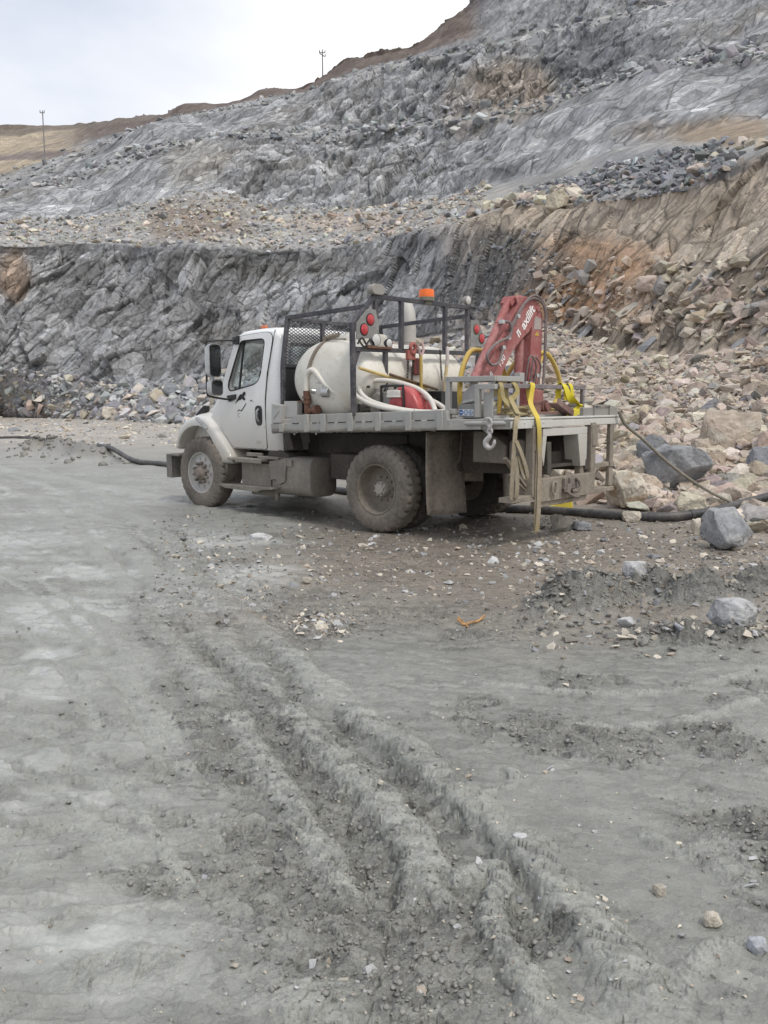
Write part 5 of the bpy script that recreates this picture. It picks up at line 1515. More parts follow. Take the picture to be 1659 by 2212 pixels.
m.prism([(1.64, .80), (1.76, .80), (1.75, .70), (1.62, .70)], 1.05, 1.065, 'y')
m.build('step_box', steps_m, truck, 0.012)
m = MB()
m.box((2.50, 1.055, .765), (.72, .22, .035)); m.box((2.12, 1.00, .80), (.42, .12, .035)); m.box((2.40, 1.17, .755), (.56, .012, .06)); m.box((2.45, 1.0, .83), (.30, .06, .05))
m.build('cab_step', steps_m, truck, 0.008)
m = MB()
m.prism([(1.88, .415), (2.2, .41), (2.98, .40), (3.04, .385), (2.9, .345), (2.2, .335), (2.1, .37), (1.88, .39)], .93, 1.19, 'y')
m.box((2.00, 1.0, .31), (.05, .04, .18)); m.box((2.35, .9, .31), (.5, .1, .10))
m.build('cab_step', steps_m, truck, 0.006)
m = MB(); m.prism([(2.18, .91), (1.95, .91), (1.76, .84), (1.80, .79), (2.22, .79)], .62, .98, 'y'); m.prism([(2.18, 1.16), (1.80, 1.16), (1.72, .92), (2.18, .90)], .75, .94, 'y')
m.build('cab_mount_panel', chassis, truck, .01)
m = MB()
m.prism([(-1.12, 1.24), (-1.12, .885), (-1.56, .885), (-1.56, 1.09), (-1.44, 1.17), (-1.28, 1.23)], .50, .80, 'y')
m.prism([(-1.60, 1.13), (-1.66, 1.17), (-1.80, 1.15), (-1.80, .89), (-1.60, .89)], .52, .79, 'y')
m.build('underbody_box', dirty('muddy_box', (.22, .20, .18), .7, zlo=0, zhi=1.5, most=1, least=.8, mud=(0.20, 0.172, 0.145)), truck, .012)

# mudflaps hang crosswise behind the rear duals
def flap(y0, y1, ztop, zbot, x, name='mudflap', curl=.05):
    nx, nz = 8, 12; secs = []
    v, f = [], []
    for j in range(nz + 1):
        t = j / nz; z = ztop + (zbot - ztop) * t
        for i in range(nx + 1):
            s = i / nx; y = y0 + (y1 - y0) * s
            dx = -curl * t * t + .018 * math.sin(3 * s + 2.2 * t) * t + .01 * math.sin(9 * s)
            v.append((x + dx, y + .02 * t * (0.5 - s), z - .035 * t * s))
    n = nx + 1
    for j in range(nz):
        for i in range(nx):
            f.append((j * n + i, j * n + i + 1, (j + 1) * n + i + 1, (j + 1) * n + i))
    m = MB(); m.add(v, f, True)
    o = m.build(name, mudflap, truck)
    so = o.modifiers.new('thick', 'SOLIDIFY'); so.thickness = .014; so.offset = 0
    return o
flap(1.12, 0.42, 1.22, 0.27, -.70)
flap(0.50, 0.02, 1.22, 0.62, -.73, curl=-.03)
flap(-1.12, -0.42, 1.22, 0.27, -.70)
# front splash guard inside the arch
m = MB(); m.prism([(3.20, .95), (3.09, .80), (2.96, .66), (3.02, .42), (3.08, .30), (3.16, .42), (3.13, .62), (3.24, .85)], .78, 1.085, 'y'); m.build('splash_guard', steps_m, truck, .01)
m = MB(); m.prism([(3.20, .95), (3.09, .80), (2.96, .66), (3.08, .30), (3.16, .42), (3.13, .62), (3.24, .85)], -1.085, -.78, 'y'); m.build('splash_guard', steps_m, truck, .01)
m = MB(); m.box((4.30, 0, .59), (.14, 2.30, .36)); m.box((4.19, 1.10, .755), (.24, .12, .03)); m.box((4.24, 1.13, .59), (.02, .05, .34)); m.box((4.19, -1.10, .755), (.24, .12, .03))
m.build('front_bumper', dirty('muddy_bumper', (.10, .10, .10), .6, zlo=.3, zhi=.9, most=.7, least=.45, mud=(.24, .215, .185)), truck, .02)

# ---------------------------------------------------------------- cab
def lerp(tab, x): return float(np.interp(x, [t[0] for t in tab], [t[1] for t in tab]))
ZC = [(1.90, 2.36), (1.93, 2.46), (1.99, 2.535), (2.10, 2.585), (2.40, 2.600), (2.75, 2.585), (2.88, 2.55), (2.98, 2.46), (3.10, 2.22), (3.22, 1.97), (3.32, 1.74), (3.40, 1.62)]
ZS = [(1.90, 2.24), (1.93, 2.33), (1.99, 2.41), (2.10, 2.46), (2.40, 2.470), (2.75, 2.445), (2.86, 2.38), (2.95, 2.22), (3.03, 2.03), (3.10, 1.85), (3.17, 1.66), (3.25, 1.50), (3.40, 1.40)]
def halfw(z):
    return 1.0 - .060 * max(0, (z - 1.45) / 1.1) ** 1.6 - .02 * max(0, (1.3 - z) / .4) ** 2
def cab_section(x, off=0.0, zb=0.90):
    zc, zs = lerp(ZC, x) + off, lerp(ZS, x) + off * .7
    pts = []; n = 3.4 if x < 2.9 else 2.7
    for k in range(15):
        a = math.pi / 2 * k / 14
        y = (halfw(zs) + off) * math.sin(a) ** (2 / n); z = zs + (zc - zs) * math.cos(a) ** (2 / n)
        pts.append((x, y, z))
    for k in range(1, 10):
        z = zs + (zb - off - zs) * k / 9
        pts.append((x, halfw(z) + off, z))
    return [(p[0], -p[1], p[2]) for p in reversed(pts[1:])] + pts
CX = [1.92, 1.94, 1.97, 2.0, 2.05, 2.1, 2.2, 2.35, 2.5, 2.65, 2.75, 2.82, 2.88, 2.93, 2.98, 3.03, 3.08, 3.13, 3.18, 3.23, 3.28, 3.33, 3.38]
def inset(sec, k):
    cy, cz = 0, (max(p[2] for p in sec) + min(p[2] for p in sec)) / 2
    return sec
m = MB()
secs = []
for x in CX:
    s = cab_section(x)
    if x < 2.0:            # rounded rear corners
        k = {1.92: .955, 1.94: .975, 1.97: .99}[x]
        s = [(p[0], p[1] * k, p[2]) for p in s]
    secs.append(s)
m.loft(secs)
cab = m.build('cab', paint, truck)
cav = MB(); cav.loft([[(p[0], p[1] * .945, min(p[2], 9) - .055 if p[2] > 1.2 else p[2] + .10) for p in cab_section(x)] for x in [1.985] + CX[4:-2]])
WIN = [(2.765, 2.375), (2.72, 2.405), (2.30, 2.415), (2.25, 2.39), (2.245, 2.33), (2.305, 1.93), (2.36, 1.84), (2.45, 1.795), (2.90, 1.715), (2.97, 1.715), (3.005, 1.76), (3.00, 1.83)]
def roundpoly(poly, r, k=4):
    out = []; n = len(poly)
    for i in range(n):
        p = Vector((*poly[i], 0)); a = (Vector((*poly[i - 1], 0)) - p); b_ = (Vector((*poly[(i + 1) % n], 0)) - p)
        ra = min(r, a.length * .45); rb = min(r, b_.length * .45)
        q0, q1 = p + a.normalized() * ra, p + b_.normalized() * rb
        for j in range(k + 1):
            t = j / k; q = q0 * (1 - t) ** 2 + p * 2 * t * (1 - t) + q1 * t * t
            out.append((q.x, q.y))
    return out
winp = roundpoly(WIN, .05)
c1 = MB(); c1.prism(winp, -1.4, 1.4, 'y')
c2 = MB(); c2.prism(roundpoly([(-.84, 2.02), (.84, 2.02), (.80, 2.36), (-.80, 2.36)], .08), 1.8, 2.15, 'x')
c3 = MB(); c3.prism(roundpoly([(-.80, 1.78), (.80, 1.78), (.74, 2.40), (-.74, 2.40)], .10), 2.7, 3.7, 'x')
boolean(cab, [cav, c1, c2, c3])
def pane(name, poly, a, b_, ax, par):
    q = MB(); q.prism(poly, a, b_, ax); return q.build(name, glass, par)
q = MB(); q.prism(roundpoly([(-.86, 2.0), (.86, 2.0), (.82, 2.38), (-.82, 2.38)], .08), 1.935, 1.945, 'x'); q.build('rear_window', glass, cab)
q = MB(); q.add([(3.31, -.82, 1.76), (3.31, .82, 1.76), (3.02, .76, 2.41), (3.02, -.76, 2.41)], [(0, 1, 2, 3)]); wsh = q.build('windshield', glass, cab)
so = wsh.modifiers.new('t', 'SOLIDIFY'); so.thickness = .008
# trim line round the roof seam and rear corner seam
q = MB(); q.tube([(2.055, .935, 2.525), (2.10, .975, 2.25), (2.16, 1.000, 1.95), (2.205, 1.006, 1.60), (2.215, 1.006, 1.2)], .006, 6, smooth=True); q.build('panel_seam', seal, cab)
q = MB(); q.box((2.55, 0.70, 2.60), (.10, .06, .05)); q.build('roof_marker_lamp', plain('amber_marker', (.55, .16, .07), .35), cab, .015)
for yy in (.35, 0, -.35, -.7):
    q = MB(); q.box((2.72, yy, 2.60), (.10, .06, .05)); q.build('roof_marker_lamp', bpy.data.materials['amber_marker'], cab, .015)

DOOR = [(2.20, .915), (2.92, .915), (3.16, 1.19), (3.172, 1.655), (3.04, 2.04), (2.90, 2.36), (2.84, 2.455), (2.72, 2.475), (2.25, 2.50), (2.13, 2.49), (2.085, 2.42), (2.14, 2.10), (2.19, 1.80), (2.21, 1.50)]
doorp = roundpoly(DOOR, .04, 3)
def door(side):
    m = MB(); m.loft([cab_section(x, .012) for x in CX])
    d = m.build('door', paint, truck)
    a = MB(); a.prism(doorp, .90 * side, 1.3 * side, 'y')
    boolean(d, [a], 'INTERSECT')
    c = MB(); c.prism(winp, .5 * side, 1.5 * side, 'y'); boolean(d, [c])
    b_ = d.modifiers.new('edges', 'BEVEL'); b_.width = .006; b_.segments = 2; b_.limit_method = 'ANGLE'; b_.angle_limit = math.radians(50)
    def ring(poly, r, off, mat_, nm_):
        path = [Vector((p[0], side * (halfw(p[1]) + off), p[1])) for p in poly]
        q = MB(); q.tube(path + [path[0]], r, 6, caps=False); return q.build(nm_, mat_, d)
    ring(doorp, .0065, .004, seal, 'door_seam')
    ring(winp, .012, .004, seal, 'window_seal')
    g = MB(); g.prism(winp, side * .935, side * .941, 'y'); g.build('window_glass', glass, d)
    q = MB(); q.bar((2.70, side * .945, 2.40), (2.775, side * .985, 1.75), .022); q.build('window_divider', seal, d)
    # handle in its oval recess
    q = MB(); q.prism(roundpoly([(2.265, 1.27), (2.265, 1.47), (2.30, 1.51), (2.385, 1.51), (2.415, 1.47), (2.405, 1.30), (2.37, 1.235), (2.30, 1.235)], .05), side * 1.0, side * 1.022, 'y')
    h = q.build('door_handle', blackp, d, .008)
    q = MB(); q.tube([(2.33, side * 1.02, 1.30), (2.33, side * 1.05, 1.34), (2.335, side * 1.05, 1.43), (2.335, side * 1.02, 1.46)], .017, 8); q.build('grip', chrome_dull, h)
    return d
chrome_dull = plain('dull_chrome', (.45, .45, .44), .3, .8, vary=.15)
dl = door(1); dr = door(-1)
# the angular black mark and small letter on the door
def D(a, b_): return (2.85 + (a - 840) * (-.24 / 140), 1.53 + (1110 - b_) * (.17 / 160))
mk = MB()
for poly in ([(840, 1110), (865, 1060), (905, 990), (918, 978), (930, 990), (950, 955), (975, 950), (978, 985), (955, 1012), (975, 1040), (968, 1062), (952, 1062), (930, 1040), (908, 1062), (893, 1060)],
             [(862, 1215), (890, 1180), (918, 1195), (955, 1140), (985, 1090), (980, 1120), (945, 1175), (925, 1208), (895, 1195)],
             [(1030, 1078), (1045, 1052), (1080, 1084), (1050, 1068)]):
    mk.prism([D(*p) for p in poly], 1.0125, 1.0145, 'y')
mk.build('door_emblem', plain('black_decal', (.016, .016, .018), .5), dl)
tm = text_mesh('C', .085, .001); t = mesh_object('lettering', tm, plain('grey_decal', (.34, .32, .29), .6), dl)
t.matrix_local = Matrix.Translation((2.80, 1.0135, 1.345)) @ Matrix(((-1, 0, 0, 0), (0, 0, 1, 0), (0, 1, 0, 0), (0, 0, 0, 1)))
q = MB(); q.box((2.36, 1.006, 1.02), (.09, .004, .012)); q.box((2.36, 1.004, 1.0), (.09, .004, .010)); q.build('badge', plain('grey_badge', (.45, .42, .37), .5), dl)
# inside
q = MB(); q.box((3.10, 0, 1.60), (.42, 1.8, .30)); q.box((2.95, .45, 1.72), (.25, .5, .12)); q.build('dashboard', dark, cab, .03)
q = MB()
for sy in (.48, -.48): q.box((2.25, sy, 1.32), (.52, .55, .22)); q.box((2.08, sy, 1.62), (.14, .52, .62), Euler((0, -.15, 0)).to_matrix())
q.build('seat', dark, cab, .04)
q = MB(); pth = [(2.66 + .20 * math.cos(a) * .35, .48 + .215 * math.sin(a), 1.86 + .20 * math.cos(a)) for a in np.linspace(0, 2 * math.pi, 33)]
q.tube(pth, .014, 8, caps=False); q.bar((2.66, .27, 1.86), (2.66, .69, 1.86), .03); q.bar((2.66, .48, 1.86), (2.95, .48, 1.62), .05); q.build('steering_wheel', dark, cab)

# ---------------------------------------------------------------- hood and fenders
HZ = [(3.30, 1.66), (3.42, 1.635), (3.61, 1.56), (3.88, 1.40), (4.05, 1.30), (4.22, 1.20), (4.32, 1.10), (4.36, .98)]
HW = [(3.30, .955), (3.6, .94), (3.9, .90), (4.2, .80), (4.32, .70), (4.36, .62)]
m = MB(); secs = []
for x in (3.28, 3.32, 3.42, 3.55, 3.7, 3.85, 4.0, 4.12, 4.22, 4.29, 4.33, 4.36):
    zc, w = lerp(HZ, x), lerp(HW, x); s = []
    for k in range(13):
        a = math.pi / 2 * k / 12
        s.append((x, w * math.sin(a) ** (2 / 5.0), .98 + (zc - .98) * math.cos(a) ** (2 / 5.0)))
    s.append((x, w, .80))
    secs.append([(p[0], -p[1], p[2]) for p in reversed(s[1:])] + s)
m.loft(secs); hood = m.build('hood', paint, truck)
for sd in (1, -1):
    q = MB(); q.prism(roundpoly([(3.60, 1.50), (3.66, 1.505), (3.80, 1.41), (3.86, 1.36), (3.80, 1.335), (3.66, 1.38), (3.61, 1.42)], .02), sd * .88, sd * .955, 'y'); q.build('hood_intake', dark, hood, .006)
q = MB(); q.box((4.355, 0, 1.02), (.02, .9, .28)); q.build('grille', chrome_dull, hood)
OUT = [(4.16, .84), (4.17, .92), (4.14, 1.03), (4.07, 1.15), (3.97, 1.245), (3.85, 1.31), (3.70, 1.345), (3.55, 1.345), (3.40, 1.30), (3.27, 1.20), (3.155, 1.10), (3.05, 1.0), (2.95, .90), (2.86, .78), (2.80, .67)]
INN = [(4.10, .84), (4.105, .90), (4.07, .99), (3.99, 1.085), (3.90, 1.145), (3.78, 1.19), (3.66, 1.205), (3.53, 1.195), (3.41, 1.145), (3.32, 1.06), (3.255, .97), (3.20, .88), (3.15, .80), (3.09, .72), (3.06, .67)]
def fender(sd):
    m = MB(); secs = []
    # from the inner top edge out over the crown and round to the arch lip
    for (dy, kx, kz, useout) in ((.70, .985, .13, True), (.84, .995, .085, True), (.98, 1.0, .035, True), (1.06, 1.0, .008, True), (1.10, 1.0, -.012, True), (1.118, .5, -.02, None), (1.118, 1.0, 0, False), (1.09, 1.0, .004, False), (.74, 1.0, .03, False)):
        row = []
        for (o_, i_) in zip(OUT, INN):
            if useout is True: x, z = o_[0], o_[1] + kz * sstep(.85, 1.25, o_[1])
            elif useout is None: x, z = o_[0] * .72 + i_[0] * .28, o_[1] * .72 + i_[1] * .28
            else: x, z = i_[0], i_[1] + kz
            row.append((x, sd * dy, z))
        secs.append(row)
    n = len(secs); secs.append(secs[0])
    v = [p for s in secs for p in s]; c = len(OUT); f = []
    for i in range(n):
        for k in range(c - 1): f.append((i * c + k, i * c + k + 1, (i + 1) * c + k + 1, (i + 1) * c + k))
    f.append([i * c for i in range(n)]); f.append([i * c + c - 1 for i in range(n)])
    m.add(v, f, True)
    o = m.build('fender', paint, truck)
    s = o.modifiers.new('round', 'SUBSURF'); s.levels = 1; s.render_levels = 2
    q = MB(); q.tube([(3.95, sd * 1.06, 1.275), (3.95, sd * 1.085, 1.275)], .035, 14); q.build('turn_lamp', lamp_white, o)
    q = MB(); q.prism(roundpoly([(3.52, 1.30), (3.60, 1.345), (3.63, 1.32), (3.40, 1.16), (3.35, 1.17), (3.37, 1.21)], .015), sd * 1.09, sd * 1.14, 'y'); q.build('hood_latch', chrome_dull if sd > 0 else blackp, o, .008)
    return o
fender(1); fender(-1)
q = MB(); q.tube([(3.43, .80, 1.62), (3.43, .86, 1.52), (3.43, .885, 1.35), (3.44, .93, 1.30), (3.52, 1.02, 1.285), (3.60, 1.11, 1.21)], .008, 6); q.build('hood_seam', seal, hood)

# ---------------------------------------------------------------- mirrors
def mirror(sd):
    m = MB()
    m.tube(smooth_path([(2.84, sd * .96, 2.42), (2.90, sd * 1.10, 2.415), (3.02, sd * 1.30, 2.40), (3.055, sd * 1.33, 2.36), (3.06, sd * 1.33, 2.05), (3.06, sd * 1.33, 1.70), (3.04, sd * 1.30, 1.64), (2.97, sd * 1.10, 1.60), (2.94, sd * 1.00, 1.60)], 5), .016, 8)
    m.prism([(2.96, 1.56), (2.82, 1.60), (2.82, 1.665), (3.0, 1.645)], sd * 1.0, sd * 1.04, 'y'); m.box((2.83, sd * .975, 2.41), (.11, .06, .10)); m.box((2.80, sd * .965, 2.445), (.05, .05, .06))
    o = m.build('mirror_frame', blackp, truck, .008)
    for (z0, z1, xc) in ((1.90, 2.36, 2.93), (1.64, 1.87, 2.90)):
        q = MB(); q.loft([[(xc + x, sd * (1.30 + a), b_) for a, b_ in rrect(0, (z0 + z1) / 2, .205 * k, (z1 - z0) * k, .06 * k)] for x, k in ((.10, .70), (.085, .88), (.04, .98), (-.02, 1.0), (-.03, .985))])
        h = q.build('mirror_housing', chrome_dull, o)
        q = MB(); q.loft([[(xc + x, sd * (1.30 + a), b_) for a, b_ in rrect(0, (z0 + z1) / 2, .180, (z1 - z0) - .03, .05)] for x in (-.031, -.036)]); q.build('mirror_glass', dark_mirror, h)
    return o
dark_mirror = plain('dark_mirror', (.10, .10, .105), .12, .9, vary=.1)
mirror(1); mirror(-1)

# ---------------------------------------------------------------- flat bed
m = MB(); m.box((-.03, 0, 1.355), (3.74, 2.38, .03), Euler((0, .006, 0)).to_matrix())
for x in np.arange(-1.6, 1.8, .42): m.box((x, 0, zr(x) + .09), (.08, 2.30, .11), RKM)
m.build('bed_floor', deckp, truck)
m = MB()
m.box((.37, 1.205, zr(.37) + .057), (2.94, .05, .118), RKM)              # lower rail
m.box((.18, 1.20, zr(.18) + .165), (2.50, .035, .112), RKM)              # upper board
m.box((1.62, 1.20, zr(1.62) + .14), (.42, .03, .06), RKM)
for x in (1.62, 1.15, .85, .38, -.07, -.53, -.985): m.box((x, 1.238, zr(x) + (.112 if x < 1.5 else .06)), (.085, .03, .222 if x < 1.5 else .11), RKM)
m.box((1.38, 1.232, zr(1.38) - .012), (.02, .02, .05)); m.box((.98, 1.232, zr(.98) - .012), (.02, .02, .05))
for a, b_ in ((1.60, 1.45), (1.05, .95), (.75, .62), (.58, .48), (.28, .18), (.12, .02), (-.17, -.27), (-.33, -.44), (-.62, -.72), (-.80, -.92)):
    pass
left_rail = m.build('side_board', deckp, truck, .006)
m = MB()
for a, b_ in ((1.42, 1.30), (1.05, .97), (.93, .90), (.78, .66), (.60, .47), (.30, .20), (.14, .03), (-.16, -.28), (-.34, -.44), (-.62, -.71), (-.80, -.90)):
    m.box(((a + b_) / 2, 1.231, zr((a + b_) / 2) + .112), (a - b_, .008, .010), RKM)
m.build('board_slot', dark, left_rail)
# torn edge of the dried mud cake on the rail
caked = dirty('caked_mud', (.22, .205, .18), .9, zlo=0, zhi=2, most=.8, least=.8, mud=(.17, .155, .132))
m = MB(); r_ = random.Random(5); top = []; bot = []
xs_ = np.linspace(1.80, -.93, 110)
for x in xs_:
    hgt = .020 + .055 * max(0, float(fbm(np.array([x * 2.3]), np.array([1.0]), oct=3, seed=9)[0]) + .25) + r_.uniform(0, .006)
    top.append((x, 1.237, zr(x) + min(hgt, .085))); bot.append((x, 1.237, zr(x) - .004 - r_.uniform(0, .012)))
n = len(top); m.add(top + bot, [(i, i + 1, n + i + 1, n + i) for i in range(n - 1)])
o = m.build('mud_cake', caked, left_rail); so = o.modifiers.new('t', 'SOLIDIFY'); so.thickness = .014; so.offset = 0
# tail section of the left rail and the rear beam
m = MB(); m.box((-1.49, 1.20, zr(-1.49) + .055), (.82, .06, .112), RKM); m.box((-1.03, 1.205, zr(-1.03) + .10), (.10, .055, .20), RKM)
m.build('side_rail', deckp, truck, .006)
m = MB(); m.box((.37, -1.205, zr(.37) + .057), (2.94, .05, .118), RKM); m.box((.18, -1.20, zr(.18) + .165), (2.50, .035, .112), RKM); m.box((-1.49, -1.20, zr(-1.49) + .055), (.82, .06, .112), RKM)
m.build('side_board', deckp, truck, .006)
zb = zr(-1.88)
m = MB(); m.box((-1.885, 0, zb + .045), (.05, 2.46, .075)); m.box((-1.87, 0, zb + .105), (.09, 2.48, .022)); m.box((-1.88, .80, zb + .045), (.065, .80, .09))
for y in (1.13, .98, .72, .60): m.cyl((-1.905, y, zb + .06), (-1.918, y, zb + .06), .014, 8)
rear_beam = m.build('rear_beam', deckw, truck, .006)
m = MB()      # trapezoid housing with its dark mouth, between the posts
m.prism([(.58, 1.275), (-.42, 1.275), (-.42, 1.19), (.58, 1.19)], -1.90, -1.80, 'x')
m.prism([(.58, 1.19), (.50, 1.19), (.55, .86), (.60, .98)], -1.90, -1.78, 'x')
m.prism([(-.42, 1.19), (-.20, 1.19), (-.275, .815), (-.42, .815)], -1.90, -1.70, 'x')
m.build('rear_recess', deckw, rear_beam, .005)
m = MB(); m.box((-1.45, .13, 1.03), (.02, .80, .50)); m.box((-1.60, .13, .835), (.40, .84, .03)); m.box((-1.62, .55, 1.03), (.35, .02, .44)); m.box((-1.62, -.27, 1.03), (.35, .02, .44)); m.build('recess_box', chassis, rear_beam)
m = MB()
for y in (.77, -.53):
    m.box((-1.88, y, .93), (.10, .115, .78)); m.box((-1.885, y - .02, 1.17), (.11, .13, .26))
m.box((-1.90, .06, .60), (.07, 1.22, .26), Euler((.0, 0, 0)).to_matrix()); m.box((-1.86, .12, .44), (.10, 1.1, .06))
m.bar((-1.86, .05, .66), (-1.55, .25, .92), .09); m.box((-1.84, -.36, .76), (.08, .10, .14)); m.prism([(.62, .70), (.25, .70), (.45, .86), (.62, .86)], -1.80, -1.78, 'x')
und = m.build('rear_underrun_frame', dirty('muddy_frame', (.20, .18, .15), .7, zlo=.3, zhi=1.5, most=.95, least=.45, mud=(.275, .235, .19), splat=.5), truck, .008)
def sideframe(sd, y0, y1):
    m = MB()
    if sd < 0:
        m.box((-1.88, y1, .95), (.05, .10, .84)); m.box((-1.88, (y0 + y1) / 2, .80), (.04, abs(y1 - y0), .055)); m.box((-1.84, (y0 + y1) / 2 - .02, .495), (.16, abs(y1 - y0) + .08, .055)); m.box((-1.90, y1, .80), (.04, .105, .06))
    else:
        m.box((-1.84, (y0 + y1) / 2, .535), (.16, abs(y1 - y0) + .04, .055)); m.bar((-1.80, y1 - .02, .98), (-1.84, y0 + .02, .58), .05, .03); m.bar((-1.80, y1 - .12, .80), (-1.84, y0 + .06, .58), .035, .02)
    return m.build('rear_step', bpy.data.materials['muddy_frame'], truck, .006)
sideframe(1, .72, 1.20); sideframe(-1, -.58, -1.05)
def ring_pts(c, r, ax, n=17, sx=1.0):
    out = []
    for k in range(n):
        a = 2 * math.pi * k / (n - 1)
        if ax == 'x': out.append((c[0], c[1] + r * sx * math.cos(a), c[2] + r * math.sin(a)))
        elif ax == 'y': out.append((c[0] + r * sx * math.cos(a), c[1], c[2] + r * math.sin(a)))
        else: out.append((c[0] + r * sx * math.cos(a), c[1] + r * math.sin(a), c[2]))
    return out
m = MB(); m.tube(ring_pts((-1.965, .42, .61), .075, 'x', sx=.6), .013, 7, caps=False); m.build('tow_eye', bpy.data.materials['muddy_frame'], und)
m = MB(); m.box((-1.955, .06, .645), (.05, .30, .13)); m.box((-1.985, .10, .67), (.05, .10, .09)); m.tube([(-1.99, -.02, .70), (-2.02, -.04, .66), (-2.03, -.05, .60), (-2.01, -.01, .55), (-1.98, .05, .555)], .022, 8); m.tube([(-1.97, .22, .60), (-2.0, .15, .53), (-1.99, .02, .49), (-1.98, -.10, .475)], .018, 7); m.box((-1.99, .17, .59), (.05, .07, .11), Euler((.5, 0, 0)).to_matrix())
m.build('tow_hook', bpy.data.materials['muddy_hub'], und, .008)
# low grey rack at the right rear corner
m = MB(); m.box((-1.86, -.78, 1.445), (.03, .90, .105)); m.box((-1.88, -.80, 1.52), (.03, .42, .018)); m.box((-1.88, -.61, 1.455), (.025, .02, .12)); m.box((-1.88, -1.0, 1.455), (.025, .02, .12)); m.box((-1.87, -.37, 1.445), (.05, .10, .10)); m.box((-1.86, -1.15, 1.39), (.06, .28, .05))
m.build('corner_rack', dirty('grey_rack_paint', (.27, .275, .27), .55, zlo=1, zhi=2, most=.5, least=.35), truck, .005)
m = MB()
m.prism([(1.80, 1.29), (1.62, 1.29), (1.585, 1.52), (1.79, 1.54)], 1.18, 1.255, 'y'); m.box((1.50, 1.14, 1.46), (.24, .10, .22)); m.box((1.70, 1.262, 1.505), (.12, .006, .012)); m.box((1.70, 1.262, 1.40), (.16, .006, .016), Euler((0, .75, 0)).to_matrix())
m.build('switch_box', dirty('light_grey_box', (.50, .51, .51), .5, zlo=1, zhi=2, most=.45, least=.3), truck, .008)
# long grey pipe bracket on the tail rail
m = MB(); m.tube([(-1.34, 1.268, 1.335), (-1.37, 1.268, 1.335), (-1.83, 1.268, 1.345), (-1.86, 1.268, 1.345)], [.012, .024, .024, .012], 12); m.box((-1.5, 1.25, 1.30), (.10, .03, .05)); m.prism([(-1.50, 1.285), (-1.62, 1.21), (-1.64, 1.285)], 1.18, 1.20, 'y'); m.build('pipe_bracket', deckp, truck)
# ---------------------------------------------------------------- rack over the tank
def bars(m, L, w):
    for a, b_ in L: m.bar(a, b_, w)
m = MB(); X0 = .34
bars(m, [((X0, 1.22, 1.40), (X0, 1.24, 2.50)), ((X0, 1.24, 2.47), (X0, .85, 2.84)), ((X0, .87, 2.835), (X0, -1.10, 2.855)), ((X0, -1.08, 2.86), (X0, -1.08, 2.20)),
         ((X0, -1.08, 2.84), (X0, -1.40, 2.50)), ((X0, -1.40, 2.53), (X0, -1.24, 1.42)), ((X0, 1.20, 2.19), (X0, -1.28, 2.235)), ((X0, .34, 2.21), (X0, .34, 2.82)), ((X0, -.57, 2.21), (X0, -.57, 2.83)),
         ((X0, .83, 2.21), (X0, .83, 2.82)), ((X0, .645, 2.18), (X0, .645, 1.43))], .054)
m.prism([(1.20, 2.17), (1.10, 2.17), (1.19, 1.98)], X0 - .012, X0 + .012, 'x')
rack = m.build('headache_rack', rackp, truck, .005)
m = MB()
bars(m, [((1.82, 1.03, 1.38), (1.82, 1.02, 2.05)), ((1.82, 1.02, 2.05), (1.82, .92, 2.68)), ((1.82, -1.03, 1.38), (1.82, -1.02, 2.05)), ((1.82, -1.02, 2.05), (1.82, -.92, 2.68)), ((1.82, .94, 2.65), (1.82, -.94, 2.65)),
         ((1.82, 1.0, 2.04), (1.82, -1.0, 2.04)), ((1.82, .28, 2.63), (1.82, .28, 2.04)), ((1.82, -.35, 2.63), (1.82, -.35, 2.04)), ((1.82, .92, 2.67), (X0, 1.02, 2.70)), ((1.82, -.92, 2.66), (X0, -1.08, 2.74))], .052)
m.build('front_frame', rackp, rack, .005)
m = MB(); m.box((1.815, 0, 1.72), (.012, 1.98, .62)); m.build('cab_guard_panel', dark, rack)
# expanded metal screen: crossed slanting strands
m = MB()
z0, z1 = 2.06, 2.63; p_ = .078
def wid(z): return 1.0 - .10 * (z - 2.05) / .6
for k in range(-26, 27):
    for sg in (1, -1):
        a = Vector((1.82, k * p_, z0)); b_ = Vector((1.82, k * p_ + sg * (z1 - z0) * 1.9, z1))
        # clip to the frame
        ts = [t for t in np.linspace(0, 1, 41) if abs(a.y + (b_.y - a.y) * t) < wid(z0 + (z1 - z0) * t)]
        if len(ts) > 2:
            m.bar(a.lerp(b_, ts[0]), a.lerp(b_, ts[-1]), .011, .006)
m.build('mesh_screen', rackp, rack)
dkplate = dirty('dirty_steel_plate', (.20, .205, .20), .4, .3, zlo=1.5, zhi=3.2, most=.55, least=.35, splat=1.0, mud=(.30, .29, .28))
def lamp_plate(pts, lights, nm_='lamp_plate'):
    q = MB(); q.prism(pts, X0 - .035, X0 - .022, 'x'); o = q.build(nm_, dkplate, rack, .003)
    for (y, z) in lights:
        q = MB(); Mx = Matrix.Translation((X0 - .037, y, z)) @ Matrix.Rotation(math.radians(90), 4, 'Z')
        q.lathe([(.074, -.012), (.074, .004), (.066, .006)], 28, Mx); rg = q.build('lamp_ring', seal if y > 0 else plain_green, o)
        q = MB(); q.lathe([(.066, -.006), (.062, .010), (.045, .018), (0, .021)], 28, Mx); q.build('red_lamp', lamp_red, o)
plain_green = plain('green_grommet', (.05, .085, .05), .6)
lamp_plate([(1.20, 2.49), (1.02, 2.665), (.86, 2.675), (.80, 2.50), (.80, 2.35), (1.20, 2.30)], [(1.07, 2.425), (.96, 2.55)])
lamp_plate([(-1.12, 2.69), (-1.30, 2.69), (-1.42, 2.50), (-1.50, 2.33), (-1.12, 2.33)], [(-1.25, 2.57), (-1.38, 2.45)])
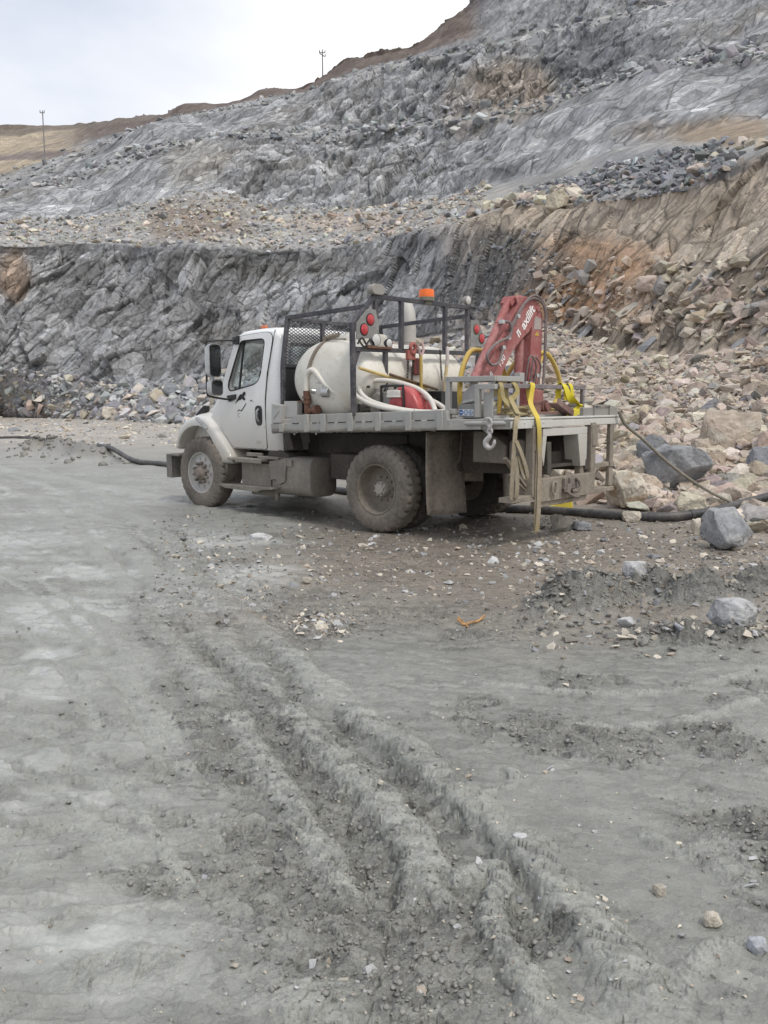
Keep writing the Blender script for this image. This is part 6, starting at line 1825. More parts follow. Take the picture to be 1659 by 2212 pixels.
def flood(y, z, r, x, mat_, nm_, depth=.09, base=True):
    q = MB(); Mx = Matrix.Translation((x, y, z)) @ Matrix.Rotation(math.radians(90), 4, 'Z')
    q.lathe([(0, -depth * .9), (r * .55, -depth * .85), (r * .9, -depth * .4), (r, 0), (r * .96, .008)], 28, Mx)
    if base: q.tube([(x + depth * .4, y, z - r * .6), (x + depth * .4, y, z - r - .05)], .014, 8)
    o = q.build(nm_, mat_, rack)
    q = MB(); q.lathe([(r * .93, .004), (r * .6, .016), (0, .02)], 28, Mx); q.build('lens', lamp_white, o); return o
flood(.85, 2.315, .085, X0 - .03, dkplate, 'work_lamp'); flood(.61, 2.285, .062, X0 - .03, blackp, 'work_lamp', .07)
q = MB(); q.loft([[(X0 + x, .83 + a, 2.915 + b_) for a, b_ in rrect(0, 0, .235 * k, .125 * k, .06 * k)] for x, k in ((.07, .5), (.06, .8), (.02, .98), (-.05, 1.0), (-.06, .94))]); q.tube([(X0, .83, 2.86), (X0, .83, 2.80)], .02, 8); q.build('flood_lamp', lamp_grey, rack)
flood(-1.08, 2.955, .062, X0 - .01, lamp_grey, 'flood_lamp', .10)
q = MB(); q.lathe([(.105, 0), (.105, .045), (.10, .05)], 28, Matrix.Translation((X0, -.17, 2.865)) @ Matrix.Rotation(math.radians(90), 4, 'X')); q.tube([(X0, -.17, 2.88), (X0, -.17, 2.82)], .07, 14); be = q.build('beacon_base', dirty('beacon_base_grey', (.12, .13, .10), .6, zlo=1, zhi=4, most=.4, least=.4), rack)
q = MB(); q.lathe([(.100, 0), (.103, .02), (.098, .085), (.094, .105), (.05, .115), (0, .116)], 28, Matrix.Translation((X0, -.17, 2.905)) @ Matrix.Rotation(math.radians(90), 4, 'X')); q.build('amber_lens', orange, be)
q = MB(); q.tube(smooth_path([(X0 - .03, 1.16, 2.30), (X0 - .05, 1.08, 2.22), (X0 - .05, .98, 2.31), (X0 - .04, .90, 2.25), (X0 - .04, 1.02, 2.24), (X0 - .05, 1.12, 2.32), (X0 - .03, 1.18, 2.25)], 5), .012, 7); q.build('lamp_cable', blackp, rack)
q = MB(); q.box((X0 - .03, .80, 2.222), (.05, .46, .03)); q.build('lamp_bracket', rust, rack, .004)

# exhaust stack behind the cab
m = MB(); m.tube(smooth_path([(1.50, -1.22, 1.2), (1.50, -1.22, 2.2), (1.50, -1.22, 2.66), (1.52, -1.235, 2.82), (1.57, -1.26, 2.93), (1.63, -1.29, 3.0)], 5), .098, 20, caps=False)
m.tube([(1.5, -1.22, 2.30), (1.5, -1.22, 2.34)], .108, 20); m.tube([(1.5, -1.22, 2.44), (1.5, -1.22, 2.46)], .108, 20)
ex = m.build('exhaust_stack', dirty('pale_exhaust_metal', (.52, .50, .47), .5, .4, zlo=1, zhi=3.5, most=.6, least=.4, mud=(.40, .37, .33)), truck)

# ---------------------------------------------------------------- crane
CXP = -1.25
def Y6(a): return -.16 + (1040 - a) * .00161
def Z6(b_): return 2.67 - (b_ - 200) * .00098
def P6(*ab): return [(Y6(a), Z6(b_)) for a, b_ in ab]
m = MB(); m.prism(P6((985, 330), (1000, 250), (1050, 215), (1100, 240), (1122, 300), (1118, 700), (1108, 1150), (1105, 1420), (940, 1420), (942, 1150), (965, 760)), CXP - .085, CXP + .085, 'x')
m.tube([(CXP - .105, -.16, 2.655), (CXP + .105, -.16, 2.655)], .045, 18); m.box((CXP, -.14, 1.47), (.34, .36, .10)); m.box((CXP, -.14, 1.60), (.26, .28, .20))
crane = m.build('crane', redp, truck, .008)
m = MB(); m.prism(P6((775, 205), (745, 130), (790, 100), (880, 100), (960, 112), (1030, 140), (1075, 190), (1060, 245), (1000, 340), (965, 440), (930, 505), (870, 560), (800, 640), (720, 745), (640, 900), (560, 1075), (350, 1075), (560, 620)), CXP - .095, CXP + .095, 'x')
boom = m.build('boom', redp, crane, .008)
m = MB()
m.tube([(CXP - .05, Y6(690), Z6(170)), (CXP - .05, Y6(560), Z6(450))], .036, 12); m.tube([(CXP - .05, Y6(660), Z6(250)), (CXP - .05, Y6(295), Z6(1070))], .044, 12)
m.prism(P6((700, 190), (740, 110), (830, 90), (900, 100), (880, 140), (770, 150), (720, 240)), CXP - .07, CXP + .07, 'x')
m.build('extension_cylinder', redp, crane, .004)
m = MB(); m.tube([(CXP, Y6(900), Z6(520)), (CXP, Y6(896), Z6(640))], .026, 12); m.tube([(CXP, Y6(897), Z6(590)), (CXP, Y6(878), Z6(1180))], .052, 14); m.tube([(CXP - .10, Y6(890), Z6(490)), (CXP + .10, Y6(890), Z6(490))], .035, 14)
m.build('lift_cylinder', redp, crane)
xh = CXP - .125
m = MB()
for o_ in (0, .03):
    m.tube(smooth_path([(xh, Y6(650) + o_, Z6(520)), (xh, Y6(700) + o_, Z6(430)), (xh, Y6(770) + o_, Z6(300)), (xh, Y6(840) + o_ * .5, Z6(180)), (xh, Y6(940), Z6(115) + o_), (xh, Y6(1040), Z6(130) + o_), (xh, Y6(1105) - o_, Z6(220)), (xh, Y6(1122) - o_ * .6, Z6(400)), (xh, Y6(1115) - o_ * .6, Z6(900)), (xh, Y6(1100) - o_ * .6, Z6(1180))], 5), .013, 8)
m.tube(smooth_path([(xh, Y6(555), Z6(430)), (xh - .02, Y6(620), Z6(430)), (xh - .03, Y6(640), Z6(520)), (xh - .03, Y6(600), Z6(600)), (xh - .03, Y6(500), Z6(650)), (xh - .03, Y6(400), Z6(730)), (xh - .03, Y6(345), Z6(830)), (xh - .03, Y6(395), Z6(915)), (xh - .02, Y6(490), Z6(890)), (xh - .01, Y6(545), Z6(770)), (xh, Y6(570), Z6(710))], 6), .016, 8)
for (a0, b0) in ((870, 790), (930, 800)):
    m.tube(smooth_path([(xh, Y6(a0 - 10), Z6(1120)), (xh - .02, Y6(a0 - 5), Z6(940)), (xh - .03, Y6(a0 + 20), Z6(b0)), (xh - .03, Y6(a0 + 90), Z6(b0 + 60)), (xh - .02, Y6(a0 + 115), Z6(950)), (xh, Y6(a0 + 100), Z6(1130))], 6), .010, 8)
m.build('hydraulic_hose', hydr, crane)
m = MB()
for a, b_ in ((745, 345), (630, 600), (1018, 1015), (550, 430), (870, 1110), (925, 1110), (565, 715)): m.box((xh + .005, Y6(a), Z6(b_)), (.05, .055, .045))
m.build('hose_fitting', chrome_dull, crane, .004)
bd = Vector((0, -.69, .725)).normalized(); bu = Vector((0, .725, .69)).normalized()
def boom_text(txt, a, b_, size, bold):
    t = mesh_object('lettering', text_mesh(txt, size, .001, bold), whitelet, boom)
    MM = Matrix((bd, bu, Vector((-1, 0, 0)))).transposed().to_4x4()
    t.matrix_local = Matrix.Translation((CXP - .0965, Y6(a), Z6(b_))) @ MM
boom_text('axilift', 858, 492, .155, .004)
boom_text('130', 560, 945, .105, .001)
m = MB()
def blk(a, b_, w, h):       # the two-legged block mark
    o_ = Vector((CXP - .098, Y6(a), Z6(b_)))
    for (s, t, ww, hh) in ((0, 0, .36, .8), (.62, 0, .36, .8), (0, .7, .98, .3)):
        p0 = o_ + bd * s * w + bu * t * h; q0 = [p0, p0 + bd * ww * w, p0 + bd * ww * w + bu * hh * h, p0 + bu * hh * h]
        m.add(q0 + [p + Vector((.003, 0, 0)) for p in q0], [(0, 1, 2, 3), (4, 7, 6, 5), (0, 4, 5, 1), (1, 5, 6, 2), (2, 6, 7, 3), (3, 7, 4, 0)])
blk(795, 585, .062, .085); blk(455, 1050, .04, .055)
m.build('maker_mark', whitelet, boom)
m = MB(); m.prism(P6((1005, 300), (1095, 330), (1100, 460), (1000, 465)), CXP - .088, CXP - .086, 'x'); m.build('worn_patch', dirty('worn_grey', (.42, .36, .34), .7, zlo=1, zhi=3, most=.5, least=.5, mud=(.36, .30, .28)), crane)
m = MB(); m.prism(P6((1015, 535), (1072, 535), (1045, 485)), CXP - .0885, CXP - .0865, 'x'); wlab = m.build('warning_label', plain('warning_yellow', (.62, .42, .06), .5), crane)
m = MB(); m.prism(P6((1041, 527), (1047, 527), (1046, 503), (1042, 503)), CXP - .0905, CXP - .0888, 'x'); m.build('warning_mark', dark, wlab)
m = MB(); m.tube([(CXP - .10, -.06, 1.51), (CXP - .30, -.06, 1.51)], .075, 16); m.tube([(CXP - .30, -.06, 1.51), (CXP - .33, -.06, 1.51)], .05, 16); m.box((CXP - .2, .12, 1.47), (.2, .14, .12)); m.build('hoist_motor', dirty('red_motor', (.26, .05, .045), .5, zlo=1, zhi=2, most=.5, least=.4), crane, .006)
m = MB(); m.box((CXP - .05, -.25, 1.412), (.50, .95, .03)); m.box((CXP - .31, -.25, 1.425), (.03, .95, .05)); m.build('base_plate', dirty('red_base', (.22, .05, .045), .6, zlo=1, zhi=2, most=.6, least=.5), crane, .004)
# yellow tubular guards either side of the crane
def hoop(pts, x, brace=None):
    m = MB(); m.tube(smooth_path([(x, a, b_) for a, b_ in pts], 5), .030, 10)
    if brace: m.tube([(x, *brace[0]), (x, *brace[1])], .024, 8)
    return m.build('guard_hoop', yelp, truck)
hoop([(.86, 1.41), (.90, 1.68), (.86, 1.91), (.76, 2.08), (.66, 2.145), (.50, 2.15), (.28, 2.13), (.12, 2.05), (.00, 1.88), (-.05, 1.62), (-.05, 1.41)], -1.0)
hoop([(.10, 1.40), (.06, 1.74), (-.12, 1.94), (-.28, 2.06), (-.50, 2.14), (-.76, 2.175), (-.94, 2.18), (-1.07, 2.12), (-1.20, 2.0), (-1.30, 1.86), (-1.32, 1.70), (-1.18, 1.52), (-1.12, 1.41)], -1.0, ((-.88, 2.16), (-.68, 1.88)))

# ---------------------------------------------------------------- cage on the tail and the rear rail
m = MB()
bars(m, [((-1.035, 1.15, 1.37), (-1.035, 1.15, 1.83)), ((-1.0, 1.15, 1.81), (-1.66, 1.15, 1.81)), ((-1.43, 1.15, 1.40), (-1.43, 1.15, 1.75)), ((-1.40, 1.15, 1.725), (-1.66, 1.15, 1.725)), ((-1.64, 1.15, 1.81), (-1.64, .62, 1.81)),
         ((-1.035, .70, 1.38), (-1.035, .70, 1.83)), ((-1.035, 1.13, 1.81), (-1.035, .70, 1.81)), ((-1.03, .70, 1.81), (-1.62, .70, 1.81)), ((-1.03, 1.15, 1.46), (-1.14, 1.15, 1.46)), ((-1.62, .70, 1.40), (-1.62, .70, 1.80))], .056)
m.prism([(-1.485, 1.40), (-1.595, 1.40), (-1.60, 1.665), (-1.48, 1.665)], 1.10, 1.125, 'y'); m.box((-1.63, .66, 1.83), (.08, .09, .10))
m.build('tail_cage', dirty('pale_grey_steel', (.40, .405, .395), .5, zlo=1.1, zhi=2.0, most=.45, least=.25, splat=.9), truck, .005)
m = MB(); m.bar((-1.64, 1.12, 1.735), (-1.64, -.78, 1.735), .05); m.bar((-1.64, -.75, 1.74), (-1.64, -.75, 1.40), .045)
m.build('rear_rail', dirty('dark_rail', (.13, .115, .13), .5, .2, zlo=1, zhi=2.2, most=.5, least=.3, mud=(.33, .29, .28)), truck, .006)

def on_truck(o):       # top-level thing riding on the truck
    o.matrix_world = TR @ o.matrix_world
    return o
def ride(name, label, cat, loc=(0, 0, 0), group=None):
    e = empty(name); e.matrix_world = TR @ Matrix.Translation(loc)
    tag(e, label, cat, group); e['base'] = loc
    return e
def rebase(m, loc):
    m.v = [v - Vector(loc) for v in m.v]; return m

# ---------------------------------------------------------------- water tank
m_, nt, b = nm('white_polyethylene')
pos = nt.nodes.new('ShaderNodeTexCoord').outputs['Object']
n1 = noise(nt, pos, 2.2, 5, .6); n2 = noise(nt, pos, 14, 5, .7)
sp = nt.nodes.new('ShaderNodeSeparateXYZ'); nt.links.new(pos, sp.inputs[0])
cc = mixc(nt, mrange(nt, n1, .35, .7), (.74, .72, .66), (.60, .565, .48))
cc = mixc(nt, mrange(nt, n2, .54, .70, 0, .65), cc, (.46, .41, .33))
cc = mixc(nt, mrange(nt, sp.outputs['Z'], .475, .495, .16, 0.0), cc, (.52, .50, .47))
nt.links.new(cc, b.inputs['Base Color']); b.inputs['Roughness'].default_value = .42

poly = m_
TB = (.97, 0, 1.40)
tank = ride('water_tank', 'large off white plastic water tank lying across the truck bed behind the cab', 'water tank', TB)
m = MB(); secs = []; Nn = 72
ys = list(np.linspace(-1.16, -.93, 11)) + list(np.linspace(-.90, .90, 61)) + list(np.linspace(.93, 1.16, 11))
for y in ys:
    k = 1.0
    if abs(y) > .92: k = max(0.02, (1 - ((abs(y) - .92) / .24) ** 2.3)) ** (1 / 2.3)
    for yr in (-.62, -.22, .18, .58): k *= 1 - .028 * math.exp(-((y - yr) / .045) ** 2)
    secs.append([(.665 * k * math.cos(a), y, .455 + .485 * k * math.sin(a)) for a in [2 * math.pi * i / Nn for i in range(Nn)]])
m.loft(secs); m.build('tank_shell', poly, tank)
m = MB(); m.lathe([(.335, .02), (.33, .13), (.31, .165), (.22, .175), (.215, .20), (0, .205)], 40, Matrix.Translation((0, .38, .86)) @ Matrix.Rotation(math.radians(90), 4, 'X')); m.build('manway_lid', poly, tank)
m = MB()
for y in (.55, -.75):
    m.box((0, y, .03), (1.1, .10, .12))
m.build('tank_cradle', rackp, tank, .01)
m = MB()
sp_ = [Vector((.00, .70, .955)), Vector((.04, .93, .935)), Vector((.09, 1.06, .86)), Vector((.16, 1.12, .72)), Vector((.21, 1.15, .56))]
sv = smooth_path(sp_, 5); vs_ = []; fs = []
for i, p in enumerate(sv):
    for (o_, t) in ((-.022, .0), (.022, .0), (.022, .014), (-.022, .014)): vs_.append(p + Vector((o_, t + .01, t)))
for i in range(len(sv) - 1):
    for k in range(4): fs.append((i * 4 + k, i * 4 + (k + 1) % 4, (i + 1) * 4 + (k + 1) % 4, (i + 1) * 4 + k))
m.add(vs_, fs, False); m.tube([(.02, 1.00, .97), (-.16, 1.0, .99)], .03, 8); m.box((.06, 1.0, .93), (.05, .06, .10)); m.build('tie_strap', dirty('brown_strap', (.17, .13, .10), .8, zlo=1, zhi=3, most=.4, least=.4), tank)
m = MB(); m.tube([(.23, 1.17, .00), (.235, 1.17, .16)], .040, 14); m.tube([(.235, 1.17, .14), (.235, 1.17, .18)], .052, 14); m.tube([(.24, 1.17, .18), (.245, 1.17, .30)], .042, 14); m.tube([(.242, 1.17, .20), (.242, 1.17, .235)], .056, 6); m.tube([(.24, 1.17, .045), (.10, 1.15, .055)], .04, 12); m.tube([(.11, 1.15, .055), (.06, 1.15, .06)], .065, 14); m.tube([(.30, 1.20, .165), (.33, 1.24, .165)], .01, 6)
m.build('outlet_valve', rust, tank)
m = MB(); m.tube([(.02, 1.13, .29), (-.04, 1.20, .285)], .045, 14); m.tube([(-.04, 1.16, .28), (-.14, 1.14, .28)], .062, 12); m.tube([(.05, 1.2, .29), (.08, 1.24, .30)], .032, 12, caps=False); m.tube([(.12, 1.15, .40), (-.06, 1.17, .40)], .007, 6); m.box((-.08, 1.15, .33), (.07, .05, .05)); m.build('side_valve', chrome_dull, tank, .004)

# ---------------------------------------------------------------- pump and hoses
hosem = plain('white_suction_hose', (.66, .63, .57), .5, vary=.10, scale=9)
PB = (.02, .86, 1.40)
pump = ride('engine_pump', 'small red and grey engine driven water pump in a tube frame on the truck bed', 'water pump', PB)
def L(m): return rebase(m, PB)
m = MB()
for y in (.98, .72):
    m.tube(smooth_path([(.48, y, 1.42), (.485, y, 1.70), (.45, y, 1.745), (.30, y, 1.745)], 4), .014, 8)
    m.tube(smooth_path([(.11, y, 1.42), (.11, y, 1.71), (.09, y, 1.75), (-.20, y, 1.75), (-.235, y, 1.72), (-.25, y, 1.42)], 4), .015, 8)
    m.bar((.50, y, 1.425), (-.30, y, 1.425), .025)
m.bar((.46, .72, 1.74), (.46, .98, 1.74), .02); L(m).build('tube_frame', blackp, pump)
m = MB(); m.tube([(.42, .92, 1.55), (.36, .92, 1.555), (.33, .92, 1.555)], .065, 14); m.lathe([(.0, -.10), (.12, -.09), (.13, 0), (.11, .06), (0, .07)], 24, Matrix.Translation((.24, .86, 1.56))); m.tube([(.26, .86, 1.64), (.26, .86, 1.73)], .05, 12); m.box((.22, .86, 1.47), (.18, .2, .08)); L(m).build('pump_body', dirty('grey_cast_metal', (.20, .20, .195), .5, .3, zlo=1, zhi=2.2, most=.6, least=.4), pump, .006)
m = MB(); m.box((.02, .86, 1.56), (.20, .20, .16)); m.box((.05, .88, 1.66), (.16, .14, .05)); m.box((-.02, .80, 1.69), (.10, .1, .05)); L(m).build('engine_block', dirty('engine_grey', (.30, .30, .29), .5, .2, zlo=1, zhi=2.2, most=.5, least=.35), pump, .012)
m = MB(); m.box((-.10, .95, 1.665), (.20, .12, .07)); m.box((-.10, .95, 1.625), (.21, .13, .025)); L(m).build('air_filter', plain('pale_plastic', (.62, .60, .56), .45, vary=.08), pump, .012)
m = MB(); m.lathe([(.0, .02), (.06, .03), (.10, .02), (.11, -.04), (.10, -.08)], 24, Matrix.Translation((-.12, .96, 1.535))); L(m).build('recoil_starter', plain('red_plastic_cover', (.40, .07, .075), .45, vary=.2), pump)
m = MB(); m.loft([[(x, .80 + a, b_) for a, b_ in rrect(.02, 1.42 + h / 2, .30 * k, h, .05)] for x, h, k in ((-.10, .29, .8), (-.14, .325, 1.0), (-.26, .31, 1.0), (-.36, .25, 1.0), (-.44, .13, .95), (-.47, .07, .9))]); L(m).build('fuel_tank', plain('red_fuel_tank', (.46, .085, .085), .38, vary=.15), pump)
m = MB(); m.tube(smooth_path([(1.215, 1.17, 1.69), (1.215, 1.17, 1.80), (1.20, 1.17, 1.90), (1.13, 1.165, 1.96), (1.05, 1.16, 1.93), (.97, 1.15, 1.845), (.86, 1.13, 1.74), (.74, 1.10, 1.665), (.62, 1.05, 1.61), (.50, .97, 1.565), (.40, .92, 1.55)], 6), .036, 12)
hs = m.build('suction_hose', hosem, None); on_truck(hs); tag(hs, 'white ribbed hose arching from the rusty tank valve to the pump', 'hose')
m = MB()
A = [(-.72, .98, 1.455), (-.60, .90, 1.57), (-.46, .84, 1.655), (-.30, .80, 1.72), (-.12, .79, 1.77), (.08, .80, 1.81), (.26, .86, 1.825), (.40, .94, 1.80), (.47, 1.02, 1.735), (.44, 1.08, 1.66), (.34, 1.10, 1.60), (.18, 1.12, 1.545), (-.04, 1.13, 1.50), (-.30, 1.13, 1.468), (-.52, 1.12, 1.45)]
B = [(.40, .98, 1.82), (.425, 1.01, 1.78), (.40, 1.05, 1.71), (.32, 1.075, 1.64), (.2, 1.085, 1.58), (-.02, 1.10, 1.525), (-.35, 1.08, 1.47), (-.6, 1.0, 1.45), (-.75, .85, 1.46), (-.66, .80, 1.52), (-.45, .78, 1.60), (-.25, .76, 1.66)]
m.tube(smooth_path(A, 6), .029, 12); m.tube(smooth_path(B, 6), .027, 12)
hs = m.build('coiled_hose', hosem, None); on_truck(hs); tag(hs, 'coil of smooth white hose looped over the red pump', 'hose')

# ---------------------------------------------------------------- tools and chains hanging from the cross bar
chain_m = plain('dark_chain', (.055, .045, .042), .6, .3, vary=.4, scale=30)
def chain_mb(a, b_, n, r=.016, t=.0055, mb=None):
    m = mb or MB(); a, b_ = Vector(a), Vector(b_)
    for i in range(n):
        c = a.lerp(b_, (i + .5) / n); d = (b_ - a).normalized(); s = d.cross(Vector((1, 0, 0)) if i % 2 else Vector((.3, 1, 0))).normalized()
        ln = (b_ - a).length / n * .78
        pts = [c + d * ln * math.sin(t_) + s * r * math.cos(t_) for t_ in np.linspace(0, 2 * math.pi, 11)]
        m.tube(pts, t, 5, caps=False)
    return m
def hang(name, m, mat_, label, cat, group=None):
    o = m.build(name, mat_); on_truck(o); return tag(o, label, cat, group)
xt = .265
hang('chain', chain_mb((xt, .29, 2.10), (xt, .31, 1.76), 9), chain_m, 'left of the two dark chains hanging from the red hook', 'chain', 'chains on the rack cross bar')
hang('chain', chain_mb((xt, .18, 2.12), (xt, .23, 1.74), 10), chain_m, 'dark chain hanging from the red hook next to the yellow fork stick', 'chain', 'chains on the rack cross bar')
hang('chain', chain_mb((xt, -.37, 2.24), (xt, -.41, 1.86), 12, .013, .0045, chain_mb((xt, -.48, 1.94), (xt, -.53, 1.60), 10, .013, .0045)), chain_m, 'thin chain draped beside the plain wooden pole', 'chain', 'chains on the rack cross bar')
hk = ride('chain_hoist', 'red lever hoist with hook hanging over the dark cross bar', 'hoist', (xt, .23, 2.2))
m = MB(); m.tube(ring_pts((xt - .02, .22, 2.235), .062, 'x', sx=.75), .026, 9, caps=False); m.box((xt, .27, 2.15), (.05, .09, .12)); m.box((xt, .19, 2.15), (.04, .06, .12)); rebase(m, (xt, .23, 2.2)).build('hoist_body', dirty('red_hoist_paint', (.36, .045, .035), .45, zlo=1.5, zhi=2.6, most=.3, least=.2), hk, .012)
m = MB(); m.prism([(.18, 2.12), (.06, 2.12), (-.01, 2.05), (-.01, 1.93), (.01, 1.905), (.17, 1.905)], xt - .005, xt + .03, 'x'); rebase(m, (xt, .23, 2.2)).build('hoist_lever', plain('dark_red_lever', (.17, .045, .045), .6), hk, .01)
yst = ride('fork_stick', 'yellow handled stick with a pale forked head hanging beside the red hoist', 'stick', (xt - .06, .10, 1.7))
m = MB(); m.tube([(xt - .06, .11, 2.16), (xt - .06, .095, 1.72)], .021, 10); rebase(m, (xt - .06, .10, 1.7)).build('handle', yelp, yst)
m = MB(); m.tube(smooth_path([(xt - .06, .17, 2.29), (xt - .065, .155, 2.23), (xt - .06, .115, 2.15), (xt - .065, .065, 2.20), (xt - .05, .05, 2.27), (xt - .03, .06, 2.32)], 4), [.016] * 21, 8); rebase(m, (xt - .06, .10, 1.7)).build('fork', plain('pinkish_metal', (.50, .35, .33), .5), yst)
ps = ride('tag_pole', 'pale wooden pole with a wire hook at its foot leaning on the cross bar', 'stick', (xt - .05, -.43, 1.6))
m = MB(); m.tube([(xt - .05, -.40, 1.62), (xt - .05, -.455, 2.05)], .022, 10); rebase(m, (xt - .05, -.43, 1.6)).build('handle', plain('pale_yellow_wood', (.55, .44, .24), .6, vary=.25), ps)
m = MB(); m.tube([(xt - .05, -.452, 2.03), (xt - .05, -.465, 2.12), (xt - .05, -.47, 2.27), (xt - .05, -.47, 2.29)], [.024, .022, .024, .012], 10); rebase(m, (xt - .05, -.43, 1.6)).build('grip', plain('grey_pink_grip', (.50, .44, .42), .6), ps)
m = MB(); m.tube(smooth_path([(xt - .05, -.40, 1.63), (xt - .06, -.42, 1.56), (xt - .06, -.47, 1.50), (xt - .05, -.50, 1.44), (xt - .05, -.46, 1.41)], 4), .007, 6); rebase(m, (xt - .05, -.43, 1.6)).build('wire_hook', steel, ps)
m = MB(); m.tube([(.275, 1.19, 1.965), (.275, .40, 1.82), (.275, -.10, 1.735)], .019, 8)
hang('long_handle', m, plain('yellow_wood_handle', (.56, .42, .16), .6, vary=.25), 'long yellowish wooden handle slanting across the front of the white tank', 'handle')
m = MB(); m.tube([(.25, .66, 1.90), (.25, -.30, 1.725)], .018, 8)
hang('iron_bar', m, plain('brown_iron', (.13, .085, .05), .7, vary=.3), 'brown iron bar lying just above the long wooden handle', 'bar')
m = MB(); m.box((.30, -.48, 1.57), (.34, .50, .26)); m.prism([(-.22, 1.44), (-.22, 1.62), (-.10, 1.58), (.02, 1.46)], .20, .42, 'x'); 
hang('tool_box', m, plain('black_toolbox', (.02, .02, .021), .5, vary=.2), 'black box on the bed under the right end of the white tank', 'box')

# ---------------------------------------------------------------- bin with pictograms in the cage
bn = ride('plastic_bin', 'grey plastic bin with a strip of round pictograms inside the tail cage', 'bin', (-1.26, 1.0, 1.39))
def LB(m): return rebase(m, (-1.26, 1.0, 1.39))
binm = dirty('grey_bin_plastic', (.20, .225, .225), .45, zlo=1, zhi=2.2, most=.35, least=.2)
m = MB(); m.loft([[(-1.26 + a, 1.0 + b_, z) for a, b_ in rrect(0, 0, .27 * k, .22 * k, .03)] for z, k in ((1.385, .93), (1.40, .97), (1.535, 1.0))]); LB(m).build('bin_body', binm, bn, .004)
m = MB(); m.prism([(-1.125, 1.535), (-1.13, 1.66), (-1.26, 1.75), (-1.37, 1.75), (-1.385, 1.58)], .93, 1.03, 'y'); LB(m).build('bin_hood', dirty('pale_bin_plastic', (.40, .385, .41), .4, zlo=1, zhi=2.2, most=.3, least=.2), bn, .01)
m = MB()
for i in range(5): m.bar((-1.17 - .035 * i, 1.112, 1.545 + .008 * i), (-1.24 - .03 * i, 1.112, 1.585 + .004 * i), .008)
for i in range(3): m.bar((-1.30 - .025 * i, 1.112, 1.57), (-1.30 - .025 * i, 1.112, 1.66), .006)
LB(m).build('grille', chrome_dull, bn)
m = MB(); m.box((-1.245, 1.1105, 1.45), (.20, .003, .068)); st_ = LB(m).build('sticker', plain('white_sticker', (.62, .63, .63), .5, vary=.06), bn)
for i, cx_ in enumerate((-1.178, -1.243, -1.308)):
    m = MB(); Mx = Matrix.Translation((cx_, 1.113, 1.45)); m.lathe([(.030, -.001), (.030, .001), (0, .0012)], 20, Mx)
    LB(m).build('pictogram', plain('sign_blue' if i == 0 else 'faded_blue', (.05, .12, .36) if i == 0 else (.22, .29, .42), .5), st_)
    m = MB(); Mx = Matrix.Translation((cx_, 1.1145, 1.45))
    if i == 0: m.box((cx_, 1.1148, 1.450), (.044, .001, .010))
    elif i == 1: m.lathe([(.012, -.0004), (.012, .0006), (0, .0008)], 12, Mx @ Matrix.Diagonal((.8, 1, 1.5, 1)))
    else: m.tube(ring_pts((cx_, 1.1148, 1.45), .017, 'y', 13)[1:9], .004, 5)
    LB(m).build('pictogram_mark', bpy.data.materials['white_sticker'], st_)

# ---------------------------------------------------------------- slings over the rear rail
def ribbon(m, pts, w, th=.007, side=(0, 1, 0), k=5, twist=None):
    P = smooth_path(pts, k); vs_, fs = [], []; n = len(P)
    prev = None
    for i, p in enumerate(P):
        t = (P[min(i + 1, n - 1)] - P[max(i - 1, 0)]).normalized()
        s = Vector(side) if not callable(side) else Vector(side(i / (n - 1)))
        s = (s - t * s.dot(t)).normalized(); u = t.cross(s)
        for (a, b_) in ((-.5, -.5), (.5, -.5), (.5, .5), (-.5, .5)): vs_.append(p + s * a * w + u * b_ * th)
    for i in range(n - 1):
        for q in range(4): fs.append((i * 4 + q, i * 4 + (q + 1) % 4, (i + 1) * 4 + (q + 1) % 4, (i + 1) * 4 + q))
    fs.append((3, 2, 1, 0)); fs.append(tuple(range(4 * n - 4, 4 * n)))
    m.add(vs_, fs, True); return m
slm = dirty('muddy_sling', (.42, .33, .09), .8, zlo=.9, zhi=1.85, most=1.0, least=.42, splat=.9, mud=(.30, .255, .195))
sly = dirty('yellow_sling', (.62, .47, .045), .75, zlo=.95, zhi=1.42, most=.97, least=.12, splat=.9, mud=(.31, .26, .20))
slb = dirty('bright_sling', (.66, .56, .02), .65, zlo=1, zhi=1.7, most=.3, least=.05, splat=.6, mud=(.34, .28, .18))
SD = lambda s: (1, 0, 0) if s < .35 else (.5, .5, 0) if s < .5 else (0, 1, 0)
xr = -1.64
m = MB()
ribbon(m, [(xr + .04, 1.06, 1.62), (xr + .03, 1.07, 1.74), (xr, 1.075, 1.775), (xr - .04, 1.08, 1.73), (xr - .05, 1.05, 1.60), (-1.78, 1.0, 1.48), (-1.90, 1.10, 1.42), (-1.94, 1.19, 1.36), (-1.945, 1.215, 1.20), (-1.935, 1.22, 1.0), (-1.93, 1.225, .80), (-1.92, 1.22, .62), (-1.925, 1.20, .56), (-1.95, 1.17, .60), (-1.95, 1.165, .80), (-1.945, 1.18, 1.0)], .055, side=(.25, .9, .1))
ribbon(m, [(-1.955, 1.20, 1.16), (-1.98, 1.15, 1.05), (-2.0, 1.10, .92), (-2.01, 1.06, .80), (-2.0, 1.08, .77), (-1.98, 1.11, .84), (-1.96, 1.15, 1.0)], .048, side=(.2, .9, .2))
hang('lifting_sling', m, slm, 'mud caked sling doubled down over the left rear corner of the truck bed', 'sling', 'slings on the rear rail')
m = MB()
ribbon(m, [(-1.92, 1.12, 1.44), (-1.78, 1.0, 1.54), (-1.70, .92, 1.60), (xr - .06, .86, 1.62), (xr - .06, .80, 1.68), (xr - .04, .82, 1.75), (xr, .84, 1.775), (xr + .04, .86, 1.74), (xr + .04, .86, 1.60), (xr + .0, .84, 1.50)], .06, side=(.2, 1, 0))
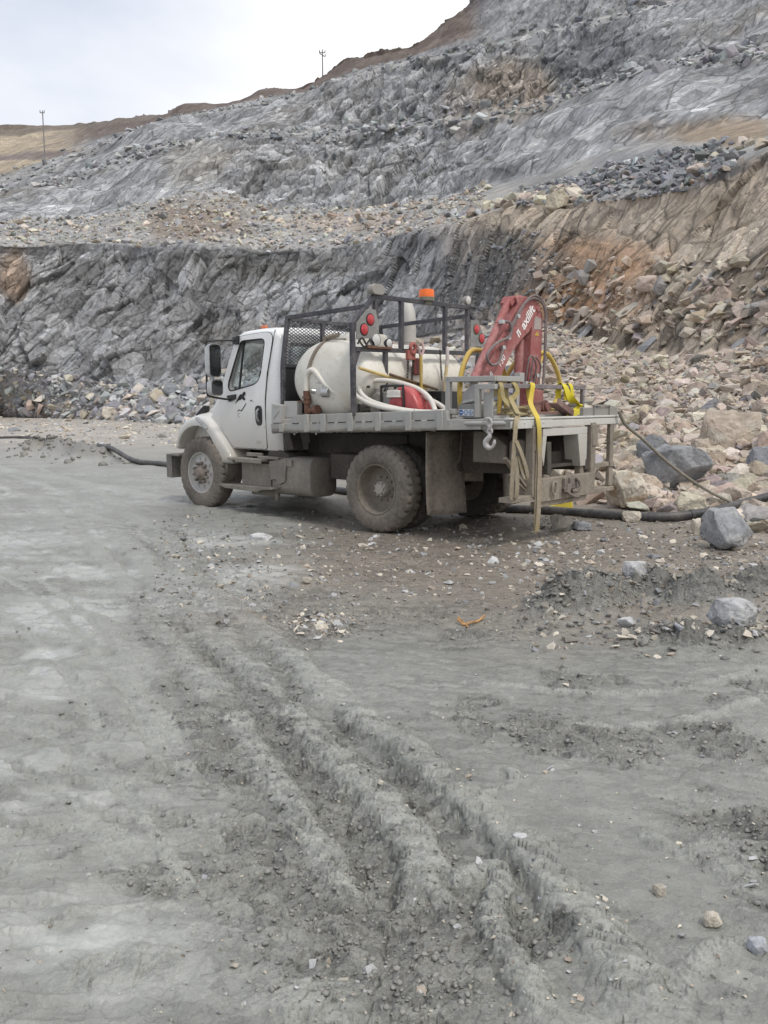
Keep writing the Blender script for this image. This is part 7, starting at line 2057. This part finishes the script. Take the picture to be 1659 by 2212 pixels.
hang('lifting_sling', m, slm, 'dirty sling looped over the rear rail next to the tail cage', 'sling', 'slings on the rear rail')
m = MB()
ribbon(m, [(xr + .04, .40, 1.58), (xr + .04, .42, 1.72), (xr, .43, 1.772), (xr - .04, .46, 1.74), (xr - .05, .50, 1.64), (-1.72, .56, 1.55), (-1.84, .68, 1.46), (-1.93, .76, 1.395), (-1.965, .775, 1.28), (-1.965, .76, 1.10), (-1.965, .745, .88), (-1.963, .745, .62), (-1.96, .74, .40), (-1.955, .745, .24), (-1.95, .75, .16)], .068, side=(.15, 1, 0))
ribbon(m, [(-1.93, .755, 1.36), (-1.945, .77, 1.1), (-1.945, .775, .8), (-1.94, .77, .5), (-1.94, .765, .14)], .03, side=(.4, 1, 0))
hang('lifting_sling', m, sly, 'yellow sling hanging from the rear rail down almost to the ground', 'sling', 'slings on the rear rail')
m = MB()
ribbon(m, [(xr + .04, -.24, 1.60), (xr + .035, -.24, 1.73), (xr, -.25, 1.775), (xr - .04, -.27, 1.73), (xr - .06, -.33, 1.62), (xr - .06, -.48, 1.55), (xr - .04, -.62, 1.53), (xr - .02, -.66, 1.50), (xr - .06, -.56, 1.46), (xr - .08, -.40, 1.43), (xr - .06, -.28, 1.415)], .085, side=(.2, 1, .25))
ribbon(m, [(xr + .03, -.40, 1.58), (xr + .035, -.40, 1.72), (xr, -.41, 1.778), (xr - .035, -.42, 1.73), (xr - .04, -.44, 1.60)], .06, side=(.1, 1, 0))
ribbon(m, [(xr - .05, -.62, 1.52), (xr - .07, -.50, 1.47), (xr - .09, -.34, 1.425)], .07, side=(.3, .6, .7))
hang('lifting_sling', m, slb, 'brightest yellow sling knotted on the right end of the rear rail', 'sling', 'slings on the rear rail')
m = MB(); r_ = random.Random(3)
for j in range(5):
    c = Vector((-1.58 + r_.uniform(-.08, .05), .62 + r_.uniform(-.10, .1), 1.42 + .018 * j))
    m.tube(smooth_path([c + Vector((r_.uniform(-.02, .02) + .10 * math.cos(a), .20 * math.sin(a), .012 * math.sin(3 * a))) for a in np.linspace(0, 5.6, 9)], 4), .014, 6)
hang('rope_coil', m, slm, 'heap of muddy yellow rope on the bed beside the tail cage', 'rope')
m = MB(); r_ = random.Random(8)
for j, (c0, rr_) in enumerate((((-1.50, .35, 1.43), .011), ((-1.52, .15, 1.42), .013), ((-1.46, -.45, 1.43), .011))):
    pts = [Vector(c0) + Vector((r_.uniform(-.10, .10), .30 * math.sin(i * 1.9 + j) + r_.uniform(-.06, .06), .02 + .11 * abs(math.sin(i * 1.3 + j)) * r_.random())) for i in range(9)]
    m.tube(smooth_path(pts, 6), rr_, 7)
hang('air_hose', m, bpy.data.materials['muddy_sling'], 'tangle of thin muddy hoses around the foot of the red crane', 'hose')
m = MB(); m.prism([(-.06, .0), (.06, .0), (.06, .012), (-.048, .012), (-.048, .07), (-.06, .07)], -.25, .25, 'y')
sc_ = m.build('steel_channel', dirty('dull_red_steel', (.17, .06, .06), .6, zlo=1, zhi=2, most=.5, least=.4)); sc_.matrix_world = TR @ Matrix.Translation((-1.72, -.10, 1.47)) @ Euler((.30, 0, .12)).to_matrix().to_4x4()
tag(sc_, 'dark red steel channel lying slanted on the rear of the truck bed', 'steel channel')

# ---------------------------------------------------------------- hook on its pipe
hb = (-1.66, 1.29, 1.30)
hkm = dirty('pale_hook_metal', (.50, .49, .48), .5, .2, zlo=.5, zhi=2.2, most=.55, least=.4, mud=(.44, .41, .39))
hk2 = ride('grab_hook', 'pale steel lifting hook hanging by a short chain under the bed rail', 'hook', hb)
def LH(m): return rebase(m, hb)
m = MB(); hp = [(-1.685, 1.29, 1.235), (-1.680, 1.29, 1.205), (-1.655, 1.29, 1.175), (-1.635, 1.29, 1.145), (-1.645, 1.29, 1.105), (-1.685, 1.29, 1.085), (-1.725, 1.29, 1.105), (-1.742, 1.29, 1.145), (-1.745, 1.29, 1.175)]
m.tube(smooth_path(hp, 5), [.018 + .014 * math.sin(math.pi * min(1, i / 30)) if i < 34 else .020 - .012 * (i - 34) / 7 for i in range(41)], 10); m.tube(ring_pts((-1.685, 1.29, 1.262), .026, 'y'), .013, 8, caps=False); LH(m).build('hook', hkm, hk2)
m = MB(); m.tube(ring_pts((-1.685, 1.29, 1.305), .030, 'x', sx=.6), .010, 7, caps=False); m.tube(ring_pts((-1.67, 1.285, 1.345), .036, 'y', sx=.8), .010, 7, caps=False); m.tube(smooth_path([(-1.60, 1.29, 1.375), (-1.64, 1.30, 1.395), (-1.69, 1.30, 1.39), (-1.715, 1.30, 1.35), (-1.70, 1.30, 1.30)], 4), .011, 7); LH(m).build('link', hkm, hk2)
